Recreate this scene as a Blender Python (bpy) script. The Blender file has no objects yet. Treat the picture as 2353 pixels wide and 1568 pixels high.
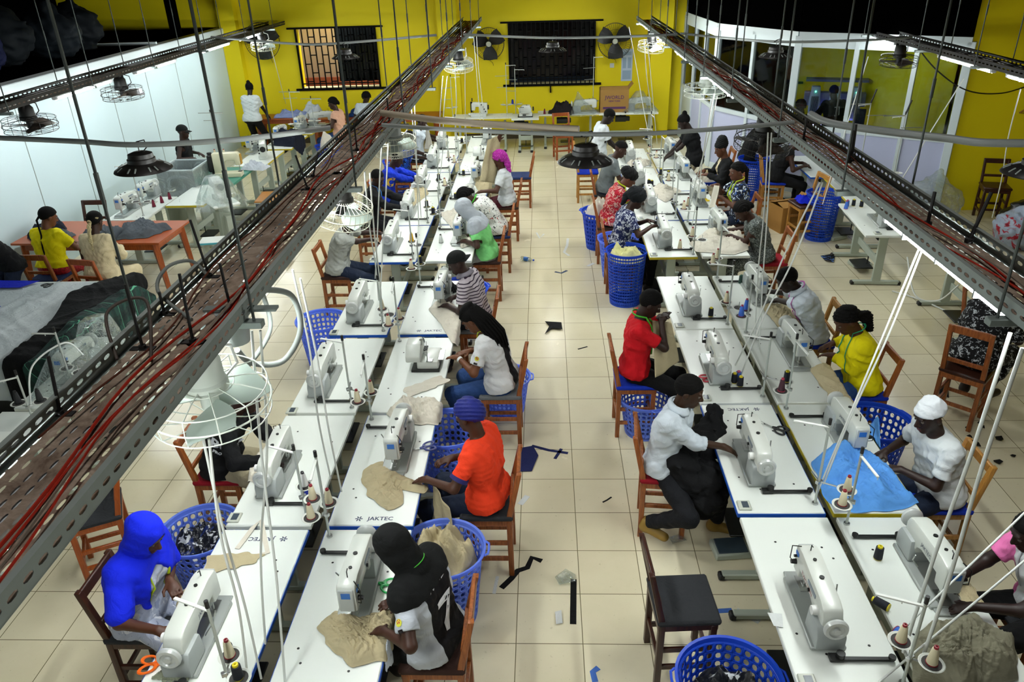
import bpy, bmesh, math, random
import numpy as np
from math import sin, cos, pi, radians as rad, atan2, sqrt
from mathutils import Vector as V, Matrix
from mathutils.bvhtree import BVHTree
rnd = random.Random(7)
COL = bpy.context.scene.collection

# ---------------------------------------------------------------- mesh builder
def TR(x=0, y=0, z=0, rz=0, rx=0, ry=0):
    return Matrix.Translation((x, y, z)) @ Matrix.Rotation(rz, 4, 'Z') @ Matrix.Rotation(ry, 4, 'Y') @ Matrix.Rotation(rx, 4, 'X')

class MB:
    def __init__(s): s.v = []; s.f = []; s.m = []
    def add(s, vs, fs, mi=0, M=None):
        o = len(s.v)
        if M is not None: vs = [M @ V(v) for v in vs]
        s.v += [tuple(v) for v in vs]; s.f += [[i + o for i in f] for f in fs]; s.m += [mi] * len(fs)
        return s
    def box(s, c, d, M=None, mi=0, b=0.0):
        hx, hy, hz = d[0] / 2, d[1] / 2, d[2] / 2
        b = min(b, hx * .9, hy * .9, hz * .9)
        if b <= 0:
            vs = [(c[0] + i * hx, c[1] + j * hy, c[2] + k * hz) for i in (-1, 1) for j in (-1, 1) for k in (-1, 1)]
            return s.add(vs, [(0, 1, 3, 2), (4, 6, 7, 5), (0, 4, 5, 1), (2, 3, 7, 6), (0, 2, 6, 4), (1, 5, 7, 3)], mi, M)
        vs = []; ix = {}
        for i in (-1, 1):
            for j in (-1, 1):
                for k in (-1, 1):
                    for a in range(3):
                        e = [hx - b, hy - b, hz - b]; e[a] += b
                        ix[(i, j, k, a)] = len(vs); vs.append((c[0] + i * e[0], c[1] + j * e[1], c[2] + k * e[2]))
        fs = []
        q = [(-1, -1), (1, -1), (1, 1), (-1, 1)]
        for a in range(3):
            u, w = (a + 1) % 3, (a + 2) % 3
            for t in (-1, 1):
                f = []
                for (p, r) in q:
                    k = [0, 0, 0]; k[a] = t; k[u] = p; k[w] = r; f.append(ix[(*k, a)])
                fs.append(f if t > 0 else f[::-1])
            for p in (-1, 1):
                for r in (-1, 1):
                    k0 = [0, 0, 0]; k0[u] = p; k0[w] = r; k1 = k0[:]; k0[a] = -1; k1[a] = 1
                    f = [ix[(*k0, u)], ix[(*k1, u)], ix[(*k1, w)], ix[(*k0, w)]]
                    fs.append(f if p * r < 0 else f[::-1])
        for i in (-1, 1):
            for j in (-1, 1):
                for k in (-1, 1):
                    f = [ix[(i, j, k, 0)], ix[(i, j, k, 1)], ix[(i, j, k, 2)]]
                    fs.append(f if i * j * k > 0 else f[::-1])
        return s.add(vs, fs, mi, M)
    def tube(s, pts, r, n=8, M=None, mi=0, cap=True, flat=1.0):
        pts = [V(p) for p in pts]; N = len(pts)
        rs = r if isinstance(r, (list, tuple)) else [r] * N
        t = (pts[1] - pts[0]).normalized()
        u = t.orthogonal().normalized() if abs(t.z) < .99 else V((1, 0, 0))
        if abs(t.z) < .99: u = t.cross(V((0, 0, 1))).normalized()
        vs = []; fs = []
        for i, p in enumerate(pts):
            t = (pts[min(i + 1, N - 1)] - pts[max(i - 1, 0)])
            t = t.normalized() if t.length > 1e-9 else V((0, 0, 1))
            u = (u - t * u.dot(t)); u = u.normalized() if u.length > 1e-6 else t.orthogonal().normalized()
            w = t.cross(u)
            for k in range(n):
                a = 2 * pi * k / n; vs.append(p + (u * cos(a) + w * sin(a) * flat) * rs[i])
        for i in range(N - 1):
            for k in range(n):
                a = i * n + k; b = i * n + (k + 1) % n; fs.append((a, b, b + n, a + n))
        if cap: fs.append(list(range(n))[::-1]); fs.append(list(range((N - 1) * n, N * n)))
        return s.add(vs, fs, mi, M)
    def cyl(s, p0, p1, r0, r1=None, n=14, M=None, mi=0):
        return s.tube([p0, p1], [r0, r0 if r1 is None else r1], n, M, mi)
    def lathe(s, prof, n=20, M=None, mi=0, ex=1.0, cap=True):
        vs = []; fs = []
        for (r, z) in prof:
            for k in range(n): a = 2 * pi * k / n; vs.append((r * cos(a) * ex, r * sin(a), z))
        for i in range(len(prof) - 1):
            for k in range(n):
                a = i * n + k; b = i * n + (k + 1) % n; fs.append((a, b, b + n, a + n))
        if cap and prof[0][0] > 1e-6: fs.append(list(range(n))[::-1])
        if cap and prof[-1][0] > 1e-6: fs.append(list(range((len(prof) - 1) * n, len(prof) * n)))
        return s.add(vs, fs, mi, M)
    def prism(s, poly, z0, z1, M=None, mi=0, b=0.0, seg=2):
        n = len(poly)
        vs = [(x, y, z0) for x, y in poly] + [(x, y, z1) for x, y in poly]
        fs = [list(range(n))[::-1], list(range(n, 2 * n))] + [(i, (i + 1) % n, n + (i + 1) % n, n + i) for i in range(n)]
        if b > 0:
            bm = bmesh.new(); bv = [bm.verts.new(v) for v in vs]
            for f in fs: bm.faces.new([bv[i] for i in f])
            bmesh.ops.recalc_face_normals(bm, faces=bm.faces)
            bmesh.ops.bevel(bm, geom=[e for e in bm.edges if len(e.link_faces) == 2 and e.calc_face_angle(0) > .7], offset=b, segments=seg, affect='EDGES', profile=.5)
            bm.verts.index_update()
            vs = [v.co.copy() for v in bm.verts]; fs = [[v.index for v in f.verts] for f in bm.faces]; bm.free()
        return s.add(vs, fs, mi, M)
    def torus(s, R, r, n=32, m=6, M=None, mi=0, ex=1.0):
        vs = []; fs = []
        for i in range(n):
            a = 2 * pi * i / n
            for j in range(m):
                b = 2 * pi * j / m; q = R + r * cos(b); vs.append((q * cos(a) * ex, q * sin(a), r * sin(b)))
        for i in range(n):
            for j in range(m):
                i2 = (i + 1) % n; j2 = (j + 1) % m; fs.append((i * m + j, i2 * m + j, i2 * m + j2, i * m + j2))
        return s.add(vs, fs, mi, M)
    def ball(s, c, r, n=12, m=8, M=None, mi=0):
        if not isinstance(r, (list, tuple)): r = (r, r, r)
        vs = [(c[0], c[1], c[2] - r[2])]; fs = []
        for i in range(1, m):
            p = -pi / 2 + pi * i / m
            for k in range(n): a = 2 * pi * k / n; vs.append((c[0] + r[0] * cos(p) * cos(a), c[1] + r[1] * cos(p) * sin(a), c[2] + r[2] * sin(p)))
        vs.append((c[0], c[1], c[2] + r[2]))
        for k in range(n):
            k2 = (k + 1) % n
            fs.append((0, 1 + k2, 1 + k)); fs.append((len(vs) - 1, 1 + (m - 2) * n + k, 1 + (m - 2) * n + k2))
            for i in range(m - 2): fs.append((1 + i * n + k, 1 + i * n + k2, 1 + (i + 1) * n + k2, 1 + (i + 1) * n + k))
        return s.add(vs, fs, mi, M)
    def grid(s, fn, nu, nv, M=None, mi=0, thick=0, mask=None):
        P = [[V(fn(i / nu, j / nv)) for j in range(nv + 1)] for i in range(nu + 1)]
        vs = [p for r in P for p in r]; W = nv + 1; fs = []
        ok = lambda i, j: mask is None or mask((i + .5) / nu, (j + .5) / nv)
        cells = [(i, j) for i in range(nu) for j in range(nv) if ok(i, j)]
        for i, j in cells: fs.append((i * W + j, (i + 1) * W + j, (i + 1) * W + j + 1, i * W + j + 1))
        if thick:
            ns = [V((0, 0, 0)) for _ in vs]
            for f in fs:
                nn = (vs[f[1]] - vs[f[0]]).cross(vs[f[3]] - vs[f[0]])
                for q in f: ns[q] += nn
            o = len(vs); vs = vs + [p - (nn.normalized() if nn.length > 1e-12 else V((0, 0, 1))) * thick for p, nn in zip(vs, ns)]
            ed = {}
            for f in fs:
                for a, b in zip(f, f[1:] + f[:1]):
                    if (b, a) in ed: del ed[(b, a)]
                    else: ed[(a, b)] = 1
            fs = fs + [tuple(q + o for q in f[::-1]) for f in fs] + [(b, a, a + o, b + o) for a, b in ed]
        return s.add(vs, fs, mi, M)
    def holes(s, nu, nv, fn, hu=.3, hv=.3, mi=0, skip=None, oct=True, M=None):
        """sheet of nu x nv cells, each with an oblong hole of half size hu,hv (cell units)"""
        vs = []; fs = []
        for i in range(nu):
            for j in range(nv):
                o = len(vs); L = lambda a, b: fn((i + a) / nu, (j + b) / nv)
                vs += [L(0, 0), L(1, 0), L(1, 1), L(0, 1)]
                if skip and skip(i, j): fs.append((o, o + 1, o + 2, o + 3)); continue
                c = .5
                for (a, b) in ((-.45, -1), (.45, -1), (1, -.45), (1, .45), (.45, 1), (-.45, 1), (-1, .45), (-1, -.45)): vs.append(L(c + a * hu, c + b * hv))
                h = o + 4
                fs += [(o, o + 1, h + 1, h), (o + 1, o + 2, h + 3, h + 2), (o + 2, o + 3, h + 5, h + 4), (o + 3, o, h + 7, h + 6),
                       (o + 1, h + 2, h + 1), (o + 2, h + 4, h + 3), (o + 3, h + 6, h + 5), (o, h, h + 7)]
        return s.add(vs, fs, mi, M)
    def mesh(s, name, mats, smooth=True, ang=38):
        me = bpy.data.meshes.new(name); me.from_pydata(s.v, [], s.f)
        fin(me, mats, smooth, ang, s.m); return me

def fin(me, mats, smooth=True, ang=38, mi=None):
    for m in (mats if isinstance(mats, (list, tuple)) else [mats]): me.materials.append(m)
    if mi is not None and any(mi): me.polygons.foreach_set('material_index', mi)
    me.validate(clean_customdata=False)
    if smooth:
        me.polygons.foreach_set('use_smooth', [True] * len(me.polygons))
        if ang: me.set_sharp_from_angle(angle=rad(ang))
    me.update()

# ---------------------------------------------------------------- objects
def tag(o, label=None, cat=None, group=None, kind=None):
    if label: o['label'] = label
    if cat: o['category'] = cat
    if group: o['group'] = group
    if kind: o['kind'] = kind
    return o
def thing(name, label, cat, loc=(0, 0, 0), rz=0, group=None):
    o = bpy.data.objects.new(name, None); COL.objects.link(o); o.empty_display_size = .1
    o.location = loc; o.rotation_euler = (0, 0, rz); return tag(o, label, cat, group)
def part(name, mb, mats, parent, label=None, smooth=True, ang=38, kind=None):
    me = mb.mesh(name, mats, smooth, ang) if isinstance(mb, MB) else mb
    o = bpy.data.objects.new(name, me); COL.objects.link(o); o.parent = parent
    return tag(o, label, kind=kind)
def solo(name, mb, mats, label, cat, loc=(0, 0, 0), rz=0, group=None, smooth=True, ang=38, kind=None):
    o = part(name, mb, mats, None, None, smooth, ang); o.location = loc; o.rotation_euler = (0, 0, rz)
    return tag(o, label, cat, group, kind)
def struct(name, mb, mats, parent=None, smooth=False):
    o = part(name, mb, mats, parent, None, smooth)
    if parent is None: o['kind'] = 'structure'
    return o
def dup(root, loc, rz=0, label=None, group=None, swap=None):
    def rec(o, par):
        c = o.copy(); COL.objects.link(c); c.parent = par
        if swap and o.data is not None and o.type == 'MESH':
            for a, b in swap.items():
                if a in [m.name for m in o.data.materials]:
                    c.data = swapped(o.data, a, b)
        for ch in list(o.children): rec(ch, c)
        return c
    r = rec(root, None); r.location = loc; r.rotation_euler = (0, 0, rz)
    if label: r['label'] = label
    if group: r['group'] = group
    return r
_sw = {}
def swapped(me, a, b):
    k = (me.name, a, b.name)
    if k not in _sw:
        m = me.copy(); _sw[k] = m
        for i, q in enumerate(m.materials):
            if q.name == a: m.materials[i] = b
    return _sw[k]

# ---------------------------------------------------------------- materials
def hexc(h):
    if isinstance(h, (tuple, list)): return (*h[:3], 1)
    h = h.lstrip('#'); c = [int(h[i:i + 2], 16) / 255 for i in (0, 2, 4)]
    return tuple(x / 12.92 if x <= .04045 else ((x + .055) / 1.055) ** 2.4 for x in c) + (1,)
MATS = {}
class NT:
    def __init__(s, name):
        s.m = bpy.data.materials.new(name); s.m.use_nodes = True; s.t = s.m.node_tree
        s.b = s.t.nodes['Principled BSDF']; MATS[name] = s.m
    def n(s, ty, **k):
        x = s.t.nodes.new('ShaderNode' + ty)
        for a, b in k.items():
            if a in x.inputs: x.inputs[a].default_value = b
            else: setattr(x, a, b)
        return x
    def l(s, a, b): s.t.links.new(a, b)
    def co(s, kind='Object'): return s.n('TexCoord').outputs[kind]
    def noise(s, sc, det=3, rough=.55, vec=None, dist=0):
        x = s.n('TexNoise'); x.inputs['Scale'].default_value = sc; x.inputs['Detail'].default_value = det
        x.inputs['Roughness'].default_value = rough; x.inputs['Distortion'].default_value = dist
        s.l(vec if vec is not None else s.co(), x.inputs['Vector']); return x.outputs['Fac']
    def ramp(s, fac, stops, interp='LINEAR'):
        r = s.n('ValToRGB'); r.color_ramp.interpolation = interp; e = r.color_ramp.elements
        while len(e) < len(stops): e.new(.5)
        for q, (p, c) in zip(e, stops): q.position = p; q.color = hexc(c)
        s.l(fac, r.inputs['Fac']); return r.outputs['Color']
    def mix(s, fac, a, b, bt='MIX'):
        x = s.n('Mix'); x.data_type = 'RGBA'; x.blend_type = bt
        for sock, val in ((x.inputs[0], fac), (x.inputs[6], a), (x.inputs[7], b)):
            if isinstance(val, bpy.types.NodeSocket): s.l(val, sock)
            elif isinstance(val, (int, float)): sock.default_value = val
            else: sock.default_value = hexc(val)
        return x.outputs[2]
    def math(s, op, a, b=0.0):
        x = s.n('Math', operation=op)
        for i, val in enumerate((a, b)):
            if isinstance(val, bpy.types.NodeSocket): s.l(val, x.inputs[i])
            else: x.inputs[i].default_value = val
        return x.outputs[0]
    def base(s, c):
        if isinstance(c, bpy.types.NodeSocket): s.l(c, s.b.inputs['Base Color'])
        else: s.b.inputs['Base Color'].default_value = hexc(c)
    def bump(s, h, strength=.3, dist=.01):
        x = s.n('Bump'); x.inputs['Strength'].default_value = strength; x.inputs['Distance'].default_value = dist
        s.l(h, x.inputs['Height']); s.l(x.outputs['Normal'], s.b.inputs['Normal'])
    def set(s, rough=None, metal=None, spec=None, coat=None, trans=None, alpha=None):
        I = s.b.inputs
        if rough is not None: I['Roughness'].default_value = rough
        if metal is not None: I['Metallic'].default_value = metal
        if spec is not None: I['Specular IOR Level'].default_value = spec
        if coat is not None: I['Coat Weight'].default_value = coat
        if trans is not None: I['Transmission Weight'].default_value = trans
        if alpha is not None: I['Alpha'].default_value = alpha
def mat(name, c, rough=.5, metal=0, var=0, vs=8, bump=0, bs=60, spec=None, **k):
    if name in MATS: return MATS[name]
    t = NT(name); t.set(rough, metal, spec, **k)
    if var:
        n = t.noise(vs, 4); c2 = [max(0, x * (1 - var)) for x in hexc(c)[:3]]
        t.base(t.mix(n, c, c2))
    else: t.base(c)
    if bump: t.bump(t.noise(bs, 3), bump, .004)
    return t.m
def cloth(name, c, var=.18, rough=.85, folds=.5):
    if name in MATS: return MATS[name]
    t = NT(name); t.set(rough, spec=.25)
    n = t.noise(14, 3, dist=.8); c2 = [x * (1 - var) for x in hexc(c)[:3]]
    t.base(t.mix(n, c, c2)); t.bump(t.math('ADD', t.noise(11, 2, dist=1.5), t.math('MULTIPLY', t.noise(420, 1), .12)), folds, .02)
    return t.m
def emis(name, c, st):
    if name in MATS: return MATS[name]
    t = NT(name); t.base((.9, .9, .9)); t.b.inputs['Emission Color'].default_value = hexc(c); t.b.inputs['Emission Strength'].default_value = st
    return t.m
def printed(name, base, cols, sc=22, rough=.8, th=.52, soft=.02, vor=False):
    """cloth with scattered printed blotches: every (colour, scale, threshold) layer lies over the base"""
    if name in MATS: return MATS[name]
    t = NT(name); t.set(rough, spec=.25); c = t.mix(0.0, base, base)
    for i, (cc, s2, thr) in enumerate(cols):
        mp = t.n('Mapping'); mp.inputs['Location'].default_value = (i * 3.7, i * 1.9, i * 5.3); t.l(t.co(), mp.inputs['Vector'])
        f = t.noise(s2, 2.5, .6, mp.outputs[0], 1.2)
        f = t.ramp(f, [(thr - soft, (0, 0, 0)), (thr + soft, (1, 1, 1))]); c = t.mix(f, c, cc)
    t.base(c); t.bump(t.noise(11, 2, dist=1.5), .45, .02)
    return t.m

# ---------------------------------------------------------------- soft solids (signed distance fields -> one surface)
class Field:
    def __init__(s, lo, hi, h):
        s.lo = np.array(lo, np.float32); s.h = h
        s.n = np.maximum(2, np.ceil((np.array(hi) - s.lo) / h).astype(int) + 1)
        s.d = np.full(s.n, .3, np.float32)
    def sub(s, lo, hi):
        a = np.clip(np.floor((np.array(lo) - s.lo) / s.h).astype(int), 0, s.n); b = np.clip(np.ceil((np.array(hi) - s.lo) / s.h).astype(int) + 1, 0, s.n)
        if np.any(b <= a): return None, None
        g = np.meshgrid(*[s.lo[i] + s.h * np.arange(a[i], b[i], dtype=np.float32) for i in range(3)], indexing='ij', sparse=True)
        return tuple(slice(a[i], b[i]) for i in range(3)), g
    def put(s, sl, d, k):
        o = s.d[sl]
        if k < 0:                                   # carve
            k = -k; d = -d; h = np.maximum(k - np.abs(o - d), 0) / k; s.d[sl] = np.maximum(o, d) + h * h * k * .25
        else:
            h = np.maximum(k - np.abs(o - d), 0) / k; s.d[sl] = np.minimum(o, d) - h * h * k * .25
    def cap(s, a, b, ra, rb=None, k=.02):
        a = np.array(a, np.float32); b = np.array(b, np.float32); rb = ra if rb is None else rb
        pad = max(ra, rb) + abs(k) + 3 * s.h
        sl, g = s.sub(np.minimum(a, b) - pad, np.maximum(a, b) + pad)
        if sl is None: return
        ba = b - a; bb = float(ba @ ba) + 1e-9
        p = [g[i] - a[i] for i in range(3)]
        t = np.clip((p[0] * ba[0] + p[1] * ba[1] + p[2] * ba[2]) / bb, 0, 1)
        d = np.sqrt((p[0] - t * ba[0]) ** 2 + (p[1] - t * ba[1]) ** 2 + (p[2] - t * ba[2]) ** 2) - (ra + (rb - ra) * t)
        s.put(sl, d, k)
    def ell(s, c, r, R=None, k=.02):
        c = np.array(c, np.float32); r = np.array(r, np.float32); m = float(r.max()) + abs(k) + 3 * s.h
        sl, g = s.sub(c - m, c + m)
        if sl is None: return
        p = [g[i] - c[i] for i in range(3)]
        if R is not None: p = [p[0] * R[0, j] + p[1] * R[1, j] + p[2] * R[2, j] for j in range(3)]
        k0 = np.sqrt((p[0] / r[0]) ** 2 + (p[1] / r[1]) ** 2 + (p[2] / r[2]) ** 2)
        k1 = np.sqrt((p[0] / r[0] ** 2) ** 2 + (p[1] / r[1] ** 2) ** 2 + (p[2] / r[2] ** 2) ** 2) + 1e-6
        s.put(sl, (k0 * (k0 - 1) / k1 + np.zeros_like(k0)), k)
    def plane(s, c, nrm, box=None):                  # keep the side the normal points to
        sl, g = (s.sub(*box) if box else s.sub(s.lo, s.lo + s.n * s.h))
        if sl is None: return
        n = np.array(nrm, np.float32); n /= np.linalg.norm(n)
        d = -((g[0] - c[0]) * n[0] + (g[1] - c[1]) * n[1] + (g[2] - c[2]) * n[2])
        s.d[sl] = np.maximum(s.d[sl], d)
    def ripple(s, amp, wl, seed=0):
        r = np.random.RandomState(seed); sl, g = s.sub(s.lo, s.lo + s.n * s.h)
        for i in range(4):
            w = r.normal(size=3); w[2] *= 1.6; w *= 2 * pi / (wl * np.linalg.norm(w)) * (1 + .5 * i)
            s.d += (amp / (1 + .6 * i) * np.sin(g[0] * w[0] + g[1] * w[1] + g[2] * w[2] + r.rand() * 6 + 1.2 * np.sin(g[2] * 23 + g[0] * 17))).astype(np.float32)
    def nets(s):
        d = s.d; I = d < 0
        if not I.any(): return np.zeros((0, 3)), np.zeros((0, 4), int)
        idx = np.argwhere(I); a = np.maximum(idx.min(0) - 2, 0); b = np.minimum(idx.max(0) + 3, s.n)
        d = d[a[0]:b[0], a[1]:b[1], a[2]:b[2]]; d = np.pad(d, 1, constant_values=.3); lo = s.lo + (a - 1) * s.h
        I = d < 0; n = np.array(d.shape) - 1
        cnt = np.zeros(n, np.int8)
        for i in (0, 1):
            for j in (0, 1):
                for k in (0, 1): cnt += I[i:n[0] + i, j:n[1] + j, k:n[2] + k]
        c = np.argwhere((cnt > 0) & (cnt < 8)); N = len(c)
        ids = np.full(n, -1, np.int64); ids[c[:, 0], c[:, 1], c[:, 2]] = np.arange(N)
        acc = np.zeros((N, 3)); w = np.zeros(N)
        O = [(i, j, k) for i in (0, 1) for j in (0, 1) for k in (0, 1)]
        val = {o: d[c[:, 0] + o[0], c[:, 1] + o[1], c[:, 2] + o[2]] for o in O}
        for o in O:
            for ax in range(3):
                if o[ax] == 0:
                    q = list(o); q[ax] = 1; q = tuple(q); A, B = val[o], val[q]; m = (A < 0) != (B < 0)
                    t = A[m] / (A[m] - B[m]); p = np.tile(np.array(o, float), (m.sum(), 1)); p[:, ax] += t
                    acc[m] += p; w[m] += 1
        v = lo + (c + acc / w[:, None]) * s.h
        F = []
        for ax in range(3):
            u, x = (ax + 1) % 3, (ax + 2) % 3
            s0 = [slice(None)] * 3; s1 = [slice(None)] * 3; s0[ax] = slice(0, -1); s1[ax] = slice(1, None)
            A, B = I[tuple(s0)], I[tuple(s1)]
            e = np.argwhere(A != B); e = e[(e[:, u] > 0) & (e[:, x] > 0) & (e[:, u] < n[u]) & (e[:, x] < n[x])]
            if not len(e): continue
            fl = A[e[:, 0], e[:, 1], e[:, 2]]; Q = []
            for du, dx in ((1, 1), (0, 1), (0, 0), (1, 0)):
                q = e.copy(); q[:, u] -= du; q[:, x] -= dx; Q.append(ids[q[:, 0], q[:, 1], q[:, 2]])
            Q = np.stack(Q, 1); Q[~fl] = Q[~fl][:, ::-1]; F.append(Q)
        return v, np.concatenate(F)
    def mesh(s, name, mats, ids=None, ang=0):
        v, f = s.nets(); me = bpy.data.meshes.new(name)
        me.vertices.add(len(v)); me.vertices.foreach_set('co', v.astype(np.float32).ravel())
        me.loops.add(4 * len(f)); me.loops.foreach_set('vertex_index', f.astype(np.int32).ravel())
        me.polygons.add(len(f)); me.polygons.foreach_set('loop_start', np.arange(0, 4 * len(f), 4, dtype=np.int32))
        for m in (mats if isinstance(mats, (list, tuple)) else [mats]): me.materials.append(m)
        if ids is not None and len(f): me.polygons.foreach_set('material_index', ids(v[f].mean(1)).astype(np.int32))
        me.polygons.foreach_set('use_smooth', [True] * len(f)); me.update(calc_edges=True); me.validate(clean_customdata=False)
        return me

def unit(v): v = np.array(v, float); return v / (np.linalg.norm(v) + 1e-9)
def rotm(yaw=0, pitch=0, roll=0):
    """head / torso frame: columns right, forward, up; pitch>0 looks down, yaw>0 turns to the left"""
    return np.array(Matrix.Rotation(yaw, 3, 'Z') @ Matrix.Rotation(-pitch, 3, 'X') @ Matrix.Rotation(roll, 3, 'Y'))
def ik(a, t, l1, l2, hint):
    a = np.array(a, float); t = np.array(t, float); v = t - a; L = np.linalg.norm(v); Lm = (l1 + l2) * .995
    if L > Lm: t = a + v / L * Lm; v = t - a; L = Lm
    L = max(L, abs(l1 - l2) + .02)
    x = (l1 * l1 - l2 * l2 + L * L) / (2 * L); hgt = sqrt(max(l1 * l1 - x * x, 0)); u = v / np.linalg.norm(v)
    p = np.array(hint, float); p = p - u * (p @ u); p = unit(p)
    return a + u * x + p * hgt, t

SKIN = lambda tone: mat('skin_' + tone.strip('#'), tone, .5, var=.12, vs=20, spec=.35)
LIPS = lambda: mat('lips', '#5a2a24', .45)

def person(label, loc, rz, hip=.635, s=.99, lean=15, side=0, twist=0, head=(25, 0), tone='#4a2c1c', lh=(-.16, .42, .86), rh=(.16, .42, .86),
           fem=False, sleeve='short', top=None, bottom=None, feet=None, hair='short', hairmat=None, h=.009, stand=False, shoe='#241a14', neck=.075,
           hem=-.04, skirt=False, open_front=None, curl=.5, hlen=.09, lf=None, rf=None, hw=1.0, toplen=None, footfree=False):
    """a whole figure in local metres: faces +Y, right hand side +X, origin on the floor under the hips"""
    root = thing('person', label, 'person', loc, rz)
    L = rad(lean); S = rad(side)
    D = lambda a: np.array([sin(S), sin(a) * cos(S), cos(a) * cos(S)])
    P0 = np.array([0, 0, hip]); P1 = P0 + D(.45 * L) * .17 * s; P2 = P1 + D(.95 * L) * .17 * s; P3 = P2 + D(1.2 * L) * .15 * s; P4 = P3 + D(1.25 * L + rad(head[0]) * .3) * .085 * s
    TW = rotm(rad(twist)); Rt = rotm(rad(twist), 1.1 * L, S)
    HR = rotm(rad(twist + head[1]), rad(head[0]), S * .5); HC = P4 + HR @ np.array([0, .022, .105]) * s
    hs = s * 1.07
    hp = lambda x, y, z: HC + HR @ (np.array([x, y, z]) * hs)
    sw = (.155 if fem else .178) * s * hw; wa = .8 if fem else .95
    SH = {q: P3 - D(1.2 * L) * .035 * s + Rt @ np.array([q * sw, 0, 0]) for q in (-1, 1)}
    A = {}; hand = {-1: np.array(lh, float), 1: np.array(rh, float)}
    for q in (-1, 1):
        hint = (lf if q < 0 else rf) or (q * .75, -.45, -.75)
        A[q] = ik(SH[q], hand[q], .275 * s, .245 * s, hint)
    ft = feet or ({-1: (-.09, .02, .09), 1: (.09, .02, .09)} if stand else {-1: (-.13, .36, .10), 1: (.13, .40, .10)})
    LG = {}
    for q in (-1, 1):
        hj = P0 + np.array([q * .088 * s, 0.02, -.03 * s]); LG[q] = (hj,) + ik(hj, ft[q], .43 * s, .43 * s, (q * .25, 1, .55))
    allp = [P0, P3, HC, *A[-1], *A[1], LG[-1][1], LG[-1][2], LG[1][1], LG[1][2]]
    lo = np.min(allp, 0) - .27; hi = np.max(allp, 0) + .27
    skin = SKIN(tone)
    # torso rings: (centre, half width of the spine capsule, radius)
    def torso(F, g=0.0, k=.05, low=True):
        lv = [(P0 + np.array([0, -.01, .0]), .085, .112 if not fem else .120), (P0 * .5 + P1 * .5, .078 * wa, .103 if not fem else .100), (P1, .072 * wa, .098 if not fem else .09),
              (P1 * .5 + P2 * .5, .078, .1), (P2, .09, .104), (P2 * .5 + P3 * .5 - D(L) * .012, .1, .088)]
        for i, (c, w, r) in enumerate(lv):
            a = (i / 5); X = TW @ np.array([1, 0, 0]) if i > 2 else np.array([1, 0, 0])
            X = X + Rt[:, 0] * a; X = unit(X)
            F.cap(c - X * w * s * (hw if i > 2 else 1), c + X * w * s * (hw if i > 2 else 1), (r * s + g), k=k if i else .001)
        F.cap(SH[-1], SH[1], .052 * s + g, k=k)
        F.cap(P3 - D(L) * .03, P4, .052 * s + g * .3, .048 * s + g * .2, k=.03)
        if fem:
            for q in (-1, 1): F.ell(P2 + Rt @ (np.array([q * .075, .075, -.005]) * s), np.array([.062, .06, .062]) * s + g, k=.04)
    def arm(F, q, g=0.0, t0=0.0, t1=2.0, k=.02):
        e, w = A[q]
        a = SH[q]; F.cap(a, a + (e - a) * min(t1, 1), .047 * s + g, (.047 + (.037 - .047) * min(t1, 1)) * s + g * 1.15, k=k)
        if t1 > 1: F.cap(e, e + (w - e) * (t1 - 1), .037 * s + g, (.037 + (.025 - .037) * (t1 - 1)) * s + g, k=k)
    def leg(F, q, g=0.0, t1=2.0, k=.03):
        a, kn, f = LG[q]; F.cap(a, a + (kn - a) * min(t1, 1), .083 * s + g, .056 * s + g, k=k)
        if t1 > 1:
            F.cap(kn, kn + (f - kn) * (t1 - 1), .054 * s + g, (.054 + (.036 - .054) * (t1 - 1)) * s + g, k=k)
            if t1 > 1.5: F.cap(kn + (f - kn) * .15 - np.array([0, .02, 0]) * s, kn + (f - kn) * .5 - np.array([0, .018, 0]) * s, .045 * s + g, .035 * s + g, k=.03)
    # ---- body
    F = Field(lo, hi, h); torso(F)
    F.cap(P3, hp(0, -.02, -.06), .052 * s, .05 * s, k=.02)
    F.ell(hp(0, -.012, .03), np.array([.074, .094, .086]) * s, HR, k=.02); F.ell(hp(0, .022, -.03), np.array([.06, .07, .083]) * s, HR, k=.03)
    F.ell(hp(0, .058, -.096), np.array([.03, .026, .022]) * s, HR, k=.03)
    F.cap(hp(-.036, .078, .026), hp(.036, .078, .026), .011 * s, k=.012)
    for q in (-1, 1): F.ell(hp(q * .03, .1, .004), np.array([.02, .018, .014]) * s, HR, k=-.014)
    F.cap(hp(0, .082, .01), hp(0, .104, -.03), .009 * s, .013 * s, k=.01); F.cap(hp(-.014, .092, -.034), hp(.014, .092, -.034), .009 * s, k=.008)
    F.cap(hp(-.017, .084, -.062), hp(.017, .084, -.062), .009 * s, k=.006); F.cap(hp(-.015, .082, -.077), hp(.015, .082, -.077), .0095 * s, k=.006)
    for q in (-1, 1): F.ell(hp(q * .073, -.012, -.008), np.array([.012, .022, .032]) * s, HR, k=.006)
    rf_ = max(.0085 * s, .62 * h)
    for q in (-1, 1):
        arm(F, q); leg(F, q)
        e, w = A[q]; d = unit(w - e); dn = np.array([0, 0, -1.0])
        fw = unit(d * .75 + np.array([0, .55, -.05]) * 0.6 + np.array([0, 0, -.25 if not stand else -.1]))
        if hand[q][2] > HC[2] - .05: fw = unit(d)
        sd = unit(np.cross(fw, np.array([0, 0, 1.0]))) * q; up = unit(np.cross(sd, fw)) * q; up = up if up[2] > 0 else -up
        pc = w + fw * .045 * s
        F.ell(pc, np.array([.038, .05, .017]) * s, np.stack([sd, fw, up], 1), k=.016); F.cap(w, pc, .024 * s, .022 * s, k=.015)
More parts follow.
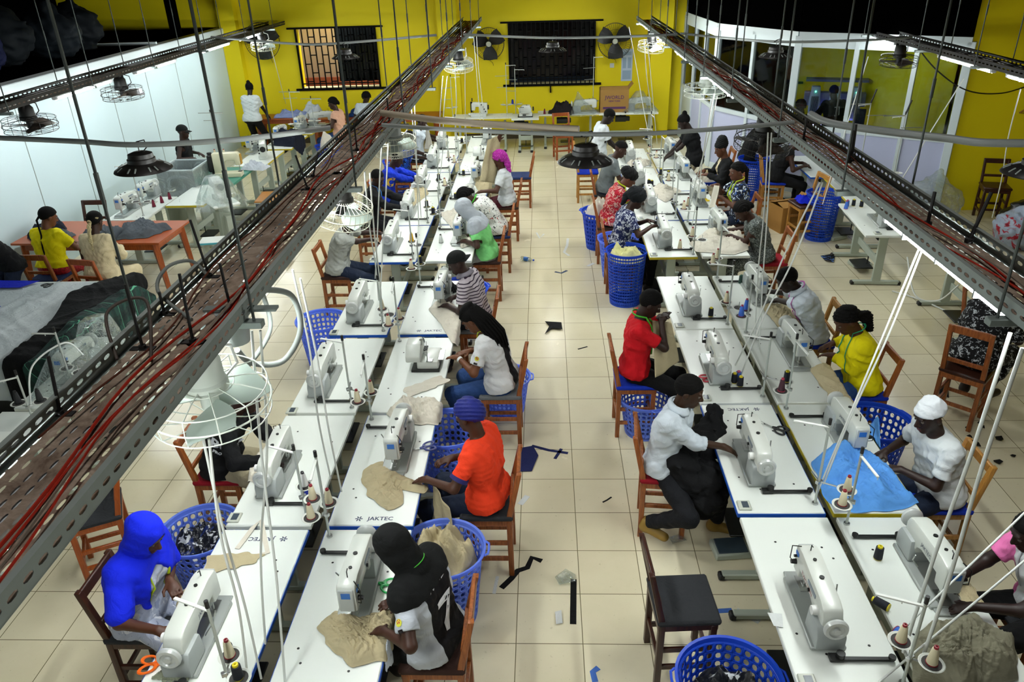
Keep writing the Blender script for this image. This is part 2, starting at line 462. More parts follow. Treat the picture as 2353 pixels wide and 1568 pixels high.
        for i, (o, ln) in enumerate(((-.03, .066), (-.0105, .076), (.0095, .07), (.0275, .055))):
            b = w + fw * .082 * s + sd * (-o) * s; c1 = curl * (.75 + .12 * i)
            m1 = b + (fw * cos(c1 * .7) - up * sin(c1 * .7)) * ln * .5 * s; m2 = m1 + (fw * cos(c1 * 1.7) - up * sin(c1 * 1.7)) * ln * .5 * s
            F.cap(b - fw * .02 * s, m1, rf_ * 1.05, rf_, k=.005); F.cap(m1, m2, rf_, rf_ * .9, k=.004)
        b = w + fw * .03 * s - sd * .03 * s; m1 = b + unit(-sd * .8 + fw * .7 - up * .25) * .036 * s; m2 = m1 + unit(-sd * .25 + fw - up * .35) * .03 * s
        F.cap(b, m1, rf_ * 1.3, rf_ * 1.1, k=.01); F.cap(m1, m2, rf_ * 1.1, rf_ * .95, k=.004)
        f = LG[q][2]; kn = LG[q][1]; fy = unit(np.array([f[0] - kn[0], .0, 0]) * 0 + np.array([q * .25, 1, 0]))
        if footfree: fy = unit(np.array([q * .1, .8, .25]))
        F.cap(f + np.array([0, -.02, -.045]), f + fy * .15 * s + np.array([0, 0, -.055]), .034 * s, .028 * s, k=.03)
    lipc = hp(0, .088, -.069)
    def fid(c): return (np.linalg.norm((c - lipc) / np.array([.024, .024, .014]) / s, axis=1) < 1).astype(int)
    body = part('body', F.mesh('body', [skin, LIPS()], fid), None, root)
    if h < .0105:
        for q in (-1, 1):
            part('eye', MB().ball(hp(q * .03, .0735, .003), (.0115 * s,) * 3, 10, 8, mi=0).ball(hp(q * .0295, .0800, -.001), (.0068 * s,) * 3, 8, 6, mi=1), [mat('eye_white', '#5f554d', .5), mat('iris', '#0d0806', .2)], root)
    # ---- clothes
    if bottom:
        F = Field(lo, hi, max(h, .009)); g = .012
        torso(F, .006); F.plane(P0 * .72 + P1 * .28, -D(.3 * L))
        for q in (-1, 1): leg(F, q, g + (.012 if skirt else .004), 1.93 if not skirt else 1.55)
        if skirt and not stand:
            kk = [LG[q][1] for q in (-1, 1)]; F.cap(P0, (kk[0] + kk[1]) / 2 - np.array([0, .05, .02]), .13 * s, .1 * s, k=.05); F.cap((kk[0] + kk[1]) / 2 - np.array([0, .04, .03]), (LG[-1][2] + LG[1][2]) / 2 + np.array([0, 0, .2]), .1 * s, .1 * s, k=.05)
        if skirt and stand: F.cap(P0, np.array([0, .02, .35]), .15 * s, .17 * s, k=.05); F.plane((0, 0, .36), (0, 0, 1))
        F.ripple(.0028, .11, 3); part('skirt' if skirt else 'trousers', F.mesh('trousers', bottom), None, root)
    if top:
        F = Field(lo, hi, max(h * .9, .008)); g = .016
        torso(F, g); F.cap(P0 - np.array([.085 * s, .0, .0]), P0 + np.array([.085 * s, .0, .0]), .137 * s, k=.05)
        tt = {'short': .72, 'cap': .35, 'long': 1.93, 'half': .95, 'roll': 1.35, 'none': .12}[sleeve]
        for q in (-1, 1): arm(F, q, g + (.004 if sleeve != 'none' else -.002), 0, tt, .025)
        if toplen: F.cap(P0, np.array([0, .06, hip - toplen]), .135 * s, .15 * s, k=.05)
        lowc = P0 + D(.2 * L) * (hem if not toplen else -toplen)
        F.ripple(.0042, .12, int(abs(loc[0] * 37 + loc[1] * 91)) % 997)
        F.plane(lowc, (0, .15, 1) if not stand else (0, 0, 1), None if stand or toplen else (P0 - .32, P0 + np.array([.32, .28, .12])))
        # hem is cut only about the hips, so reaching hands keep their cuffs
        for q in (-1, 1):
            e, w = A[q]; a = SH[q]; c, nn = (a + (e - a) * min(tt, 1), a - e) if tt <= 1 else (e + (w - e) * (tt - 1), e - w)
            F.plane(c, nn, (c - .062, c + .062))
        F.ell(P3 + D(1.2 * L) * .048 * s + Rt @ (np.array([0, .018, 0]) * s), np.array([neck, neck * .95, .06]) * s, Rt, k=-.012)
        F.plane(P3 + D(1.2 * L) * .075 * s, -D(1.2 * L + .2), (P3 - .12 + D(L) * .1, P3 + .16 + D(L) * .1))
        ids = None; mats = [top]
        if open_front is not None:
            mats = [top, open_front]
            def ids(c):
                q = (c - P2) @ Rt; return ((np.abs(q[:, 0]) < .055 * s) & (q[:, 1] > .03)).astype(int)
        shirt = part('shirt', F.mesh('shirt', mats, ids), None, root)
        root['_shirt'] = shirt.name
    if bottom is not None or True:
        for q in (-1, 1):
            f = LG[q][2]; fy = unit(np.array([q * .25, 1, 0])) if not footfree else unit(np.array([q * .1, .8, .25]))
            G = Field(f - .2, f + .28, .009); G.cap(f + np.array([0, -.028, -.05]), f + fy * .16 * s + np.array([0, 0, -.058]), .043 * s, .037 * s, k=.01)
            G.cap(f + np.array([0, -.01, 0]), f + np.array([0, -.02, -.05]), .047 * s, .045 * s, k=.03)
            if not footfree: G.plane((0, 0, f[2] - .094), (0, 0, 1))
            part('shoe', G.mesh('shoe', mat('shoe_' + shoe.strip('#'), shoe, .6)), None, root)
    # ---- hair and headwear, all in the head frame
    hm = hairmat or mat('hair_black', '#080706', .8, bump=.5, bs=160, spec=.15)
    G = Field(HC - .34, HC + .3, max(h * .85, .0065)); nm = 'hair'
    def E(c, r, k=.015): G.ell(hp(*c), np.array(r) * hs, HR, k=k)
    def cutp(c, n): G.plane(hp(*c), HR @ np.array(n))
    X = MB()
    if hair in ('short', 'fade', 'crop'):
        t = {'short': .006, 'fade': .013, 'crop': .004}[hair]
        E((0, -.014, .034), (.075 + t, .096 + t, .087 + t * 1.2)); cutp((0, .07, .062 if hair != 'fade' else .075), (0, -.62 if hair != 'fade' else -.35, .78)); G.ripple(.0015, .02, 5)
        if hair == 'fade': cutp((0, -.1, .03), (0, .1, 1))
        for q in (-1, 1): G.ell(hp(q * .085, .0, -.02), np.array([.03, .03, .045]) * s, HR, k=-.01)
    elif hair in ('cornrow', 'pony', 'bun', 'braid', 'curly', 'longpony', 'blondbraid'):
        t = .01 if hair != 'curly' else .026
        E((0, -.016, .032), (.075 + t, .097 + t, .088 + t)); cutp((0, .074, .066), (0, -.6, .8))
        for q in (-1, 1): G.ell(hp(q * .088, .006, -.02), np.array([.03, .032, .045]) * s, HR, k=-.01)
        if hair == 'cornrow':
            sl, g = G.sub(G.lo, G.lo + G.n * G.h); p = [g[i] - HC[i] for i in range(3)]
            xx = p[0] * HR[0, 0] + p[1] * HR[1, 0] + p[2] * HR[2, 0]; G.d += (.0045 * np.cos(xx * 2 * pi / .02)).astype(np.float32)
            G.ell(hp(0, -.12, -.02), np.array([.03, .03, .05]) * s, HR, k=.03)
        if hair == 'curly': G.ripple(.006, .03, 9)
        if hair == 'bun': G.ell(hp(0, -.085, .115), np.array([.042, .042, .045]) * s, HR, k=.012)
        if hair == 'pony': G.cap(hp(0, -.1, .05), hp(0, -.145, -.02), .032 * s, .028 * s, k=.02); G.cap(hp(0, -.145, -.02), hp(0, -.13, -.2), .03 * s, .02 * s, k=.02); G.ripple(.003, .03, 2)
        if hair == 'longpony':
            G.cap(hp(0, -.1, -.02), hp(.02, -.15, -.1), .04 * s, .05 * s, k=.02); G.cap(hp(.02, -.15, -.1), hp(.05, -.13, -.24), .05 * s, .035 * s, k=.02); G.ripple(.005, .03, 2)
        if hair == 'braid':
            pts = [hp(0, -.1, 0), hp(.0, -.125, -.06)] + [P3 + Rt @ np.array([0.0, -.105 - .02 * sin(i), -.04 - .085 * i]) for i in range(5)]
            X.tube(pts, [.016, .014] + [.011] * 4 + [.005], 8)
        if hair == 'blondbraid':
            pts = [hp(0, -.095, -.01), hp(.0, -.12, -.05)] + [P3 + Rt @ np.array([.02 * i * .5, -.11, -.0 - .06 * i]) for i in range(4)]
            for w_ in range(3):
                X.tube([np.array(pts[0])] + [V(pts[0]).lerp(V(pts[-1]), .0) * 0 + V(pts[min(int(t * 5 / 19), 4)]).lerp(V(pts[min(int(t * 5 / 19) + 1, 5)]), t * 5 / 19 - int(t * 5 / 19)) + V((.016 * sin(t * 1.1 + w_ * 2.1), .008 * cos(t * 2.2 + w_ * 2.1), 0)) for t in range(19)], .013, 7)
            X.tube([hp(0, -.1, .0), hp(0, -.108, -.012)], .03, 10)
            for i in range(15):
                a = -1.25 + 2.5 * i / 14
                X.tube([hp(.085 * sin(a), -.03 - .075 * cos(a), .03 + .02 * abs(cos(3 * a))), hp(.055 * sin(a), -.07 - .035 * cos(a), .01), hp(.01 * sin(a), -.104, -.008)], .0075, 5)
    elif hair == 'longbraids':
        E((0, -.016, .034), (.084, .106, .096)); cutp((0, .074, .062), (0, -.62, .78))
        G.ell(hp(0, -.04, .115), np.array([.06, .07, .035]) * s, HR, k=.02)
        for q in (-1, 1): G.ell(hp(q * .09, .006, -.02), np.array([.03, .032, .045]) * s, HR, k=-.01)
        for i in range(9):                         # rolled braids over the crown
            a = -.9 + 1.8 * i / 8; X.tube([hp(.078 * sin(a), .07 - .02 * abs(a), .085 - .012 * abs(a)), hp(.07 * sin(a), .02, .125 - .03 * a * a), hp(.05 * sin(a), -.06, .13 - .03 * a * a), hp(.04 * sin(a), -.105, .07)], .0115 * s, 7)
        for i in range(26):
            a = -1.35 + 2.7 * i / 25; j = (i % 3) * .012
            X.tube([hp(.06 * sin(a), -.05 - .06 * cos(a), .07), hp(.095 * sin(a), -.04 - .085 * cos(a), .0), hp(.1 * sin(a), -.03 - .09 * cos(a) - j, -.09),
                    P3 + Rt @ np.array([.12 * sin(a), -.05 - .085 * cos(a) - j, -.02]), P3 + Rt @ np.array([.1 * sin(a), -.045 - .085 * cos(a) - j, -.1 - .03 * (i % 4)])], [.01 * s] * 4 + [.006 * s], 7)
    elif hair == 'cap':
        E((0, -.012, .04), (.083, .104, .09)); cutp((0, 0, .028), (0, -.12, 1)); nm = 'cap'
        bd = -1 if hlen < 0 else 1
        vs = MB().grid(lambda u, v: hp(.078 * (2 * u - 1) * (1 - .25 * v), bd * (.085 * sqrt(max(0, 1 - .72 * (2 * u - 1) ** 2)) + .075 * v * (1 - .35 * (2 * u - 1) ** 2)), .034 - .02 * v - .02 * (2 * u - 1) ** 2), 10, 4, thick=.006); X.v += vs.v; X.f += vs.f; X.m += vs.m
    elif hair == 'kufi':
        nm = 'cap'; E((0, -.012, .04), (.084, .104, .088)); G.cap(hp(0, -.012, .05), hp(0, -.02, .085), .075 * s, .072 * s, k=.01); cutp((0, 0, .03), (0, -.18, 1)); cutp((0, 0, .128), (0, 0, -1)); G.ripple(.0015, .05, 4)
    elif hair in ('hijab', 'shawl', 'longhijab'):
        nm = 'headscarf'
        E((0, -.014, .03), (.09, .112, .103)); E((0, -.005, -.05), (.085, .09, .09), .04)
        G2 = Field(np.minimum(lo, HC - .3), np.maximum(hi, HC + .3), G.h); G2_off = np.round((G.lo - G2.lo) / G.h).astype(int); G = Field(G2.lo, G2.lo + (G2.n - 1) * G2.h, G2.h)
        E((0, -.014, .03), (.09, .112, .104)); E((0, -.005, -.05), (.086, .09, .09), .04)
        G.cap(hp(0, -.02, -.08), P3 + D(L) * .02, .085 * s, .1 * s, k=.05)
        T_ = Field(G.lo, G.lo + (G.n - 1) * G.h, G.h); torso(T_, .034)
        for q in (-1, 1): arm(T_, q, .034, 0, {'shawl': .8, 'longhijab': .3, 'hijab': .12}[hair], .03)
        T_.plane({'shawl': P1 * .6 + P2 * .4, 'longhijab': P2 + D(L) * .03, 'hijab': P3 - D(L) * .075}[hair], D(L))
        G.d = np.minimum(G.d, T_.d)
        if hair == 'shawl':
            G.cap(SH[1] + Rt @ np.array([-.04, .08, .0]), P1 + Rt @ np.array([.1, .13, .03]), .05 * s, .035 * s, k=.03)
            G.ell(P2 + Rt @ np.array([.015, .2, -.06]), np.array([.095, .17, .16]) * s, Rt, k=-.02)
        G.ell(hp(0, .115, -.016), np.array([.06, .075, .088]) * s, HR, k=-.012); G.ripple(.0022, .13, 11)
    elif hair in ('turban', 'wrap', 'bonnet', 'scarfback', 'beret', 'hood'):
        nm = 'headwrap'
        if hair == 'turban': E((0, -.02, .06), (.086, .105, .08)); E((0, -.045, .12), (.075, .08, .075), .03)
        elif hair == 'wrap': E((0, -.016, .036), (.087, .108, .098)); E((0, -.06, .02), (.07, .08, .08), .03)
        elif hair == 'bonnet': E((0, -.03, .045), (.105, .125, .105)); G.ell(hp(-.03, -.13, -.03), np.array([.04, .05, .07]) * s, HR, k=.03); G.ell(hp(0.0, -.13, -.1), np.array([.025, .03, .07]) * s, HR, k=.03)
        elif hair == 'beret': E((0, -.035, .055), (.115, .13, .085))
        elif hair == 'hood': E((0, -.02, .025), (.096, .118, .11)); G.cap(hp(0, -.07, -.06), P3 - D(L) * .02 + Rt @ np.array([0, -.05, 0]), .085 * s, .11 * s, k=.05); G.ell(hp(0, .115, -.016), np.array([.066, .08, .095]) * s, HR, k=-.012)
        elif hair == 'scarfback': E((0, -.02, .036), (.086, .108, .098)); G.cap(hp(0, -.1, 0), hp(.0, -.12, -.1), .055 * s, .045 * s, k=.04); G.cap(hp(0, -.12, -.1), hp(.01, -.13, -.21), .045 * s, .03 * s, k=.03)
        if hair != 'hood': cutp((0, .08, .05), (0, -.42, .9)) if hair not in ('bonnet', 'scarfback', 'beret') else G.ell(hp(0, .13, -.03), np.array([.09, .09, .085]) * s, HR, k=-.01)
        if hair in ('turban', 'wrap'):
            sl, g = G.sub(G.lo, G.lo + G.n * G.h); p = [g[i] - HC[i] for i in range(3)]
            zz = sum(p[i] * (HR[i, 2] * .8 + HR[i, 0] * .5) for i in range(3)); G.d += (.0035 * np.sin(zz * 2 * pi / .026)).astype(np.float32)
        else: G.ripple(.003, .06, 8)
    if hair:
        me = G.mesh(nm, hm)
        o = part(nm, me, None, root)
        if X.v: part({'cap': 'cap_peak', 'longbraids': 'braids', 'braid': 'braid', 'blondbraid': 'braid'}.get(hair, 'hair_lock'), X, mat('hair_blond', '#c9b98a', .6) if hair == 'blondbraid' else hm, root)
    root['_n'] = 0
    for k_ in list(root.keys()):
        if k_ in ('_n',): del root[k_]
    info = dict(root=root, P0=P0, P1=P1, P2=P2, P3=P3, P4=P4, HC=HC, HR=HR, Rt=Rt, A=A, SH=SH, LG=LG, s=s, hp=hp, TW=TW, D=D, L=L)
    sn = root.get('_shirt')
    if sn: info['shirt'] = bpy.data.objects[sn]; del root['_shirt']
    return info

def text_mesh(txt, size, ext=0.0, bold=0.0, align='CENTER', flipx=False):
    c = bpy.data.curves.new('t', 'FONT'); c.body = txt; c.size = size; c.extrude = ext; c.offset = bold; c.align_x = align; c.align_y = 'CENTER'; c.resolution_u = 2
    o = bpy.data.objects.new('t', c); COL.objects.link(o)
    bpy.context.view_layer.update()
    me = bpy.data.meshes.new_from_object(o.evaluated_get(bpy.context.evaluated_depsgraph_get()))
    mb = MB(); mb.v = [tuple(v.co) for v in me.vertices]; mb.f = [list(p.vertices) for p in me.polygons]; mb.m = [0] * len(mb.f)
    bpy.data.objects.remove(o); bpy.data.curves.remove(c); bpy.data.meshes.remove(me); return mb

def decal(mb, name, mats, parent, target, c, right, up, off=.004, label=None):
    """wrap a flat drawing (x,y) onto the garment: every point is dropped on the cloth along the outward normal"""
    right = V(unit(right)); up = V(unit(up)); nrm = right.cross(up).normalized(); c = V(c)
    bm = bmesh.new(); bv = [bm.verts.new(v) for v in mb.v]
    for f, m in zip(mb.f, mb.m):
        try: bm.faces.new([bv[i] for i in f]).material_index = m
        except ValueError: pass
    bmesh.ops.triangulate(bm, faces=bm.faces[:])
    for _ in range(2): bmesh.ops.subdivide_edges(bm, edges=[e for e in bm.edges if e.calc_length() > .018], cuts=1)
    me = target.data; bvh = BVHTree.FromPolygons([v.co[:] for v in me.vertices], [p.vertices[:] for p in me.polygons])
    for v in bm.verts:
        p = c + right * v.co.x + up * v.co.y; hit = bvh.ray_cast(p + nrm * .25, -nrm)
        q = hit[0] if hit[0] is not None and (hit[0] - p).length < .14 else p
        v.co = q + nrm * off
    m2 = bpy.data.meshes.new(name); bm.to_mesh(m2); bm.free()
    for m in (mats if isinstance(mats, list) else [mats]): m2.materials.append(m)
    return part(name, m2, None, parent, label)

# ---------------------------------------------------------------- shared materials
WHITE = mat('white_laminate', '#dfe4dd', .35, var=.04, vs=5)
MACH = mat('machine_enamel', '#ccd0c8', .28, var=.05, vs=12, spec=.6)
MACHC = mat('machine_cream', '#d6d2b4', .35, var=.05, vs=12)
MGREY = mat('machine_grey_cover', '#9aa09e', .4)
STEEL = mat('polished_steel', '#b9bcb9', .28, metal=.9)
DSTEEL = mat('dark_steel', '#2c2d2c', .4, metal=.6)
BLACK = mat('black_plastic', '#0b0b0c', .5)
GALV = mat('galvanised_steel', '#86908d', .45, metal=.55, var=.3, vs=30)
LEG = mat('grey_green_enamel', '#a9b2a4', .5, var=.12, vs=9)
BLUEE = mat('blue_edge_band', '#0f4fb0', .45)
YELE = mat('yellow_edge_band', '#b9a81c', .45)
WHTE = mat('white_edge_band', '#cfd6cd', .45)
GREEN = mat('green_laminate', '#2f7f6b', .4)
def plastic(name, col, tr=.5):
    t = NT(name); t.set(.38, spec=.5); t.base(col); a = t.n('BsdfTranslucent'); a.inputs['Color'].default_value = hexc(col); mx = t.n('MixShader'); mx.inputs[0].default_value = tr
    t.l(t.b.outputs[0], mx.inputs[1]); t.l(a.outputs[0], mx.inputs[2]); t.l(mx.outputs[0], t.t.nodes['Material Output'].inputs['Surface']); return t.m
BLUEP = plastic('blue_plastic', '#2258e0', .4)
LBLUEP = plastic('light_blue_plastic', '#86a6ff', .55)
LABEL = mat('blue_label', '#2f6fc0', .4)
INK = mat('navy_ink', '#2a3352', .6)
REDP = mat('red_plastic', '#a3162a', .4)
ORP = mat('orange_plastic', '#e0620f', .4)
YLP = mat('yellow_plastic', '#e6c400', .4)
CORD = mat('white_cord', '#d5d9d4', .5)
DCORD = mat('grey_cord', '#6d736f', .6)
def wood(name, a, b):
    t = NT(name); t.set(.38, spec=.5); mp = t.n('Mapping'); mp.inputs['Scale'].default_value = (26, 26, 3.0); t.l(t.co(), mp.inputs['Vector'])
    f = t.noise(2.2, 4, .6, mp.outputs[0], .6); t.base(t.ramp(f, [(.3, a), (.7, b)])); return t.m
WOOD = wood('varnished_wood', '#6a3214', '#a35f2c')
WOODL = wood('light_wood', '#8a5a22', '#b8863e')
WOODD = wood('dark_wood', '#26110a', '#43201190'[:7])
WOODO = wood('orange_wood', '#7c360f', '#a4521c')

# ---------------------------------------------------------------- chair
def make_chair(wood_m, seat_m, label, back_m=None, tall=.94, seat_h=.55, w=.39, d=.38, pad=.04):
    t = thing('chair', label, 'chair')
    x = w / 2 - .022
    for sx in (-1, 1):
        part('leg', MB().box((sx * x, d / 2 - .03, (seat_h - .03) / 2), (.04, .04, seat_h - .03), b=.004), wood_m, t)
        lean = MB().prism([(-d / 2 + .005, 0), (-d / 2 + .045, 0), (-d / 2 + .05, seat_h), (-d / 2 - .035, tall), (-d / 2 - .07, tall), (-d / 2 + .008, seat_h)], sx * x - .02, sx * x + .02, b=.004,
                          M=Matrix(((0, 0, 1, 0), (1, 0, 0, 0), (0, 1, 0, 0), (0, 0, 0, 1))))
        part('back_post', lean, wood_m, t)
    part('seat_frame', MB().box((0, 0, seat_h - .045), (w - .01, d - .01, .05), b=.005), wood_m, t)
    part('seat', MB().box((0, .005, seat_h - .02 + pad / 2), (w + .02, d + .01, pad + .005), b=.014), seat_m, t)
    part('top_rail', MB().box((0, -d / 2 - .045, tall - .035), (w - .06, .026, .075), b=.006), wood_m, t)
    part('back_rail', MB().box((0, -d / 2 + .012, seat_h + .13), (w - .06, .022, .04), b=.004), wood_m, t)
    for sx in (-1, 1):
        for z in (.16, .31): part('stretcher', MB().box((sx * x, 0, z), (.022, d - .07, .036), b=.003), wood_m, t)
    part('stretcher', MB().box((0, d / 2 - .03, .2), (w - .08, .022, .036), b=.003), wood_m, t)
    part('stretcher', MB().box((0, -d / 2 + .025, .22), (w - .08, .022, .036), b=.003), wood_m, t)
    return t

# ---------------------------------------------------------------- sewing table: local x = long side, operator at -y
def make_table(label, L=1.392, W=.585, edge=None, top=None, motor=True, h=.76):
    t = thing('sewing_table', label, 'table')
    tp = part('tabletop', MB().box((0, 0, h - .018), (L, W, .036), b=.006), top or WHITE, t)
    if edge is not None:
        part('edge_band', MB().box((0, -W / 2 - .001, h - .022), (L + .004, .006, .028)).box((0, W / 2 + .001, h - .022), (L + .004, .006, .028)).box((-L / 2 - .001, 0, h - .022), (.006, W, .028)).box((L / 2 + .001, 0, h - .022), (.006, W, .028)), edge, tp)
    holes = MB()
    for x, y in ((-.45, -.12), (-.4, .16), (.38, .17), (.44, -.08), (.3, -.2), (-.3, .2)): holes.cyl((x, y, h - .0005), (x, y, h + .0008), .008, n=8)
    part('hole_plug', holes, DSTEEL, tp)
    for sx in (-1, 1):
        x = sx * (L / 2 - .17)
        part('leg', MB().box((x, .0, .4), (.05, .11, .7), b=.006).box((x, .0, .735), (.06, W - .12, .03)), LEG, t)
        f = part('foot', MB().box((x, 0, .035), (.06, W + .02, .05), b=.008), LEG, t)
        part('foot_cap', MB().box((x, -W / 2 - .01, .026), (.066, .05, .052), b=.01).box((x, W / 2 + .01, .026), (.066, .05, .052), b=.01), BLACK, f)
    part('cross_bar', MB().box((0, .03, .27), (L - .38, .03, .1), b=.004), LEG, t)
    part('treadle', MB().box((0, -.05, .09), (.34, .24, .02), TR(rx=0), b=.006).cyl((0, .03, .1), (0, .03, .27), .008), DSTEEL, t)
    if motor:
        part('motor', MB().cyl((.02, .06, .6), (.26, .06, .6), .075, n=16).box((-.02, .06, .6), (.1, .1, .1), b=.01).cyl((.14, .06, .66), (.14, .06, .745), .02), DSTEEL, t)
    return t

# ---------------------------------------------------------------- lockstitch machine: operator at -y, needle at -x, hand wheel at +x, table top at z=0
XZ = Matrix(((1, 0, 0, 0), (0, 0, -1, 0), (0, 1, 0, 0), (0, 0, 0, 1)))
def YZR(y): return Matrix(((1, 0, 0, 0), (0, 0, -1, y), (0, 1, 0, 0), (0, 0, 0, 1)))
def make_machine(label, body=None, brand='JAKTEC', wheel=None, ink=None):
    body = body or MACH; t = thing('sewing_machine', label, 'sewing machine')
    part('bed', MB().box((.0, 0, .012), (.50, .18, .024), b=.006).box((-.27, 0, .008), (.06, .15, .012), b=.004), mat('bed_plate', '#9fa4a0', .35, metal=.3), t)
    arm = [(.10, .02), (.235, .02), (.235, .2), (.215, .245), (.17, .262), (-.15, .285), (-.225, .275), (-.24, .25), (-.24, .105), (-.15, .105), (-.145, .165), (.03, .158), (.075, .14), (.09, .11)]
    a = part('arm', MB().prism(arm, -.052, .052, XZ, b=.012, seg=2), body, t)
    part('base_housing', MB().prism([(.085, .02), (.265, .02), (.265, .10), (.235, .16), (.1, .16)], -.075, .075, XZ, b=.012), wheel or MGREY, t)
    part('face_plate', MB().box((-.243, 0, .188), (.012, .082, .15), b=.005), mat('face_plate_grey', '#b6bbb8', .35), a)
    if brand: part('label', MB().box((-.25, 0, .225), (.004, .048, .036)), LABEL, a); part('label', MB().box((-.2, -.0545, .235), (.04, .004, .02)), LABEL, a)
    part('brand_plate', MB().box((.05, -.054, .225), (.12, .004, .02)), mat('brand_grey', '#7f8a94', .4), a)
    if brand:
        tx = text_mesh(brand, .034); part('lettering', MB().add(tx.v, tx.f, 0, TR(.06 if brand == 'JAKTEC' else -.02, -.0545, .19) @ Matrix.Rotation(pi / 2, 4, 'X')).add(tx.v, tx.f, 0, TR(-.02, .0545, .2, pi) @ Matrix.Rotation(pi / 2, 4, 'X')), ink or INK, a)
    part('hand_wheel', MB().lathe([(.01, 0), (.05, .002), (.06, .01), (.062, .022), (.055, .034), (.04, .036), (.035, .028), (.018, .028), (.016, .04), (.0, .04)], 24, Matrix.Translation((.262, 0, .185)) @ Matrix.Rotation(pi / 2, 4, 'Y')), mat('wheel_grey', '#bfc3c0', .3, metal=.2), t)
    part('needle_bar', MB().cyl((-.19, 0, .11), (-.19, 0, .045), .005, n=8).cyl((-.19, 0, .05), (-.19, 0, .02), .0016, n=6).cyl((-.175, .02, .12), (-.175, .02, .04), .004, n=6), STEEL, t)
    part('presser_foot', MB().box((-.185, 0, .028), (.045, .02, .006), b=.002).cyl((-.175, 0, .03), (-.175, 0, .11), .005, n=6), STEEL, t)
    part('needle_plate', MB().box((-.19, 0, .0255), (.12, .06, .003)), STEEL, t)
    part('tension_knob', MB().cyl((-.205, -.05, .175), (-.205, -.082, .175), .016, .012, 12), DSTEEL, a); part('tension_knob', MB().cyl((-.205, -.05, .215), (-.205, -.07, .215), .008, n=8), DSTEEL, a); part('screw_cap', MB().cyl((.02, -.05, .19), (.02, -.062, .19), .01, n=8), DSTEEL, a)
    part('stitch_dial', MB().cyl((.16, -.05, .19), (.16, -.085, .19), .026, .024, 16), mat('dial_white', '#d8dad6', .4), a)
    part('thread_guide', MB().tube([(-.17, .0, .28), (-.17, .0, .32), (-.15, .0, .325)], .003, 6), DSTEEL, a); part('take_up_guard', MB().tube([(-.215, -.05, .15), (-.24, -.075, .17), (-.235, -.075, .26), (-.2, -.04, .285)], .003, 6), DSTEEL, a)
    part('oil_cap', MB().cyl((.02, 0, .27), (.02, 0, .279), .013, n=10), DSTEEL, a); part('oil_cap', MB().cyl((-.1, 0, .28), (-.1, 0, .288), .01, n=10), DSTEEL, a)
    part('knee_lever', MB().tube([(.02, .05, .05), (.0, .1, .12), (-.03, .11, .18)], .004, 6), STEEL, t)
    part('bobbin_winder', MB().box((.30, .02, .012), (.05, .07, .02), b=.004).box((.31, .17, .014), (.025, .26, .014), b=.003).cyl((.31, .29, .02), (.31, .29, .035), .018, n=12).cyl((.3, .04, .02), (.3, .04, .045), .022, n=12), DSTEEL, t)
    part('switch_panel', MB().box((.44, -.16, .006), (.09, .08, .014), b=.004), mat('panel_grey', '#b7bbae', .4), t)
    part('panel_window', MB().box((.44, -.155, .0135), (.06, .04, .003)), mat('panel_dark', '#3c4650', .3), t)
    return t
def make_overlock(label):
    t = thing('overlock_machine', label, 'sewing machine')
    part('bed', MB().prism([(-.14, -.15), (.16, -.15), (.16, .05), (-.14, .05)], .0, .095, b=.015), MACH, t)
    part('upper_body', MB().prism([(-.15, .09), (.13, .09), (.15, .15), (.10, .235), (-.06, .235), (-.15, .15)], -.15, -.01, XZ, b=.014), MACH, t)
    part('base', MB().box((0, -.03, .012), (.34, .26, .024), b=.004), DSTEEL, t)
    part('hand_wheel', MB().lathe([(0, 0), (.045, 0), (.05, .01), (.045, .03), (.0, .034)], 18, Matrix.Translation((.165, .06, .15)) @ Matrix.Rotation(pi / 2, 4, 'Y')), DSTEEL, t)
    for x in (-.1, -.07, -.04): part('tension_knob', MB().cyl((x, -.02, .2), (x, -.055, .205), .011, .009, 10), DSTEEL, t)
    part('needle_bar', MB().cyl((-.12, -.05, .2), (-.12, -.05, .1), .006, n=8).cyl((-.1, -.05, .24), (-.1, -.05, .29), .004, n=6).tube([(-.06, 0, .23), (-.06, 0, .29), (-.1, .0, .3)], .004, 6), STEEL, t)
    part('presser_foot', MB().box((-.12, -.07, .1), (.05, .06, .012), b=.003).tube([(-.14, -.05, .16), (-.17, -.03, .2)], .006, 6), STEEL, t)
    part('oil_window', MB().cyl((.03, .02, .236), (.03, .02, .243), .014, n=10).box((-.02, -.151, .05), (.08, .003, .03)), DSTEEL, t)
    part('waste_plate', MB().box((.0, -.17, .095), (.2, .05, .006), b=.002), STEEL, t)
    return t
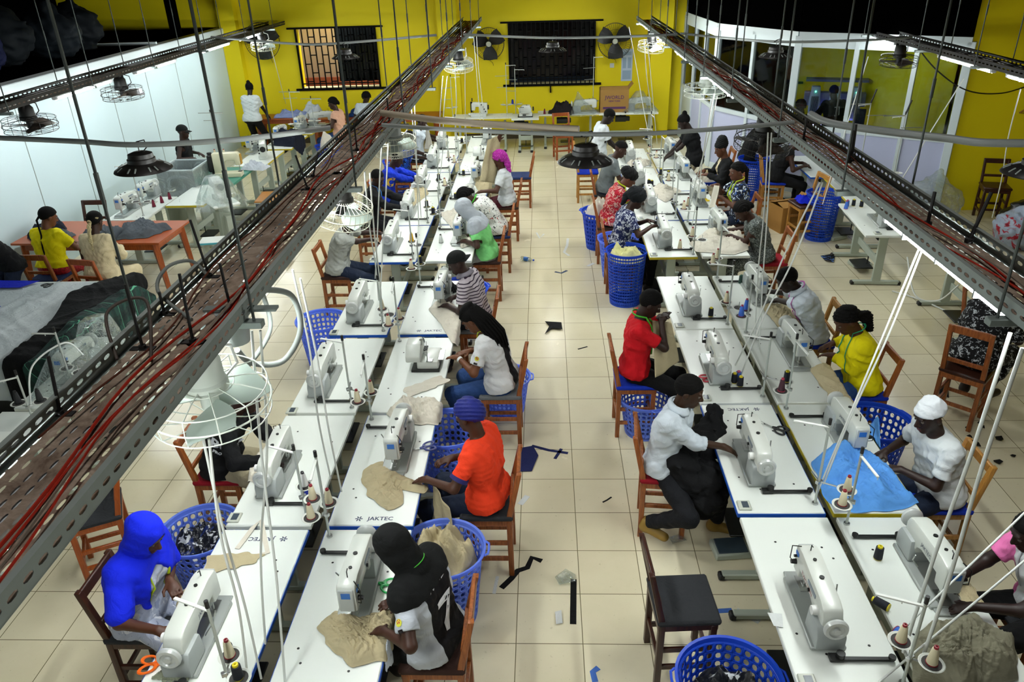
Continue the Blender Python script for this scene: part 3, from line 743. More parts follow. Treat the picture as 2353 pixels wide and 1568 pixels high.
def make_feedarm(label):
    """tall special machine: column with a squared arm (bartack / buttonhole / multi-needle)"""
    t = thing('bartack_machine', label, 'sewing machine')
    part('bed', MB().box((0, 0, .04), (.46, .2, .08), b=.012), MACHC, t)
    part('arm', MB().prism([(.04, .06), (.23, .06), (.23, .42), (-.2, .42), (-.24, .38), (-.24, .2), (-.15, .2), (-.14, .29), (.0, .29), (.04, .25)], -.07, .07, XZ, b=.014), MACHC, t)
    part('motor', MB().box((.28, 0, .24), (.09, .11, .3), b=.014).cyl((.28, 0, .4), (.28, 0, .43), .04), BLACK, t)
    part('face_plate', MB().box((-.247, 0, .3), (.012, .1, .18), b=.004), mat('ochre_plate', '#b98d2e', .5), t)
    part('needle_bar', MB().cyl((-.2, 0, .2), (-.2, 0, .09), .006, n=8), STEEL, t)
    part('presser_foot', MB().box((-.2, 0, .088), (.07, .05, .01), b=.002), DSTEEL, t)
    part('tension_knob', MB().cyl((-.1, -.07, .37), (-.1, -.095, .37), .014, n=10).cyl((.1, -.07, .35), (.1, -.09, .35), .012, n=10).cyl((.12, -.07, .28), (.12, -.085, .28), .01, n=10), DSTEEL, t)
    part('brand_plate', MB().box((.0, -.0715, .385), (.09, .003, .016)), INK, t)
    return t
def make_multi(label):
    t = thing('multi_needle_machine', label, 'sewing machine')
    part('bed', MB().box((-.05, -.02, .035), (.36, .16, .07), b=.012).cyl((-.28, -.02, .05), (-.1, -.02, .05), .03, n=12), MACH, t)
    part('arm', MB().prism([(.0, .06), (.16, .06), (.16, .3), (-.17, .32), (-.2, .28), (-.2, .14), (-.12, .14), (-.11, .22), (-.02, .22)], -.06, .06, XZ, b=.012), MACH, t)
    for i in range(4): part('tension_knob', MB().cyl((.03 + .03 * i, -.06, .27 - .05 * i), (.03 + .03 * i, -.09, .27 - .05 * i), .014, n=10), DSTEEL, t)
    part('needle_bar', MB().cyl((-.165, 0, .14), (-.165, 0, .07), .006, n=8).tube([(-.19, .06, .33), (-.19, .06, .4)], .012, 6), DSTEEL, t)
    part('puller', MB().box((-.21, .05, .2), (.05, .05, .24), b=.01), DSTEEL, t)
    part('hand_wheel', MB().lathe([(0, 0), (.05, 0), (.055, .012), (.05, .03), (.0, .034)], 18, Matrix.Translation((.165, 0, .2)) @ Matrix.Rotation(pi / 2, 4, 'Y')), DSTEEL, t)
    return t

# ---------------------------------------------------------------- thread stand: pole, two trays, guide arm.  spools stand on it as things of their own
TRAYS = {}
def make_stand(label, h=.62, trays=2, dark=True, arm=0.0):
    t = thing('thread_stand', label, 'thread stand')
    part('pole', MB().cyl((0, 0, 0), (0, 0, h), .0085, n=10), mat('stand_pole', '#b3bab4', .4, metal=.3), t)
    part('pole_cap', MB().cyl((0, 0, h - .01), (0, 0, h + .035), .011, n=8), BLACK, t)
    part('pole_flange', MB().cyl((0, 0, 0), (0, 0, .012), .02, n=10), STEEL, t)
    zt = .2
    part('tray_bracket', MB().box((0, .0, zt - .012), (.026, .05, .026), b=.003).tube([(-.10, .05, zt - .01), (0, 0, zt - .01), (.10, .05, zt - .01)], .006, 6), STEEL, t)
    for i in range(trays):
        x = (-.085, .085, 0)[i]; y = (.045, .045, .12)[i]
        tr = part('spool_tray', MB().lathe([(0, 0), (.055, .0), (.064, .008), (.06, .01), (.052, .004), (0, .004)], 22, TR(x, y, zt)), mat('tray_white', '#d9dcd4', .45), t)
        if dark: part('tray_pad', MB().lathe([(0, .004), (.048, .004), (.048, .0075), (0, .0075)], 20, TR(x, y, zt)), mat('foam_pad', '#3a3836', .9), tr)
        part('spool_pin', MB().cyl((x, y, zt), (x, y, zt + .07), .003, n=6), STEEL, t)
    M = TR(0, 0, h - .03, arm)
    part('guide_arm', MB().box((-.11, 0, 0), (.22, .018, .01), M, b=.002).tube([(-.22, .0, 0), (-.22, 0, -.02)], .003, 5, M).tube([(-.1, 0, 0), (-.1, 0, -.02)], .003, 5, M), mat('guide_white', '#d5d8d2', .45), t)
    return t
def make_cone(label, col, tip, big=1.0):
    t = thing('thread_cone', label, 'thread')
    part('thread', MB().lathe([(0.001, .004), (.027 * big, .004), (.028 * big, .012), (.017 * big, .098 * big), (.0135 * big, .103 * big), (.001, .103 * big)], 18), mat('thread_' + col.strip('#'), col, .8, bump=.4, bs=300), t)
    part('core', MB().lathe([(.03 * big, 0), (.03 * big, .004), (.001, .0045)], 18).lathe([(.0125 * big, .1 * big), (.0115 * big, .116 * big), (.005, .117 * big), (.005, .1 * big)], 14), mat('core_' + tip.strip('#'), tip, .45), t)
    return t
def make_spool(label, col, tip):
    t = thing('thread_spool', label, 'thread')
    part('thread', MB().lathe([(.001, .006), (.026, .006), (.027, .01), (.024, .088), (.001, .089)], 16), mat('thread_' + col.strip('#'), col, .8, bump=.4, bs=300), t)
    part('core', MB().lathe([(.024, 0), (.024, .006), (.001, .0065)], 16).lathe([(.016, .088), (.015, .1), (.006, .101), (.006, .09)], 14), mat('core_' + tip.strip('#'), tip, .45), t)
    return t

# ---------------------------------------------------------------- plastic basket
def make_basket(label, m, r0=.17, r1=.225, h=.34, rows=7, n=30, hole=(.3, .33)):
    t = thing('laundry_basket', label, 'basket')
    rr = lambda v: r0 + (r1 - r0) * v
    b = MB().holes(n, rows, lambda u, v: (rr(.06 + .86 * v) * cos(2 * pi * u), rr(.06 + .86 * v) * sin(2 * pi * u), .02 + (h - .055) * v), *hole, skip=lambda i, j: j == 0)
    b.lathe([(0.001, .0), (r0, .0), (rr(.06), .02)], n, cap=False)
    o = part('body', b, m, t, ang=60); md = o.modifiers.new('thickness', 'SOLIDIFY'); md.thickness = .005; md.offset = -1
    part('rim', MB().lathe([(rr(.92), h - .04), (rr(.93) + .006, h - .035), (r1 + .004, h - .004), (r1 + .02, h), (r1 + .02, h - .014), (r1 + .012, h - .016), (r1 + .008, h - .004 - .014), (rr(.92) + .012, h - .04)], 40, cap=False), m, t)
    for a in (0, pi): part('handle', MB().tube([(r1 + .012, -.07, h - .012), (r1 + .036, -.05, h - .014), (r1 + .04, .0, h - .014), (r1 + .036, .05, h - .014), (r1 + .012, .07, h - .012)], .008, 8, TR(rz=a)), m, t)
    return t

# ---------------------------------------------------------------- fans and lamps
def make_orbit_fan(label, body, cage, r=.2, tilt=0.0, dome=False):
    """fan hanging from a tray: origin at its mount, hangs down"""
    t = thing('ceiling_fan', label, 'fan')
    part('mount', MB().cyl((0, 0, 0), (0, 0, -.05), .035, n=12).box((0, .045, -.07), (.1, .02, .13), b=.006), body, t)
    part('motor', MB().lathe([(0, -.05), (.05, -.05), (.072, -.08), (.076, -.16), (.085, -.17), (.085, -.2), (.05, -.215), (0, -.22)], 20), body, t)
    M = Matrix.Translation((0, 0, -.225)) @ Matrix.Rotation(tilt, 4, 'X')
    hub = part('blades_hub', MB().cyl((0, 0, -.06), (0, 0, .02), .035, n=14, M=M), body, t)
    for k in range(3):
        R = M @ Matrix.Rotation(2 * pi * k / 3 + .4, 4, 'Z')
        part('blade', MB().grid(lambda u, v: (.03 + u * (r * .84), (v - .5) * (.06 + .13 * sin(min(1, u * 1.25) * pi * .62)), -.035 + (v - .5) * .05), 8, 5, R, thick=.003), mat('blade_' + cage.name, '#4a4038' if cage.name.startswith('black') else '#98a59c', .35), hub)
    g = MB().torus(r, .004, 40, 6, M @ TR(z=-.03)).torus(r * .97, .003, 40, 5, M @ TR(z=.035)).torus(r * .97, .003, 40, 5, M @ TR(z=-.085)).torus(r * .45, .0025, 28, 5, M @ TR(z=.05))
    for k in range(36 if dome else 12):
        a = 2 * pi * k / (36 if dome else 12); c, s_ = cos(a), sin(a); q = .0016 if dome else .0026
        g.tube([(.07 * c, .07 * s_, .055), (r * .6 * c, r * .6 * s_, .05), (r * .97 * c, r * .97 * s_, .03), (r * c, r * s_, -.03), (r * .97 * c, r * .97 * s_, -.085), (r * .55 * c, r * .55 * s_, -.105), (.03 * c, .03 * s_, -.11)], q, 5, M, cap=False)
    part('cage', g, cage, t)
    part('cord', MB().tube([(.05, .0, -.02), (.12, .02, -.05), (.13, .02, -.13), (.08, .01, -.17), (.05, 0, -.12)], .006, 6), CORD if not cage.name.startswith('black') else BLACK, t)
    return t
def make_wall_fan(label, r=.3):
    """local: wall at y=0, faces -y"""
    t = thing('wall_fan', label, 'fan'); bm_ = mat('fan_black_metal', '#141412', .4)
    part('bracket', MB().box((0, -.03, -.1), (.07, .05, .22), b=.01).tube([(0, -.05, -.1), (0, -.12, -.08), (0, -.14, 0)], .02, 8), bm_, t)
    part('motor', MB().cyl((0, -.12, 0), (0, -.24, 0), .075, .07, 18), bm_, t)
    M = Matrix.Translation((0, -.3, 0)) @ Matrix.Rotation(pi / 2, 4, 'X')
    hub = part('hub', MB().lathe([(0, .06), (.05, .06), (.055, .02), (.05, -.02), (0, -.02)], 18, M), mat('fan_badge', '#c9cdb8', .3), t)
    for k in range(3): part('blade', MB().grid(lambda u, v: (.04 + u * (r * .86), (v - .5) * (.1 + .2 * sin(min(1, u * 1.2) * pi * .6)), (v - .5) * .09), 8, 5, M @ Matrix.Rotation(2 * pi * k / 3 + .6, 4, 'Z'), thick=.003), bm_, hub)
    g = MB().torus(r, .006, 48, 6, M).torus(r * .66, .003, 40, 5, M @ TR(z=.07)).torus(r * .33, .003, 30, 5, M @ TR(z=.085)).torus(r * .97, .003, 40, 5, M @ TR(z=-.07)).torus(.06, .006, 20, 5, M @ TR(z=.09))
    for k in range(48):
        a = 2 * pi * k / 48; c, s_ = cos(a), sin(a)
        g.tube([(.06 * c, .06 * s_, .09), (r * .6 * c, r * .6 * s_, .078), (r * .93 * c, r * .93 * s_, .04), (r * c, r * s_, 0), (r * .95 * c, r * .95 * s_, -.06), (r * .4 * c, r * .4 * s_, -.09)], .0016, 4, M, cap=False)
    part('cage', g, bm_, t)
    part('cord', MB().tube([(.02, -.02, -.2), (.04, -.02, -.3), (-.01, -.02, -.36), (.05, -.02, -.4), (.06, -.01, -.46)], .004, 5), bm_, t)
    return t
def make_pendant(label):
    t = thing('pendant_lamp', label, 'lamp'); d = mat('lamp_black', '#1b1816', .42, var=.3, vs=9)
    part('shade', MB().lathe([(.085, -.1), (.1, -.11), (.15, -.125), (.2, -.155), (.205, -.165), (.198, -.163), (.148, -.133), (.09, -.118)], 40), d, t)
    part('housing', MB().lathe([(0, -.03), (.05, -.032), (.085, -.045), (.09, -.075), (.098, -.08), (.098, -.115), (.0, -.118)], 28), d, t)
    fins = MB()
    for k in range(22):
        a = 2 * pi * k / 22
        if k % 3: fins.box((0, 0, 0), (.045, .009, .004), Matrix.Rotation(a, 4, 'Z') @ TR(.17, 0, -.1335, ry=.54))
    part('vent_slots', fins, mat('lamp_slot', '#8d9490', .5), t)
    part('hook', MB().tube([(0, 0, -.03), (0, 0, 0), (.012, 0, .012), (.0, 0, .026), (-.012, 0, .012)], .004, 6), d, t)
    part('cord', MB().tube([(.02, 0, -.04), (.06, .01, .0), (.05, .01, .05), (0, 0, .04), (-.04, 0, .02)], .005, 6), BLACK, t)
    return t
TUBE = emis('tube_light', (.95, 1.0, .98), 125.0)
TUBEW = emis('tube_light_wall', (.93, 1.0, 1.0), 85.0)
TUBED = emis('tube_light_dim', (.95, 1.0, .98), 45.0)
TUBEFILL = emis('added_fill_tube', (.98, 1.0, .96), 45.0)  # for the unseen battens added as fill around the camera
def make_batten(label, L=1.2, tm=None):
    """closed fluorescent batten along y, hangs below z=0"""
    t = thing('fluorescent_batten', label, 'lamp')
    part('housing', MB().box((0, 0, -.02), (.1, L + .04, .035), b=.01), mat('batten_grey', '#b9bdc2', .5), t)
    part('tube', MB().cyl((0, -L / 2, -.055), (0, L / 2, -.055), .021, n=12), tm or TUBE, t)
    for q in (-1, 1): part('end_cap', MB().box((0, q * (L / 2 + .015), -.045), (.06, .04, .05), b=.008), mat('batten_cap', '#cfd2d6', .5), t)
    part('clip', MB().box((0, -L * .3, -.045), (.075, .012, .055)).box((0, L * .3, -.045), (.075, .012, .055)).box((0, 0, -.045), (.075, .012, .03)), GALV, t)
    return t

# ---------------------------------------------------------------- cloth lying about
def heap(name, label, cat, poly, z0, hgt, m, seed=0, n=34, edges=(), group=None, thick=.004, waves=5, fl=.018, top=True, kind=None):
    """crumpled cloth over an outline; parts past an edge (axis, value, sign) hang down over it"""
    r = random.Random(seed); xs = [p[0] for p in poly]; ys = [p[1] for p in poly]; x0, x1, y0, y1 = min(xs), max(xs), min(ys), max(ys)
    sx, sy = x1 - x0, y1 - y0; W = [(r.uniform(0, 2 * pi), r.uniform(5, 16) / max(.25, max(sx, sy)), r.uniform(0, 6)) for _ in range(waves)]
    def dist(x, y):
        m_ = 9
        for i in range(len(poly)):
            a = V(poly[i]); b = V(poly[(i + 1) % len(poly)]); p = V((x, y)); t = max(0, min(1, (p - a).dot(b - a) / max(1e-9, (b - a).length_squared))); m_ = min(m_, (p - a - (b - a) * t).length)
        return m_
    # rim resampled by length and softened, then rings drawn in towards the middle
    NR = max(44, int(n * 3)); P_ = [V(p) for p in poly]; ln = [(P_[(i + 1) % len(P_)] - P_[i]).length for i in range(len(P_))]; tot = sum(ln); rim = []
    for k in range(NR):
        q = tot * k / NR; i = 0
        while q > ln[i] and i < len(ln) - 1: q -= ln[i]; i += 1
        rim.append(P_[i].lerp(P_[(i + 1) % len(P_)], q / max(ln[i], 1e-9)))
    for _ in range(2): rim = [(rim[k - 1] + rim[k] * 2 + rim[(k + 1) % NR]) / 4 for k in range(NR)]
    wob = [(r.randint(5, 14), r.uniform(0, 6), r.uniform(.002, .008)) for _ in range(3)]
    cen = V((sum(p.x for p in rim) / NR, sum(p.y for p in rim) / NR))
    rim = [p + (p - cen).normalized() * sum(a_ * sin(f_ * 2 * pi * k / NR + h_) for f_, h_, a_ in wob) for k, p in enumerate(rim)]
    def fn(u, v):
        k = int(round(u * NR)) % NR; p = cen.lerp(rim[k], v); x, y = p.x, p.y; q = dist(x, y) if v < .999 else 0.0; e = 1 - math.exp(-q / max(.02, fl * 2)); z = 0
        for a, f, ph in W: z += (.5 + .5 * sin((x * cos(a) + y * sin(a)) * f * 1.3 + ph + 1.6 * sin((x * sin(a) - y * cos(a)) * f * .7 + ph))) ** 1.6
        cr = 0
        for a, f, ph in W: cr += max(0, 1 - 2.6 * abs(sin((x * cos(a + .9) + y * sin(a + .9)) * f * 1.9 + ph * 2 + 2.2 * sin((y * cos(a) - x * sin(a)) * f * .8)))) ** 1.5
        z = z0 + .004 + e * hgt * (.3 + 1.5 * z / waves) + .003 * e + e * min(hgt * .4, .016) * cr; xy = [x, y]
        for ax, val, sg in edges:
            o = (xy[ax] - val) * sg
            if o > 0: z = z - o * .94; xy[ax] = val + sg * (.012 + min(o, .02) * .6 + .014 * abs(sin(xy[1 - ax] * 23 + seed)) * min(1, o * 8))
        return (xy[0], xy[1], z)
    nv = max(9, int(n * .75)); cx, cy = cen.x, cen.y; zz = z0
    mb = MB(); vs = [fn(0, 0)]
    for j in range(1, nv + 1):
        for k in range(NR): vs.append(fn(k / NR, j / nv))
    fs = [(0, 1 + k, 1 + (k + 1) % NR) for k in range(NR)]
    for j in range(nv - 1):
        for k in range(NR): a = 1 + j * NR + k; b = 1 + j * NR + (k + 1) % NR; fs.append((a, a + NR, b + NR, b))
    o = len(vs); N_ = [V((0, 0, 0)) for _ in vs]; vv = [V(p) for p in vs]
    for f in fs:
        nn = (vv[f[1]] - vv[f[0]]).cross(vv[f[2]] - vv[f[0]])
        for q in f: N_[q] += nn
    low = [p - (nn.normalized() if nn.length > 1e-12 else V((0, 0, 1))) * thick for p, nn in zip(vv, N_)]
    fs2 = fs + [tuple(q + o for q in f[::-1]) for f in fs] + [(1 + (nv - 1) * NR + (k + 1) % NR, 1 + (nv - 1) * NR + k, o + 1 + (nv - 1) * NR + k, o + 1 + (nv - 1) * NR + (k + 1) % NR)[::-1] for k in range(NR)]
    mb.add([p - V((cx, cy, zz)) for p in vv + low], fs2)
    return solo(name, mb, m, label, cat, (cx, cy, zz), group=group, ang=0, kind=kind)
def hang(name, label, cat, pts, m, seed=0, thick=.004, n=(20, 26), fold=.012, waves=4, group=None):
    """free hanging cloth: bilinear between four corners p00,p10,p11,p01 with folds along its normal"""
    a, b, c, d = [V(p) for p in pts]; nr = (b - a).cross(d - a).normalized(); r = random.Random(seed); ph = [r.uniform(0, 6) for _ in range(4)]
    o = (a + b + c + d) / 4
    def fn(u, v):
        p = a * (1 - u) * (1 - v) + b * u * (1 - v) + c * u * v + d * (1 - u) * v
        return p - o + nr * fold * (sin(u * waves * 2 * pi + ph[0] + v * 1.5) + .6 * sin(u * waves * 3.3 + v * 7 + ph[1])) * (.35 + .65 * v)
    return solo(name, MB().grid(fn, *n, thick=thick), m, label, cat, tuple(o), group=group, ang=0)
def scrap(label, poly, m, z=.003, cat='fabric scrap', group=None, name='fabric_scrap', h=.012, th=.002):
    cx = sum(p[0] for p in poly) / len(poly); cy = sum(p[1] for p in poly) / len(poly); q = [(x - cx, y - cy) for x, y in poly]
    mb = MB(); n = len(q); vs = []
    for k in (0, 1): vs += [(x, y, (z if 'x' != k else z) + th * k + h * abs(sin(3 * x * 9 + y * 23))) for x, y in q]
    mb.add(vs, [list(range(n))[::-1], list(range(n, 2 * n))] + [(i, (i + 1) % n, n + (i + 1) % n, n + i) for i in range(n)])
    return solo(name, mb, m, label, cat, (cx, cy, 0), group=group, smooth=False)
def strip(label, pts, w, m, z=.003, name='fabric_strip', cat='fabric scrap', group=None, th=.002):
    pts = [V((p[0], p[1], p[2] if len(p) > 2 else z)) for p in pts]; o = sum(pts, V()) / len(pts); mb = MB(); vs = []
    for i, p in enumerate(pts):
        t = pts[min(i + 1, len(pts) - 1)] - pts[max(i - 1, 0)]; nn = V((-t.y, t.x, 0)); nn = nn.normalized() if nn.length > 1e-6 else V((1, 0, 0))
        vs += [p - o + nn * w / 2, p - o - nn * w / 2, p - o + nn * w / 2 + V((0, 0, th)), p - o - nn * w / 2 + V((0, 0, th))]
    fs = []
    for i in range(len(pts) - 1):
        a = 4 * i; b = a + 4; fs += [(a, b, b + 1, a + 1)[::-1], (a + 2, b + 2, b + 3, a + 3)[::-1], (a, a + 2, b + 2, b), (a + 1, b + 1, b + 3, a + 3)]
    fs += [(0, 1, 3, 2), (len(vs) - 4, len(vs) - 2, len(vs) - 1, len(vs) - 3)]
    return solo(name, mb.add(vs, fs), m, label, cat, tuple(o), group=group, smooth=False)
def tape_measure(label, pts, m, w=.014):
    """tape draped over a neck: ribbon through points"""
    return strip(label, pts, w, m, name='tape_measure', cat='tape measure', th=.0015)
def cordrun(label, pts, r=.007, m=None, cat='cord', name='power_cord', n=8, steps=10):
    pts = [V(p) for p in pts]; out = []
    for i in range(len(pts) - 1):
        p0 = pts[max(i - 1, 0)]; p1 = pts[i]; p2 = pts[i + 1]; p3 = pts[min(i + 2, len(pts) - 1)]
        for k in range(steps):
            t = k / steps; out.append(.5 * ((2 * p1) + (p2 - p0) * t + (2 * p0 - 5 * p1 + 4 * p2 - p3) * t * t + (3 * p1 - p0 - 3 * p2 + p3) * t ** 3))
    out.append(pts[-1]); o = out[0].copy()
    return solo(name, MB().tube([p - o for p in out], r, n), m or CORD, label, cat, tuple(o), ang=60)
def scissors(label, loc, rz, hm, s=1.0):
    t = thing('scissors', label, 'scissors', loc, rz)
    for q in (-1, 1):
        part('blade', MB().prism([(0, -.006), (.11, 0), (0, .006)], .002 + .003 * (q > 0), .005 + .003 * (q > 0), Matrix.Rotation(q * .16, 4, 'Z')), STEEL, t)
        part('handle', MB().torus(.027, .007, 18, 6, TR(-.075, -q * .03, .008, q * .3), ex=1.6).tube([(0, 0, .006), (-.035, -q * .012, .007)], .008, 6), hm, t)
    return t

# ================================================================ THE ROOM
def floor_mat():
    t = NT('glazed_floor_tiles'); t.set(.16, spec=.5); co = t.co()
    sx = t.n('SeparateXYZ'); t.l(co, sx.inputs[0])
    def grout(o, off):
        f = t.math('FRACT', t.math('DIVIDE', t.math('ADD', o, off), .4025)); a = t.math('ABSOLUTE', t.math('SUBTRACT', f, .5)); return t.math('GREATER_THAN', a, .4935)
    g = t.math('MAXIMUM', grout(sx.outputs[0], .198 + 40.25), grout(sx.outputs[1], .31 + 40.25))
    cell = t.n('TexWhiteNoise'); cell.noise_dimensions = '2D'; q = t.n('CombineXYZ')
    for i, off in ((0, 40.448), (1, 40.56)): t.l(t.math('FLOOR', t.math('DIVIDE', t.math('ADD', sx.outputs[i], off), .4025)), q.inputs[i])
    t.l(q.outputs[0], cell.inputs['Vector'])
    c = t.mix(cell.outputs['Value'], '#e0d9bd', '#d6cdae'); d = t.ramp(t.noise(1.6, 5, .65), [(.35, '#dad2b4'), (.7, '#bdb391')]); c = t.mix(.3, c, d)
    sp = t.ramp(t.noise(38, 2, .5), [(.68, (0, 0, 0)), (.74, (1, 1, 1))]); c = t.mix(t.math('MULTIPLY', sp, .25), c, '#8d835f')
    t.base(t.mix(g, c, '#6f674c'))
    r = t.n('MapRange'); t.l(t.noise(3, 4, .6), r.inputs[0]); r.inputs[3].default_value = .12; r.inputs[4].default_value = .34; t.l(r.outputs[0], t.b.inputs['Roughness'])
    t.bump(t.math('SUBTRACT', 1.0, g), .25, .002); return t.m
def wall_mat(name, a, b, rough=.7):
    t = NT(name); t.set(rough, spec=.3); t.base(t.mix(t.noise(.9, 5, .6), a, b)); t.bump(t.noise(130, 3), .18, .004); return t.m
FLOOR = floor_mat()
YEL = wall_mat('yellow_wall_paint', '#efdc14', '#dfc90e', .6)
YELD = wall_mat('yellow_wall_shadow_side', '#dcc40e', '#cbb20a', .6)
WWALL = wall_mat('white_panel', '#cddfe3', '#c3d6db', .5)
LAV = wall_mat('lavender_panel', '#b9bdd6', '#aab0cc', .6)
ALU = mat('white_aluminium', '#c3ced0', .4, spec=.5)
UNLIT = mat('dark_loft_paint', '#040404', .95, spec=0)  # the loft's lack of light put into the colour as near-black
SEAM = mat('panel_seam', '#8e9a98', .6)
def glass(name, tint, rough=.03):
    t = NT(name); g = t.n('BsdfGlossy'); g.inputs['Roughness'].default_value = rough; tr = t.n('BsdfTransparent'); tr.inputs['Color'].default_value = hexc(tint)
    fr = t.n('Fresnel'); fr.inputs['IOR'].default_value = 1.45; mx = t.n('MixShader'); t.l(fr.outputs[0], mx.inputs[0]); t.l(tr.outputs[0], mx.inputs[1]); t.l(g.outputs[0], mx.inputs[2])
    t.l(mx.outputs[0], t.t.nodes['Material Output'].inputs['Surface']); return t.m
GLASS = glass('clear_glass', '#dfe8e8')
def film(name, tint='#eef3f1', rough=.08, amt=.1, bs=16):
    """thin crinkled transparent plastic"""
    t = NT(name); g = t.n('BsdfGlossy'); g.inputs['Roughness'].default_value = rough; g.inputs['Color'].default_value = (.95, .97, .97, 1); tr = t.n('BsdfTransparent'); tr.inputs['Color'].default_value = hexc(tint)
    df = t.n('BsdfDiffuse'); df.inputs['Color'].default_value = hexc('#d5dcda'); bp = t.n('Bump'); bp.inputs['Strength'].default_value = 1.0; bp.inputs['Distance'].default_value = .03
    t.l(t.noise(bs, 3, .6, dist=2), bp.inputs['Height'])
    for s_ in (g, df): t.l(bp.outputs[0], s_.inputs['Normal'])
    m1 = t.n('MixShader'); m1.inputs[0].default_value = .72; t.l(df.outputs[0], m1.inputs[1]); t.l(g.outputs[0], m1.inputs[2])
    lw = t.n('LayerWeight'); lw.inputs['Blend'].default_value = .35; t.l(bp.outputs[0], lw.inputs['Normal'])
    fac = t.math('ADD', t.math('MULTIPLY', lw.outputs['Facing'], .55), amt)
    mx = t.n('MixShader'); t.l(fac, mx.inputs[0]); t.l(tr.outputs[0], mx.inputs[1]); t.l(m1.outputs[0], mx.inputs[2]); t.l(mx.outputs[0], t.t.nodes['Material Output'].inputs['Surface']); return t.m
FILM = film('crinkled_clear_plastic')

YB = 17.0; XL = -6.62
struct('floor', MB().box((.5, 7.75, -.05), (21, 19.5, .1)), FLOOR)
struct('ceiling', MB().box((.5, 7.75, 5.25), (21, 19.5, .1)), mat('dark_ceiling', '#101211', .9))
# back wall with three window openings
W = [(-5.12, -3.46, 1.15, 2.33), (-.70, 1.06, 1.13, 2.33), (3.75, 5.25, 1.05, 2.3)]
b = MB(); xs = [-10]
for a in W: xs += [a[0], a[1]]
xs.append(7)
for i in range(len(xs) - 1):
    x0, x1 = xs[i], xs[i + 1]
    if i % 2 == 0: b.box(((x0 + x1) / 2, YB + .11, 2.6), (x1 - x0, .22, 5.2))
    else:
        a = W[i // 2]; b.box(((x0 + x1) / 2, YB + .11, a[2] / 2), (x1 - x0, .22, a[2])).box(((x0 + x1) / 2, YB + .11, (5.2 + a[3]) / 2), (x1 - x0, .22, 5.2 - a[3]))
struct('wall_back', b, YEL)
struct('trim_1', MB().box((-1.93, YB - .14, 2.6), (.4, .28, 5.2)), YEL); struct('trim_2', MB().box((2.40, YB - .14, 2.6), (.42, .28, 5.2)), YEL)
struct('trim_3', MB().box((-6.45, YB - .1, 2.6), (.34, .2, 5.2)), YEL)
struct('baseboard_back', MB().box((-1.5, YB - .012, .06), (17, .024, .12)), mat('dark_skirting', '#4a4029', .6))
GR = mat('black_iron', '#050505', .6, spec=.1)
for i, (a, nb, kind) in enumerate(((W[0], 13, 0), (W[1], 19, 1), (W[2], 10, 2))):
    x0, x1, z0, z1 = a; cx, w, hgt = (x0 + x1) / 2, x1 - x0, z1 - z0
    fr = MB().box((cx, YB - .02, z0 - .02), (w + .3, .04, .045)).box((cx, YB - .02, z1 + .02), (w + .34, .04, .035)).box((x0, YB - .02, (z0 + z1) / 2), (.035, .05, hgt)).box((x1, YB - .02, (z0 + z1) / 2), (.035, .05, hgt))
    win = struct('window_%d' % (i + 1), fr, GR)
    g = MB()
    for k in range(1, nb):
        x = x0 + w * k / nb; g.box((x, YB - .03, (z0 + z1) / 2), (.022, .022, hgt))
        for z in ((.12, .42, .72) if k % 2 else (.27, .57, .87)): g.box((x + w / nb / 2, YB - .03, z0 + z * hgt), (w / nb, .018, .02))
    g.box((cx, YB - .03, z0 + .1), (w, .018, .02)); struct('grille', g, GR, win)
    pane = mat('night_glass', '#020303', .12, spec=.4)
    px = (x0, x1) if i else (cx - .05, x1); struct('pane', MB().box(((px[0] + px[1]) / 2, YB + .12, (z0 + z1) / 2 + .06), (px[1] - px[0], .012, hgt - .12)), pane, win)
    struct('sill', MB().box((cx, YB + .1, z0 + .004), (w, .2, .02)), mat('sill_cream', '#d9cf9c', .6), win)
    if i == 1: struct('latch_post', MB().box((cx - .03, YB - .03, z0 - .1), (.03, .03, .16)), GR, win)
struct('wall_neighbour', MB().box((-4.4, 18.6, 1.8), (3.4, .1, 3.4)), wall_mat('pink_grey_render', '#9a8d8c', '#7e7170'))
struct('trim_11', MB().box((-4.4, 18.5, 1.05), (3.4, .1, .22)), wall_mat('brick_band', '#8a4a38', '#6d3a2c'))
# left partition of white boards, loft above it
struct('wall_left', MB().box((XL - .06, 7.6, 1.14), (.12, 18.8, 2.28)), WWALL)
sm = MB()
for k in range(16): sm.box((XL + .002, -.9 + 1.18 * k, 1.13), (.006, .012, 2.24))
struct('trim_4', sm, SEAM); struct('trim_5', MB().box((XL - .03, 7.6, 2.335), (.2, 18.8, .15), b=.01), ALU)
struct('trim_6', MB().box((-8.4, 7.6, 2.36), (3.4, 18.8, .08)), UNLIT)
struct('wall_loft', MB().box((-10.05, 7.6, 3.8), (.1, 18.8, 2.8)), UNLIT)
struct('trim_12', MB().box((-7.62, 14.0, 2.42), (1.9, .05, .05)), ALU)
struct('trim_7', MB().box((-7.0, 15.6, 3.8), (.16, .16, 2.8)), UNLIT)
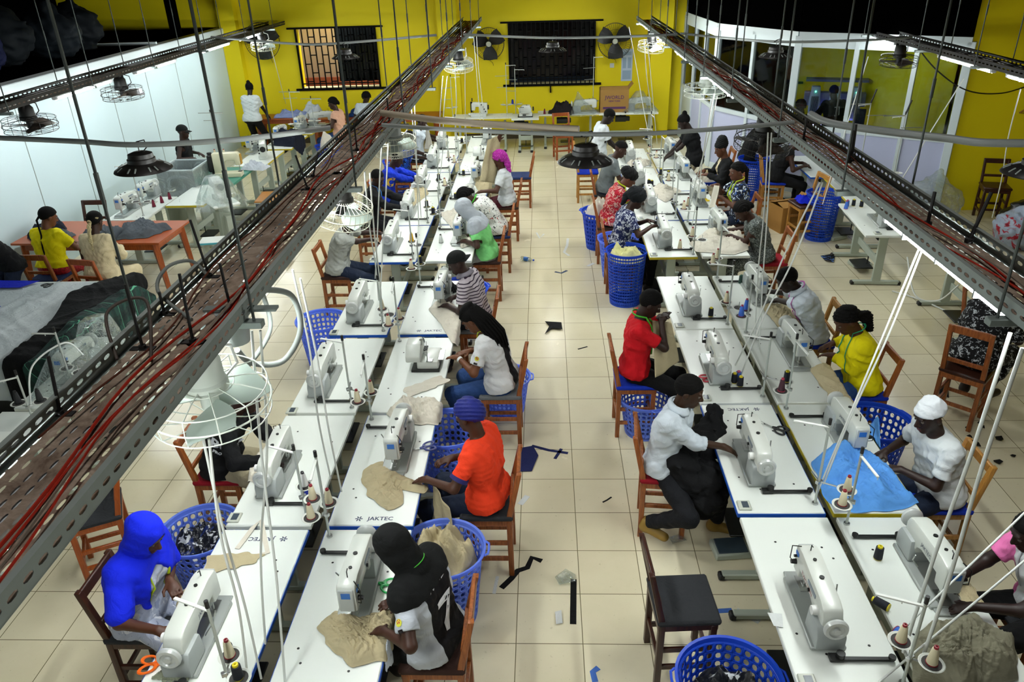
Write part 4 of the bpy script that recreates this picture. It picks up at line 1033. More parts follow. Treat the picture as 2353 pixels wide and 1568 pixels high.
# right hand yellow wall and the glazed office
RX, RY = 5.85, 11.5
struct('wall_right', MB().box((RX + 2.6, RY + .1, 2.6), (5.2, .2, 5.2)).box((RX + .1, (RY + YB) / 2 + .1, 2.6), (.2, YB - RY, 5.2)), YEL)
struct('wall_front', MB().box((.5, -1.6, 2.6), (21, .1, 5.2)), UNLIT); struct('wall_side', MB().box((10.6, 5, 2.6), (.1, 13.4, 5.2)), YELD)
Q = [(2.91, 16.95), (3.04, 14.37), (3.91, 12.73), (5.85, 11.45)]
ZR, ZT = 1.06, 2.40
def along(i, t): a, c = Q[i], Q[i + 1]; return (a[0] + (c[0] - a[0]) * t, a[1] + (c[1] - a[1]) * t)
def seg(mb, p, q, z0, z1, th):
    d = V((q[0] - p[0], q[1] - p[1], 0)); L = d.length; return mb.box((0, 0, 0), (L, th, z1 - z0), TR((p[0] + q[0]) / 2, (p[1] + q[1]) / 2, (z0 + z1) / 2, atan2(d.y, d.x)))
posts = [[0, .36, .68], [0, .48], [0, .37, .72]]
off = struct('window_4', seg(seg(seg(MB(), Q[0], Q[1], ZT - .05, ZT + .06, .08), Q[1], Q[2], ZT - .05, ZT + .06, .08), Q[2], Q[3], ZT - .05, ZT + .06, .08), ALU)
for i in range(3):
    ts = posts[i] + [1]
    rail = MB(); seg(rail, Q[i], Q[i + 1], ZR - .035, ZR + .035, .07); seg(rail, Q[i], Q[i + 1], 0, .1, .06); seg(rail, Q[i], Q[i + 1], ZT - .16, ZT - .05, .05); struct('rail', rail, ALU, off)
    for j, t in enumerate(ts):
        if i < 2 and t == 1: continue
        p = along(i, t); w = .11 if t in (0, 1) else .065; struct('post', MB().box((0, 0, 1.2), (w, .08, 2.4), TR(p[0], p[1], 0, atan2(Q[i + 1][1] - Q[i][1], Q[i + 1][0] - Q[i][0])), b=.004), ALU, off)
    for j in range(len(ts) - 1):
        p, q = along(i, ts[j]), along(i, ts[j + 1]); struct('pane', seg(MB(), p, q, ZR + .03, ZT - .1, .006), GLASS, off); struct('panel', seg(MB(), p, q, .08, ZR - .02, .02), LAV if (i, j) != (0, 0) else ALU, off)
bk = MB()
for i in range(3): seg(bk, Q[i], Q[i + 1], ZT + .06, 5.2, .05)
struct('wall_mezzanine', bk, mat('black_fascia', '#020202', .95, spec=0))  # near-black stands in for the unlit wall above the office rim
struct('trim_8', MB().prism([(2.93, 16.98), (3.06, 14.38), (3.93, 12.75), (5.85, 11.5), (5.85, 16.98)], ZT + .02, ZT + .06), UNLIT)
# ---------------------------------------------------------------- cable trays
def tray_mat():
    t = NT('dusty_cable_tray'); t.set(.9, 0, .1); c = t.ramp(t.noise(7, 6, .7, dist=.6), [(.32, '#5c4d42'), (.55, '#8a7a6c'), (.75, '#b3a596')]); t.base(c); t.bump(t.noise(60, 4), .3, .004); return t.m
TRAYM = tray_mat(); TSIDE = mat('tray_side_galvanised', '#8f9793', .75, var=.35, vs=6, spec=.15); TDARK = mat('tray_dark_steel', '#2a2826', .6, metal=.2, var=.4, vs=9)
def tray(label, xa, xb, z, y0, y1, cols=9, hgt=.065, sidem=None, pitch=.06):
    t = thing('cable_tray', label, 'cable tray', ((xa + xb) / 2, y0, z)); L = y1 - y0; w = xb - xa; n = int(L / pitch); r = random.Random(3)
    pat = lambda i, j: (j % 3 == 2 and i % 4 == 0) or (i // 6 + j) % 11 == 0
    part('tray_floor', MB().holes(cols, n, lambda u, v: (-w / 2 + w * u, L * v, 0.0), .13, .36, skip=lambda i, j: pat(j, i)), TRAYM, t, smooth=False)
    for q, nm in ((-1, 'side_wall'), (1, 'side_wall')):
        x = q * w / 2; b = MB().holes(n, 1, (lambda u, v: (x, L * u, hgt * v)) if q > 0 else (lambda u, v: (x, L * (1 - u), hgt * v)), .33, .12)
        b.box((x - q * .008, L / 2, hgt), (.02, L, .006)).box((x - q * .01, L / 2, -.001), (.02, L, .004))
        o = part(nm, b, [sidem or TSIDE], t, smooth=False); md = o.modifiers.new('gauge', 'SOLIDIFY'); md.thickness = .002
    return t
tray_L = tray('long dusty perforated cable tray crossing the left foreground over the aisle', -1.57, -1.2, 2.45, .55, 16.4)
tray_R = tray('long perforated cable tray running over the right hand rows of tables', 1.74, 2.02, 2.45, 1.2, 15.6, cols=8)
tray_LL = tray('cable tray beside the white wall at far left', -5.62, -5.28, 2.44, 5.0, 16.9, cols=6, sidem=TDARK, pitch=.08)
tray_RR = tray('cable tray at far right in front of the glazed office', 4.66, 4.98, 2.46, 5.2, 11.75, cols=6, sidem=TDARK, pitch=.08)
def wires(n, xa, xb, y0, y1, z, cols, label, seed):
    r = random.Random(seed)
    for i in range(n):
        x = r.uniform(xa + .05, xb - .05); a, f, p = r.uniform(.02, .07), r.uniform(.5, 1.5), r.uniform(0, 6); e = r.uniform(0, y1 - y0) * .35 * (i % 2)
        pts = []; N = int((y1 - y0 - e) / .14)
        for k in range(N + 1):
            y = y0 + e + (y1 - y0 - e) * k / N; xx = x + a * sin(f * y * 2 + p) + .02 * sin(5 * y + p)
            pts.append((min(max(xx, xa + .03), xb - .03), y, z + .012 + .012 * (1 + sin(3.1 * y + p * 2)) + .004 * (i % 3)))
        m = cols[i % len(cols)]; o = V(pts[0])
        solo('wire', MB().tube([V(q) - o for q in pts], .004 + .0015 * (i % 3 == 0), 5), m, label % ('red', 'brown', 'grey', 'dark red')[i % 4], 'wire', tuple(o), group=label % 'loose')
WR = [mat('wire_red', '#9c2a1c', .9, spec=.1), mat('wire_brown', '#553024', .9, spec=.1), mat('wire_grey', '#7a6e62', .9, spec=.1), mat('wire_maroon', '#702018', .9, spec=.1)]
wires(9, -1.57, -1.2, .7, 16, 2.45, WR, 'loose %s electric wire lying in the left foreground tray', 5)
wires(6, 1.74, 2.02, 1.3, 15, 2.45, WR, 'loose %s electric wire lying in the right hand tray', 8)
ROD = mat('threaded_rod', '#4b514f', .45, metal=.6); RODB = mat('black_rod', '#100f0f', .6)
def hanger(label, xa, xb, z, y, group):
    t = thing('tray_hanger', label, 'hanger', ((xa + xb) / 2, y, z), group=group); w = (xb - xa) / 2
    part('channel', MB().box((0, 0, -.02), (2 * w + .14, .042, .03), b=.003), GALV, t)
    for q in (-1, 1): part('rod', MB().cyl((q * (w + .035), 0, -.04), (q * (w + .035), 0, 5.2 - z), .0062, n=7).cyl((q * (w + .035), 0, .5), (q * (w + .035), 0, .6), .0095, n=8), ROD, t)
for i, y in enumerate((.95, 2.75, 4.66, 6.55, 8.4, 10.1, 11.8, 13.5, 15.2)): hanger('pair of threaded hanging rods with channel holding the left foreground tray', -1.61, -1.2, 2.45, y, 'hangers of the left foreground tray')
for i, y in enumerate((2.7, 4.4, 5.75, 7.35, 8.7, 9.95, 11.5, 13.2, 15.0)): hanger('pair of threaded hanging rods with channel holding the right hand tray', 1.74, 2.06, 2.45, y, 'hangers of the right hand tray')
for i, y in enumerate((7.6, 9.2, 10.8, 12.6, 14.4, 16.0)): hanger('thin rods with channel holding the tray beside the white wall', -5.62, -5.28, 2.44, y, 'hangers of the tray by the white wall')
for i, y in enumerate((6.4, 8.9, 10.3, 12.1)): hanger('thin rods with channel holding the tray before the glazed office', 4.66, 4.98, 2.46, y, 'hangers of the tray by the office')
for i, (x, y, h, tx, ty) in enumerate(((-1.56, 2.05, .2, .01, .02), (-1.5, 2.5, .26, 0, 0), (-1.33, 2.55, .27, 0, .02), (-1.3, 2.86, .2, 0, -.01), (-1.52, 3.2, .27, -.03, .0), (-1.55, 2.8, .1, 0, 0), (-1.45, 4.6, .2, -.06, .05), (-1.5, 4.9, .15, .05, .03), (-1.36, 5.6, .2, 0, .0), (-1.3, 6.6, .2, 0, 0))):
    solo('threaded_stud', MB().cyl((0, 0, 0), (tx, ty, h), .006, n=7).cyl((0, 0, 0), (0, 0, .016), .014, n=8).box((0, 0, .002), (.09, .03, .004)), RODB, 'black threaded stud standing up in the left foreground tray', 'rod', (x, y, 2.451), group='studs in the left tray')
for i, (x, y, h, tx, ty) in enumerate(((1.95, 5.0, .2, 0, 0), (1.98, 5.04, .22, .01, .05), (1.9, 3.75, .17, .0, 0), (1.98, 3.5, .22, .08, .06), (1.84, 5.6, .16, 0, 0))):
    solo('threaded_stud', MB().cyl((0, 0, 0), (tx, ty, h), .009, n=7).cyl((0, 0, 0), (0, 0, .02), .02, n=8), RODB, 'black threaded stud standing up in the right hand tray', 'rod', (x, y, 2.451), group='studs in the right tray')
# battens under the trays
def battens(xs, ys, z, lab, L=1.2, tm=None):
    p = None
    for y in ys:
        if p is None: p = make_batten(lab, L, tm); p.location = (xs, y, z); p['group'] = lab + 's'
        else: dup(p, (xs, y, z), 0, lab, lab + 's')
battens(-1.44, (1.5, 3.3, 5.25, 7.5, 9.3, 11.1, 12.9, 14.6), 2.447, 'fluorescent batten fixed below the left foreground tray')
battens(1.83, (3.4, 8.25, 10.7, 13.2, 15.0), 2.447, 'lit fluorescent batten hanging under the right hand tray')
battens(-5.42, (9.3, 11.2, 13.4, 15.2), 2.437, 'lit fluorescent batten under the tray by the white wall', 1.2, TUBEW)
t = make_batten('added unseen fluorescent batten on the mezzanine behind, left one', 1.2, TUBEFILL); t.location = (-1.8, -.9, 4.55); t.rotation_euler = (0, 0, pi / 2)  # unseen fill battens added around the camera to brighten tray tops and near rows
dup(t, (0, .15, 2.6), pi / 2, 'added unseen fluorescent batten under the mezzanine edge')
t = dup(t, (1.6, -.9, 4.55), pi / 2, 'added unseen fluorescent batten on the mezzanine behind, right one')
battens(4.8, (12.0, 9.45, 7.9), 2.457, 'lit fluorescent batten under the tray before the office', 1.2, TUBED)
# conduit pipes strung across
PIPE = mat('grey_conduit', '#8e9390', .45, var=.2, vs=5); PIPEB = mat('beige_trunking', '#b8ab95', .5)
cordrun('grey conduit pipe strung from the white wall to the left tray', [(-6.6, 6.15, 2.62), (-4.11, 5.78, 2.56), (-3.42, 5.64, 2.55), (-2.93, 5.52, 2.545), (-2.22, 5.6, 2.55), (-1.6, 5.84, 2.57)], .02, PIPE, 'pipe', 'conduit_pipe')
cordrun('grey conduit pipe strung between the two long trays, nearer one', [(-1.22, 5.9, 2.57), (-.6, 5.75, 2.55), (.25, 5.6, 2.535), (.8, 5.56, 2.54), (1.45, 5.62, 2.56), (1.78, 5.68, 2.57)], .016, PIPE, 'pipe', 'conduit_pipe')
cordrun('beige plastic trunking tied along the nearer conduit pipe', [(-1.28, 6.22, 2.60), (-.76, 5.96, 2.58), (-.2, 5.76, 2.57), (.25, 5.62, 2.565)], .026, PIPEB, 'pipe', 'trunking')
cordrun('thick grey conduit pipe from the right tray to the right wall', [(1.98, 5.95, 2.57), (2.07, 5.62, 2.56), (2.59, 5.2, 2.55), (3.0, 5.0, 2.55), (4.6, 4.9, 2.58)], .026, PIPE, 'pipe', 'conduit_pipe')
cordrun('grey conduit pipe crossing before the barred left window', [(-5.4, 13.3, 2.56), (-3.84, 12.3, 2.53), (-3.07, 12.0, 2.54), (-1.6, 12.4, 2.58)], .018, PIPE, 'pipe', 'conduit_pipe')
cordrun('grey conduit pipe crossing before the middle back window', [(-1.2, 12.5, 2.57), (0.08, 12.0, 2.54), (1.31, 11.8, 2.55), (1.9, 11.8, 2.56)], .018, PIPE, 'pipe', 'conduit_pipe')
cordrun('grey conduit pipe from the right tray towards the glazed office', [(1.95, 11.8, 2.57), (2.91, 10.75, 2.55), (3.95, 10.6, 2.55), (4.7, 10.7, 2.56)], .016, PIPE, 'pipe', 'conduit_pipe')
pl = make_pendant('black pendant lamp hanging before the white wall panels'); pl.location = (-2.95, 5.55, 2.52)
lens = emis('led_lens', (1, 1, .97), 130); dl = make_pendant('distant pendant lamp hanging lit before the dark middle window'); dl.location = (.14, 12.0, 2.52); part('lens', MB().lathe([(0, -.119), (.085, -.119), (.085, -.121), (0, -.122)], 20), lens, dl)
for loc, lb in (((.3, 5.6, 2.5), 'black pendant lamp hanging over the middle aisle'), ((3.12, 4.96, 2.53), 'black pendant lamp hanging at the right edge'), ((-2.92, 12.0, 2.5), 'distant pendant lamp before the barred left window'), ((3.0, 10.7, 2.53), 'pendant lamp hanging before the office glass')): dup(pl, loc, .4, lb)
CW = mat('cream_cage', '#cfd0bb', .4); CB = mat('black_cage', '#141312', .45); CWH = mat('white_cage', '#d5ddd2', .4)
BG = mat('grey_fan_body', '#7f8480', .45); BB = mat('black_fan_body', '#100f0e', .5); BW = mat('white_fan_body', '#c9d2c8', .4)
def fan(lab, loc, body, cage, r, tilt=0, rz=0, dome=False):
    f = make_orbit_fan(lab, body, cage, r, tilt, dome); f.location = loc; f.rotation_euler = (0, 0, rz)
fan('white caged fan with pale blades below the left tray in the foreground', (-1.32, 2.55, 2.45), BW, CWH, .235, .1, .5)
fan('cream caged fan lit from within below the left tray', (-1.36, 4.98, 2.45), BB, CW, .21, .3, 1.2, True)
fan('cream basket cage fan above the person in the blue hoodie', (-1.33, 6.85, 2.45), BG, CW, .2, .08, .2, True)
fan('small dark fan at the far end of the left tray', (-1.25, 12.0, 2.45), BB, CW, .22, .2, .2, True)
fan('black wire cage fan hanging below the right tray', (1.87, 6.72, 2.45), BB, CB, .24, .22, .3, True)
fan('white caged fan shining near the tube under the right tray', (1.86, 9.3, 2.45), BW, CWH, .24, 0, .8)
fan('small dark fan at the far end of the right tray', (1.78, 13.6, 2.45), BB, CW, .22, .15, .5)
fan('black caged fan at the left edge before the white wall', (-5.5, 8.25, 2.44), BB, CB, .27, .05, .9)
fan('black caged fan between two tube lights by the white wall', (-5.45, 10.2, 2.44), BB, CB, .26, .05, .3)
fan('black fan below the far end of the left wall tray', (-5.3, 15.4, 2.44), BB, CW, .22, .1, .3)
fan('black orbit fan hanging before the office glass', (4.8, 11.2, 2.46), BB, CB, .24, .05, .3)
for x, z, r, lb in ((-1.1, 1.98, .31, 'black wall fan left of the middle back window'), (1.45, 1.97, .34, 'black wall fan right of the middle back window'), (-5.75, 2.15, .36, 'black wall fan high on the back wall behind the left tray')):
    f = make_wall_fan(lb, r); f.location = (x, YB, z)
f = make_wall_fan('dark fan high on the yellow wall at the top right corner', .36); f.location = (8.2, RY, 2.55)

# the room was measured against a 0.4 m tile; the tiles are 0.456 m, so everything built so far takes that scale
K = 4.25 / 3.75
for o in list(COL.objects):
    if o.parent is None: o.location = o.location * K; o.scale = (K, K, K)
XL *= K; YB *= K

# ================================================================ ROWS OF SEWING TABLES
AX, BX, CX, DX = -1.21, -1.915, 1.592, 2.235
RL = (3.337, 4.771, 6.204, 7.685, 9.717, 11.15, 12.58, 14.02, 15.45); RR_ = (3.466, 4.90, 6.32, 7.73, 9.75, 11.19, 12.62, 14.05)
WHO = {'A1': 'the person in the number seven jersey', 'A2': 'the person in the orange jersey', 'A3': 'the person with long braids', 'A4': 'the person in the striped polo shirt',
       'A5': 'the person in the light green shirt', 'A6': 'the person in the speckled bird-print shirt', 'A7': 'the person in the magenta headscarf', 'A8': 'the empty blue-seated chair', 'A9': 'the far end of the left rows',
       'B1': 'the person in the bright blue hijab', 'B2': 'the person in the black lettered jacket', 'B3': 'the empty place facing the braided person', 'B4': 'the empty place facing the striped polo shirt',
       'B5': 'the person half hidden by the cream fan', 'B6': 'the shaven-headed person in black jacket', 'B7': 'the person in the blue hoodie', 'B8': 'the person in the blue patterned shirt', 'B9': 'the person in white beyond the blue patterned shirt',
       'C1': 'the empty grey-seated chair', 'C2': 'the person in the white long-sleeved shirt', 'C3': 'the person in the red shirt', 'C4': 'the empty place beside the tall blue basket',
       'C5': 'the person in the navy print blouse', 'C6': 'the person in the red floral blouse', 'C7': 'the person in the grey shirt', 'C8': 'the standing person in white and navy',
       'D1': 'the person in pink and white', 'D2': 'the person in the white cap', 'D3': 'the person in the yellow top', 'D4': 'the person with pink tape measure',
       'D5': 'the person in the grey speckled dress', 'D6': 'the person in the blue floral blouse', 'D7': 'the person in the black turban', 'D8': 'the standing person with hair bun'}
ST = {}
for i, y in enumerate(RL): ST['A%d' % (i + 1)] = (AX, y, pi / 2); ST['B%d' % (i + 1)] = (BX, y, -pi / 2)
for i, y in enumerate(RR_): ST['C%d' % (i + 1)] = (CX, y, -pi / 2); ST['D%d' % (i + 1)] = (DX, y, pi / 2)
def W2(st, lx, ly, z=0):
    x, y, a = ST[st]; return (x + lx * cos(a) - ly * sin(a), y + lx * sin(a) + ly * cos(a), z)
EDGE = dict(A1=BLUEE, A2=BLUEE, A3=None, A4=BLUEE, A5=None, A6=BLUEE, A7=BLUEE, A8=BLUEE, A9=None, B1=BLUEE, B2=WHTE, B3=None, B4=BLUEE, B5=BLUEE, B6=BLUEE, B7=None, B8=BLUEE, B9=None,
            C1=None, C2=BLUEE, C3=None, C4=None, C5=YELE, C6=BLUEE, C7=BLUEE, C8=YELE, D1=None, D2=YELE, D3=None, D4=None, D5=None, D6=BLUEE, D7=BLUEE, D8=YELE)
EN = {id(BLUEE): 'blue-edged ', id(YELE): 'yellow-edged ', id(WHTE): '', id(None): ''}
P_tab = {}; P_mac = None; P_ov = None
OVER = ('A3', 'A8')
OFFX = {'B1': .24, 'B3': .2, 'B4': .18, 'A1': .12}
def big(o): o.scale = (1.08,) * 3; return o
for st, (x, y, a) in ST.items():
    e = EDGE[st]; k = id(e); lb = 'white %ssewing table of %s' % (EN[k], WHO[st])
    if k not in P_tab: t = P_tab[k] = make_table(lb, edge=e); t.location = (x, y, 0); t.rotation_euler = (0, 0, a); t['group'] = 'sewing tables'
    else: dup(P_tab[k], (x, y, 0), a, lb, 'sewing tables')
    pos = W2(st, OFFX.get(st, .15), -.085 if st[0] == 'B' else -.065, .761)
    if st in OVER:
        lb = 'white overlock machine on the table of ' + WHO[st]
        if P_ov is None: P_ov = make_overlock(lb); P_ov.location = pos; P_ov.rotation_euler = (0, 0, a); P_ov['group'] = 'overlock machines'
        else: dup(P_ov, pos, a, lb, 'overlock machines')
        continue
    lb = 'white lockstitch sewing machine of ' + WHO[st]
    if st == 'C1':
        t = big(make_machine(lb, brand='TWO LION', ink=mat('red_ink', '#8c1c28', .6))); t.location = pos; t.rotation_euler = (0, 0, a); t['group'] = 'lockstitch sewing machines'; continue
    if P_mac is None: P_mac = big(make_machine(lb)); P_mac.location = pos; P_mac.rotation_euler = (0, 0, a); P_mac['group'] = 'lockstitch sewing machines'
    else: dup(P_mac, pos, a, lb, 'lockstitch sewing machines')
# brand lettering on two table tops and a ruler line
for st, lx, ly, fl in (('A2', -.63, -.06, 1), ('A4', -.63, -.06, 1), ('B1', -.6, .0, 0), ('C2', -.62, .0, 0)):
    x, y, z = W2(st, lx, ly, .7612); tx = text_mesh('JAKTEC', .052, bold=.0008); M = Matrix.Identity(4)
    star = MB()
    for k in range(6): star.box((.016, 0, 0), (.02, .008, .0004), Matrix.Rotation(k * pi / 3, 4, 'Z'))
    tx.add(star.v, star.f, 0, TR(-.15, 0, 0)); top = [o for o in bpy.data.objects if o.name.startswith('tabletop') and o.parent and abs(o.parent.location.x - ST[st][0]) < .01 and abs(o.parent.location.y - ST[st][1]) < .01][0]
    l = part('lettering', MB().add(tx.v, tx.f, 0, TR(lx, ly, .7612, -pi / 2 if fl else -pi / 2)), INK, top, smooth=False)
# thread stands and what stands on them: cream cone C, black spool K, blue spool B, white W, yellow Y, maroon M, green G
P_st = {}
STANDS = dict(A1='CC', A2='CC', A3='CC', A4='CK', A5='K', A6='C', A7='C', A8='K', B1='CK', B2='WC', B3='', B4='C', B5='Y', B6='K', B7='K', B8='C', B9='C', C1='CC', C2='', C3='', C4='C', C5='C', C6='W', C7='KK', C8='C', D1='CC', D2='MK', D3='BB', D4='CC', D5='CC', D6='C', D7='C', D8='K')
CONES = {}
def spool(kind, loc, label, group=None, tilt=None):
    spec = {'C': ('cone', '#d8cfae', '#8c1626'), 'K': ('spool', '#111520', '#d8c81a'), 'B': ('cone', '#3f6fd0', '#a33a5a'), 'W': ('cone', '#e4e6e2', '#303030'), 'Y': ('cone', '#d9a800', '#e0d28a'), 'M': ('cone', '#3b1b26', '#b0304a'), 'G': ('spool', '#1d3b33', '#2a5a4a'),
            'S': ('spool', '#3a63b4', '#b04a6a'), 'N': ('spool', '#1c2f9c', '#101010'), 'D': ('cone', '#17181a', '#0c0c0c'), 'R': ('cone', '#6b0f2a', '#3a0816')}[kind]
    if kind not in CONES: t = CONES[kind] = (make_cone if spec[0] == 'cone' else make_spool)(label, spec[1], spec[2]); t.location = loc; t['group'] = group or 'thread cones'
    else: t = dup(CONES[kind], loc, rnd.uniform(0, 6), label, group or 'thread cones')
    if tilt: t.rotation_euler = tilt
    return t
CN = {'C': 'cream cone', 'K': 'black yellow-cored spool', 'B': 'blue cone', 'W': 'white cone', 'Y': 'yellow cone', 'M': 'maroon cone', 'D': 'charcoal thread cone'}
for i, (st, sp) in enumerate(STANDS.items()):
    x, y, a = ST[st]; nt = 2; key = (st in ('B3', 'C2', 'C3'), i % 2)
    loc = W2(st, .625, .25, .761); lb = 'metal thread stand behind the machine of ' + WHO[st]; ra = a + (-.5 if st[0] in 'AD' else .6)
    if st in ('C2', 'C3', 'C4'): loc = W2(st, .6, .25, .761)
    if key not in P_st: t = P_st[key] = make_stand(lb, .58 if i % 2 else .66, 0 if key[0] else 2, True, .6); t.location = loc; t.rotation_euler = (0, 0, ra); t['group'] = 'thread stands'
    else: dup(P_st[key], loc, ra, lb, 'thread stands')
    for j, k in enumerate(sp):
        ox, oy = ((-.085, .045), (.085, .045))[j]
        spool(k, (loc[0] + ox * cos(ra) - oy * sin(ra), loc[1] + ox * sin(ra) + oy * cos(ra), .761 + .2 + .0085), '%s %s on the stand of %s' % (('left', 'right')[j], CN[k], WHO[st]))
for k, st, lx, ly, w in (('S', 'C3', .33, .1, 'blue thread spool, leftmost of three beside the red scissors'), ('K', 'C3', .36, .06, 'short black spool beside the blue one near red scissors'), ('K', 'C3', .42, .1, 'rightmost black spool of three near red scissors'),
                      ('K', 'C4', .40, .12, 'single black spool on the table beside the tall blue basket'), ('G', 'D4', .46, .02, 'dark green spool beside the person with pink tape'), ('K', 'D4', .42, -.03, 'black spool between green and blue spools'), ('S', 'D4', .4, -.1, 'blue spool behind the machine of the person with pink tape'),
                      ('K', 'D1', .3, .17, 'black spool standing on the table of the person in pink'), ('N', 'B2', .36, .18, 'royal blue thread spool behind the machine of the person in lettered jacket'), ('K', 'B1', .36, .14, 'black spool beside cream cone of the blue hijab person'),
                      ('K', 'A7', .46, .17, 'black spool on the table of the person in magenta headscarf'), ('K', 'C7', .38, .08, 'left of a black spool pair before the person in grey shirt'), ('K', 'C7', .44, .12, 'right of a black spool pair before the person in grey shirt'), ('C', 'C5', .4, .12, 'cream cone standing on the yellow-edged table'),
                      ('W', 'A5', -.02, .17, 'white thread cone behind the machine of the person in light green'), ('K', 'A6', .52, .17, 'black spool lying over at the table corner near bird-print shirt')):
    spool(k, W2(st, lx, ly, .762), w)
spool('B', (1.93, 3.17, .79), 'blue thread spool lying across the seam beside the front right table', tilt=(pi / 2, 0, .5)); spool('K', (1.96, 3.33, .79), 'black spool lying across the seam beside the front right table', tilt=(pi / 2, 0, -2.4))

# ================================================================ CHAIRS
SEATS = dict(black=cloth('seat_charcoal', '#2c2e31', .2), grey=cloth('seat_grey', '#6f7274', .15), red=cloth('seat_red', '#8e1020', .2), blue=cloth('seat_blue', '#1233b4', .2), brown=cloth('seat_brown', '#3a2620', .2), denim=cloth('seat_denim', '#26345c', .2), wood=WOODD)
CH = {}
def chair(lab, x, y, rz, seat='black', wd=WOOD, grp='wooden chairs', tall=.94, seat_h=.55):
    k = (seat, wd.name, tall)
    if k not in CH: t = CH[k] = make_chair(wd, SEATS[seat], lab, tall=tall, seat_h=seat_h); t.location = (x, y, 0); t.rotation_euler = (0, 0, rz); t['group'] = grp
    else: t = dup(CH[k], (x, y, 0), rz, lab, grp)
    return t
HX = dict(A1=-.67, A2=-.44, A3=-.42, A4=-.75, A5=-.77, A6=-.68, A7=-.60, A8=-.42, B1=-2.52, B2=-2.60, B5=-2.66, B6=-2.62, B7=-2.60, B8=-2.56, B9=-2.5, C2=.92, C3=.84, C5=1.0, C6=.95, C7=1.0, D1=2.95, D2=2.85, D3=2.86, D4=2.72, D5=2.78, D6=2.85, D7=2.94)
HIP = {}
def seat(st, y, seat_, wd=WOOD, dx=0, rot=0, lab=None):
    x = HX[st]; a = ST[st][2] + rot
    HIP[st] = (x, y, a)
    chair(lab or 'wooden chair under ' + WHO[st], x + dx, y, a, seat_, wd)
seat('A1', 3.25, 'brown'); seat('A2', 4.58, 'black'); seat('A3', 6.26, 'grey'); seat('A4', 7.62, 'grey'); seat('A5', 9.65, 'brown'); seat('A6', 10.65, 'denim'); seat('A7', 12.0, 'brown')
seat('A8', 13.75, 'denim', lab='empty wooden chair with blue seat at the far left rows')
seat('B1', 3.45, 'black', WOODD); seat('B2', 5.0, 'red'); seat('B5', 9.2, 'brown'); seat('B6', 11.1, 'brown'); seat('B7', 12.3, 'black'); seat('B8', 13.7, 'black'); seat('B9', 15.1, 'black')
seat('C2', 5.0, 'red', rot=-.1); seat('C3', 6.42, 'blue'); seat('C5', 9.85, 'brown'); seat('C6', 10.95, 'brown'); seat('C7', 12.6, 'black')
seat('D1', 3.45, 'black'); seat('D2', 4.65, 'blue', WOODL); seat('D3', 6.2, 'blue'); seat('D4', 7.2, 'blue', WOODL); seat('D5', 9.45, 'red', dx=.1); seat('D6', 11.0, 'brown'); seat('D7', 12.4, 'brown')
chair('empty chair with dark grey seat in the front of the middle aisle', .84, 3.62, -pi / 2 + .06, 'black', WOODD)
chair('pale wooden stool-like chair with blue cushion near the aisle end', .78, 14.0, -pi / 2, 'blue', WOODL, tall=1.06)
chair('light wooden chair holding a folded blue cloth beside the carton', 4.05, 11.8, 1.75, 'wood', WOODL, tall=1.0)
chair('light wooden chair under the person in black sleeveless top', 3.88, 13.1, -pi / 2 - .15, 'blue', WOODL, tall=1.0)
chair('dark chair standing against the yellow right wall', 7.3, 12.55, pi - .25, 'wood', WOODD)
chair('tall reddish chair nearest, beneath the person in black floral dress', 4.0, 6.55, -.75, 'wood', WOOD, tall=1.05)
chair('second tall chair just behind the black floral dress', 4.55, 7.35, -2.3, 'wood', WOOD, tall=1.04)
chair('empty orange wooden chair in the left foreground under the tray', -3.42, 4.5, 2.05, 'black', WOODO)
chair('wooden chair under the person in yellow with red trousers', -6.48, 9.2, -.05, 'denim', WOOD)
chair('wooden chair under the person with blond plait', -5.70, 9.0, -.2, 'red', WOODO)
chair('dark chair pushed in behind the orange work table', -6.95, 11.12, pi, 'brown', WOODD)
chair('wooden chair at the back wall near the clear-wrapped machine', .42, 17.2, pi + .2, 'wood', WOODO)
chair('brown chair behind the person in black turban', 3.05, 13.6, pi / 2, 'brown', WOOD, tall=1.0)

# ================================================================ CLOTHES
def plain(n, c, **k): return cloth(n, c, **k)
def striped(name, a, b, period, axis=2, duty=.5, extra=None):
    t = NT(name); t.set(.85, spec=.25); sx = t.n('SeparateXYZ'); t.l(t.co(), sx.inputs[0])
    w = t.math('ADD', sx.outputs[axis], t.math('MULTIPLY', t.noise(5, 2), .012)); f = t.math('FRACT', t.math('DIVIDE', w, period)); c = t.mix(t.math('LESS_THAN', f, duty), a, b); t.base(c); t.bump(t.noise(11, 2, dist=1.5), .5, .02); return t.m
def panel_shirt(name, a, b, half, axis=0):
    """white shirt with a dark centre panel about the spine (object x)"""
    t = NT(name); t.set(.8, spec=.25); sx = t.n('SeparateXYZ'); t.l(t.co(), sx.inputs[0]); c = t.mix(t.math('LESS_THAN', t.math('ABSOLUTE', sx.outputs[axis]), half), a, b); t.base(c); t.bump(t.noise(11, 2, dist=1.5), .5, .02); return t.m
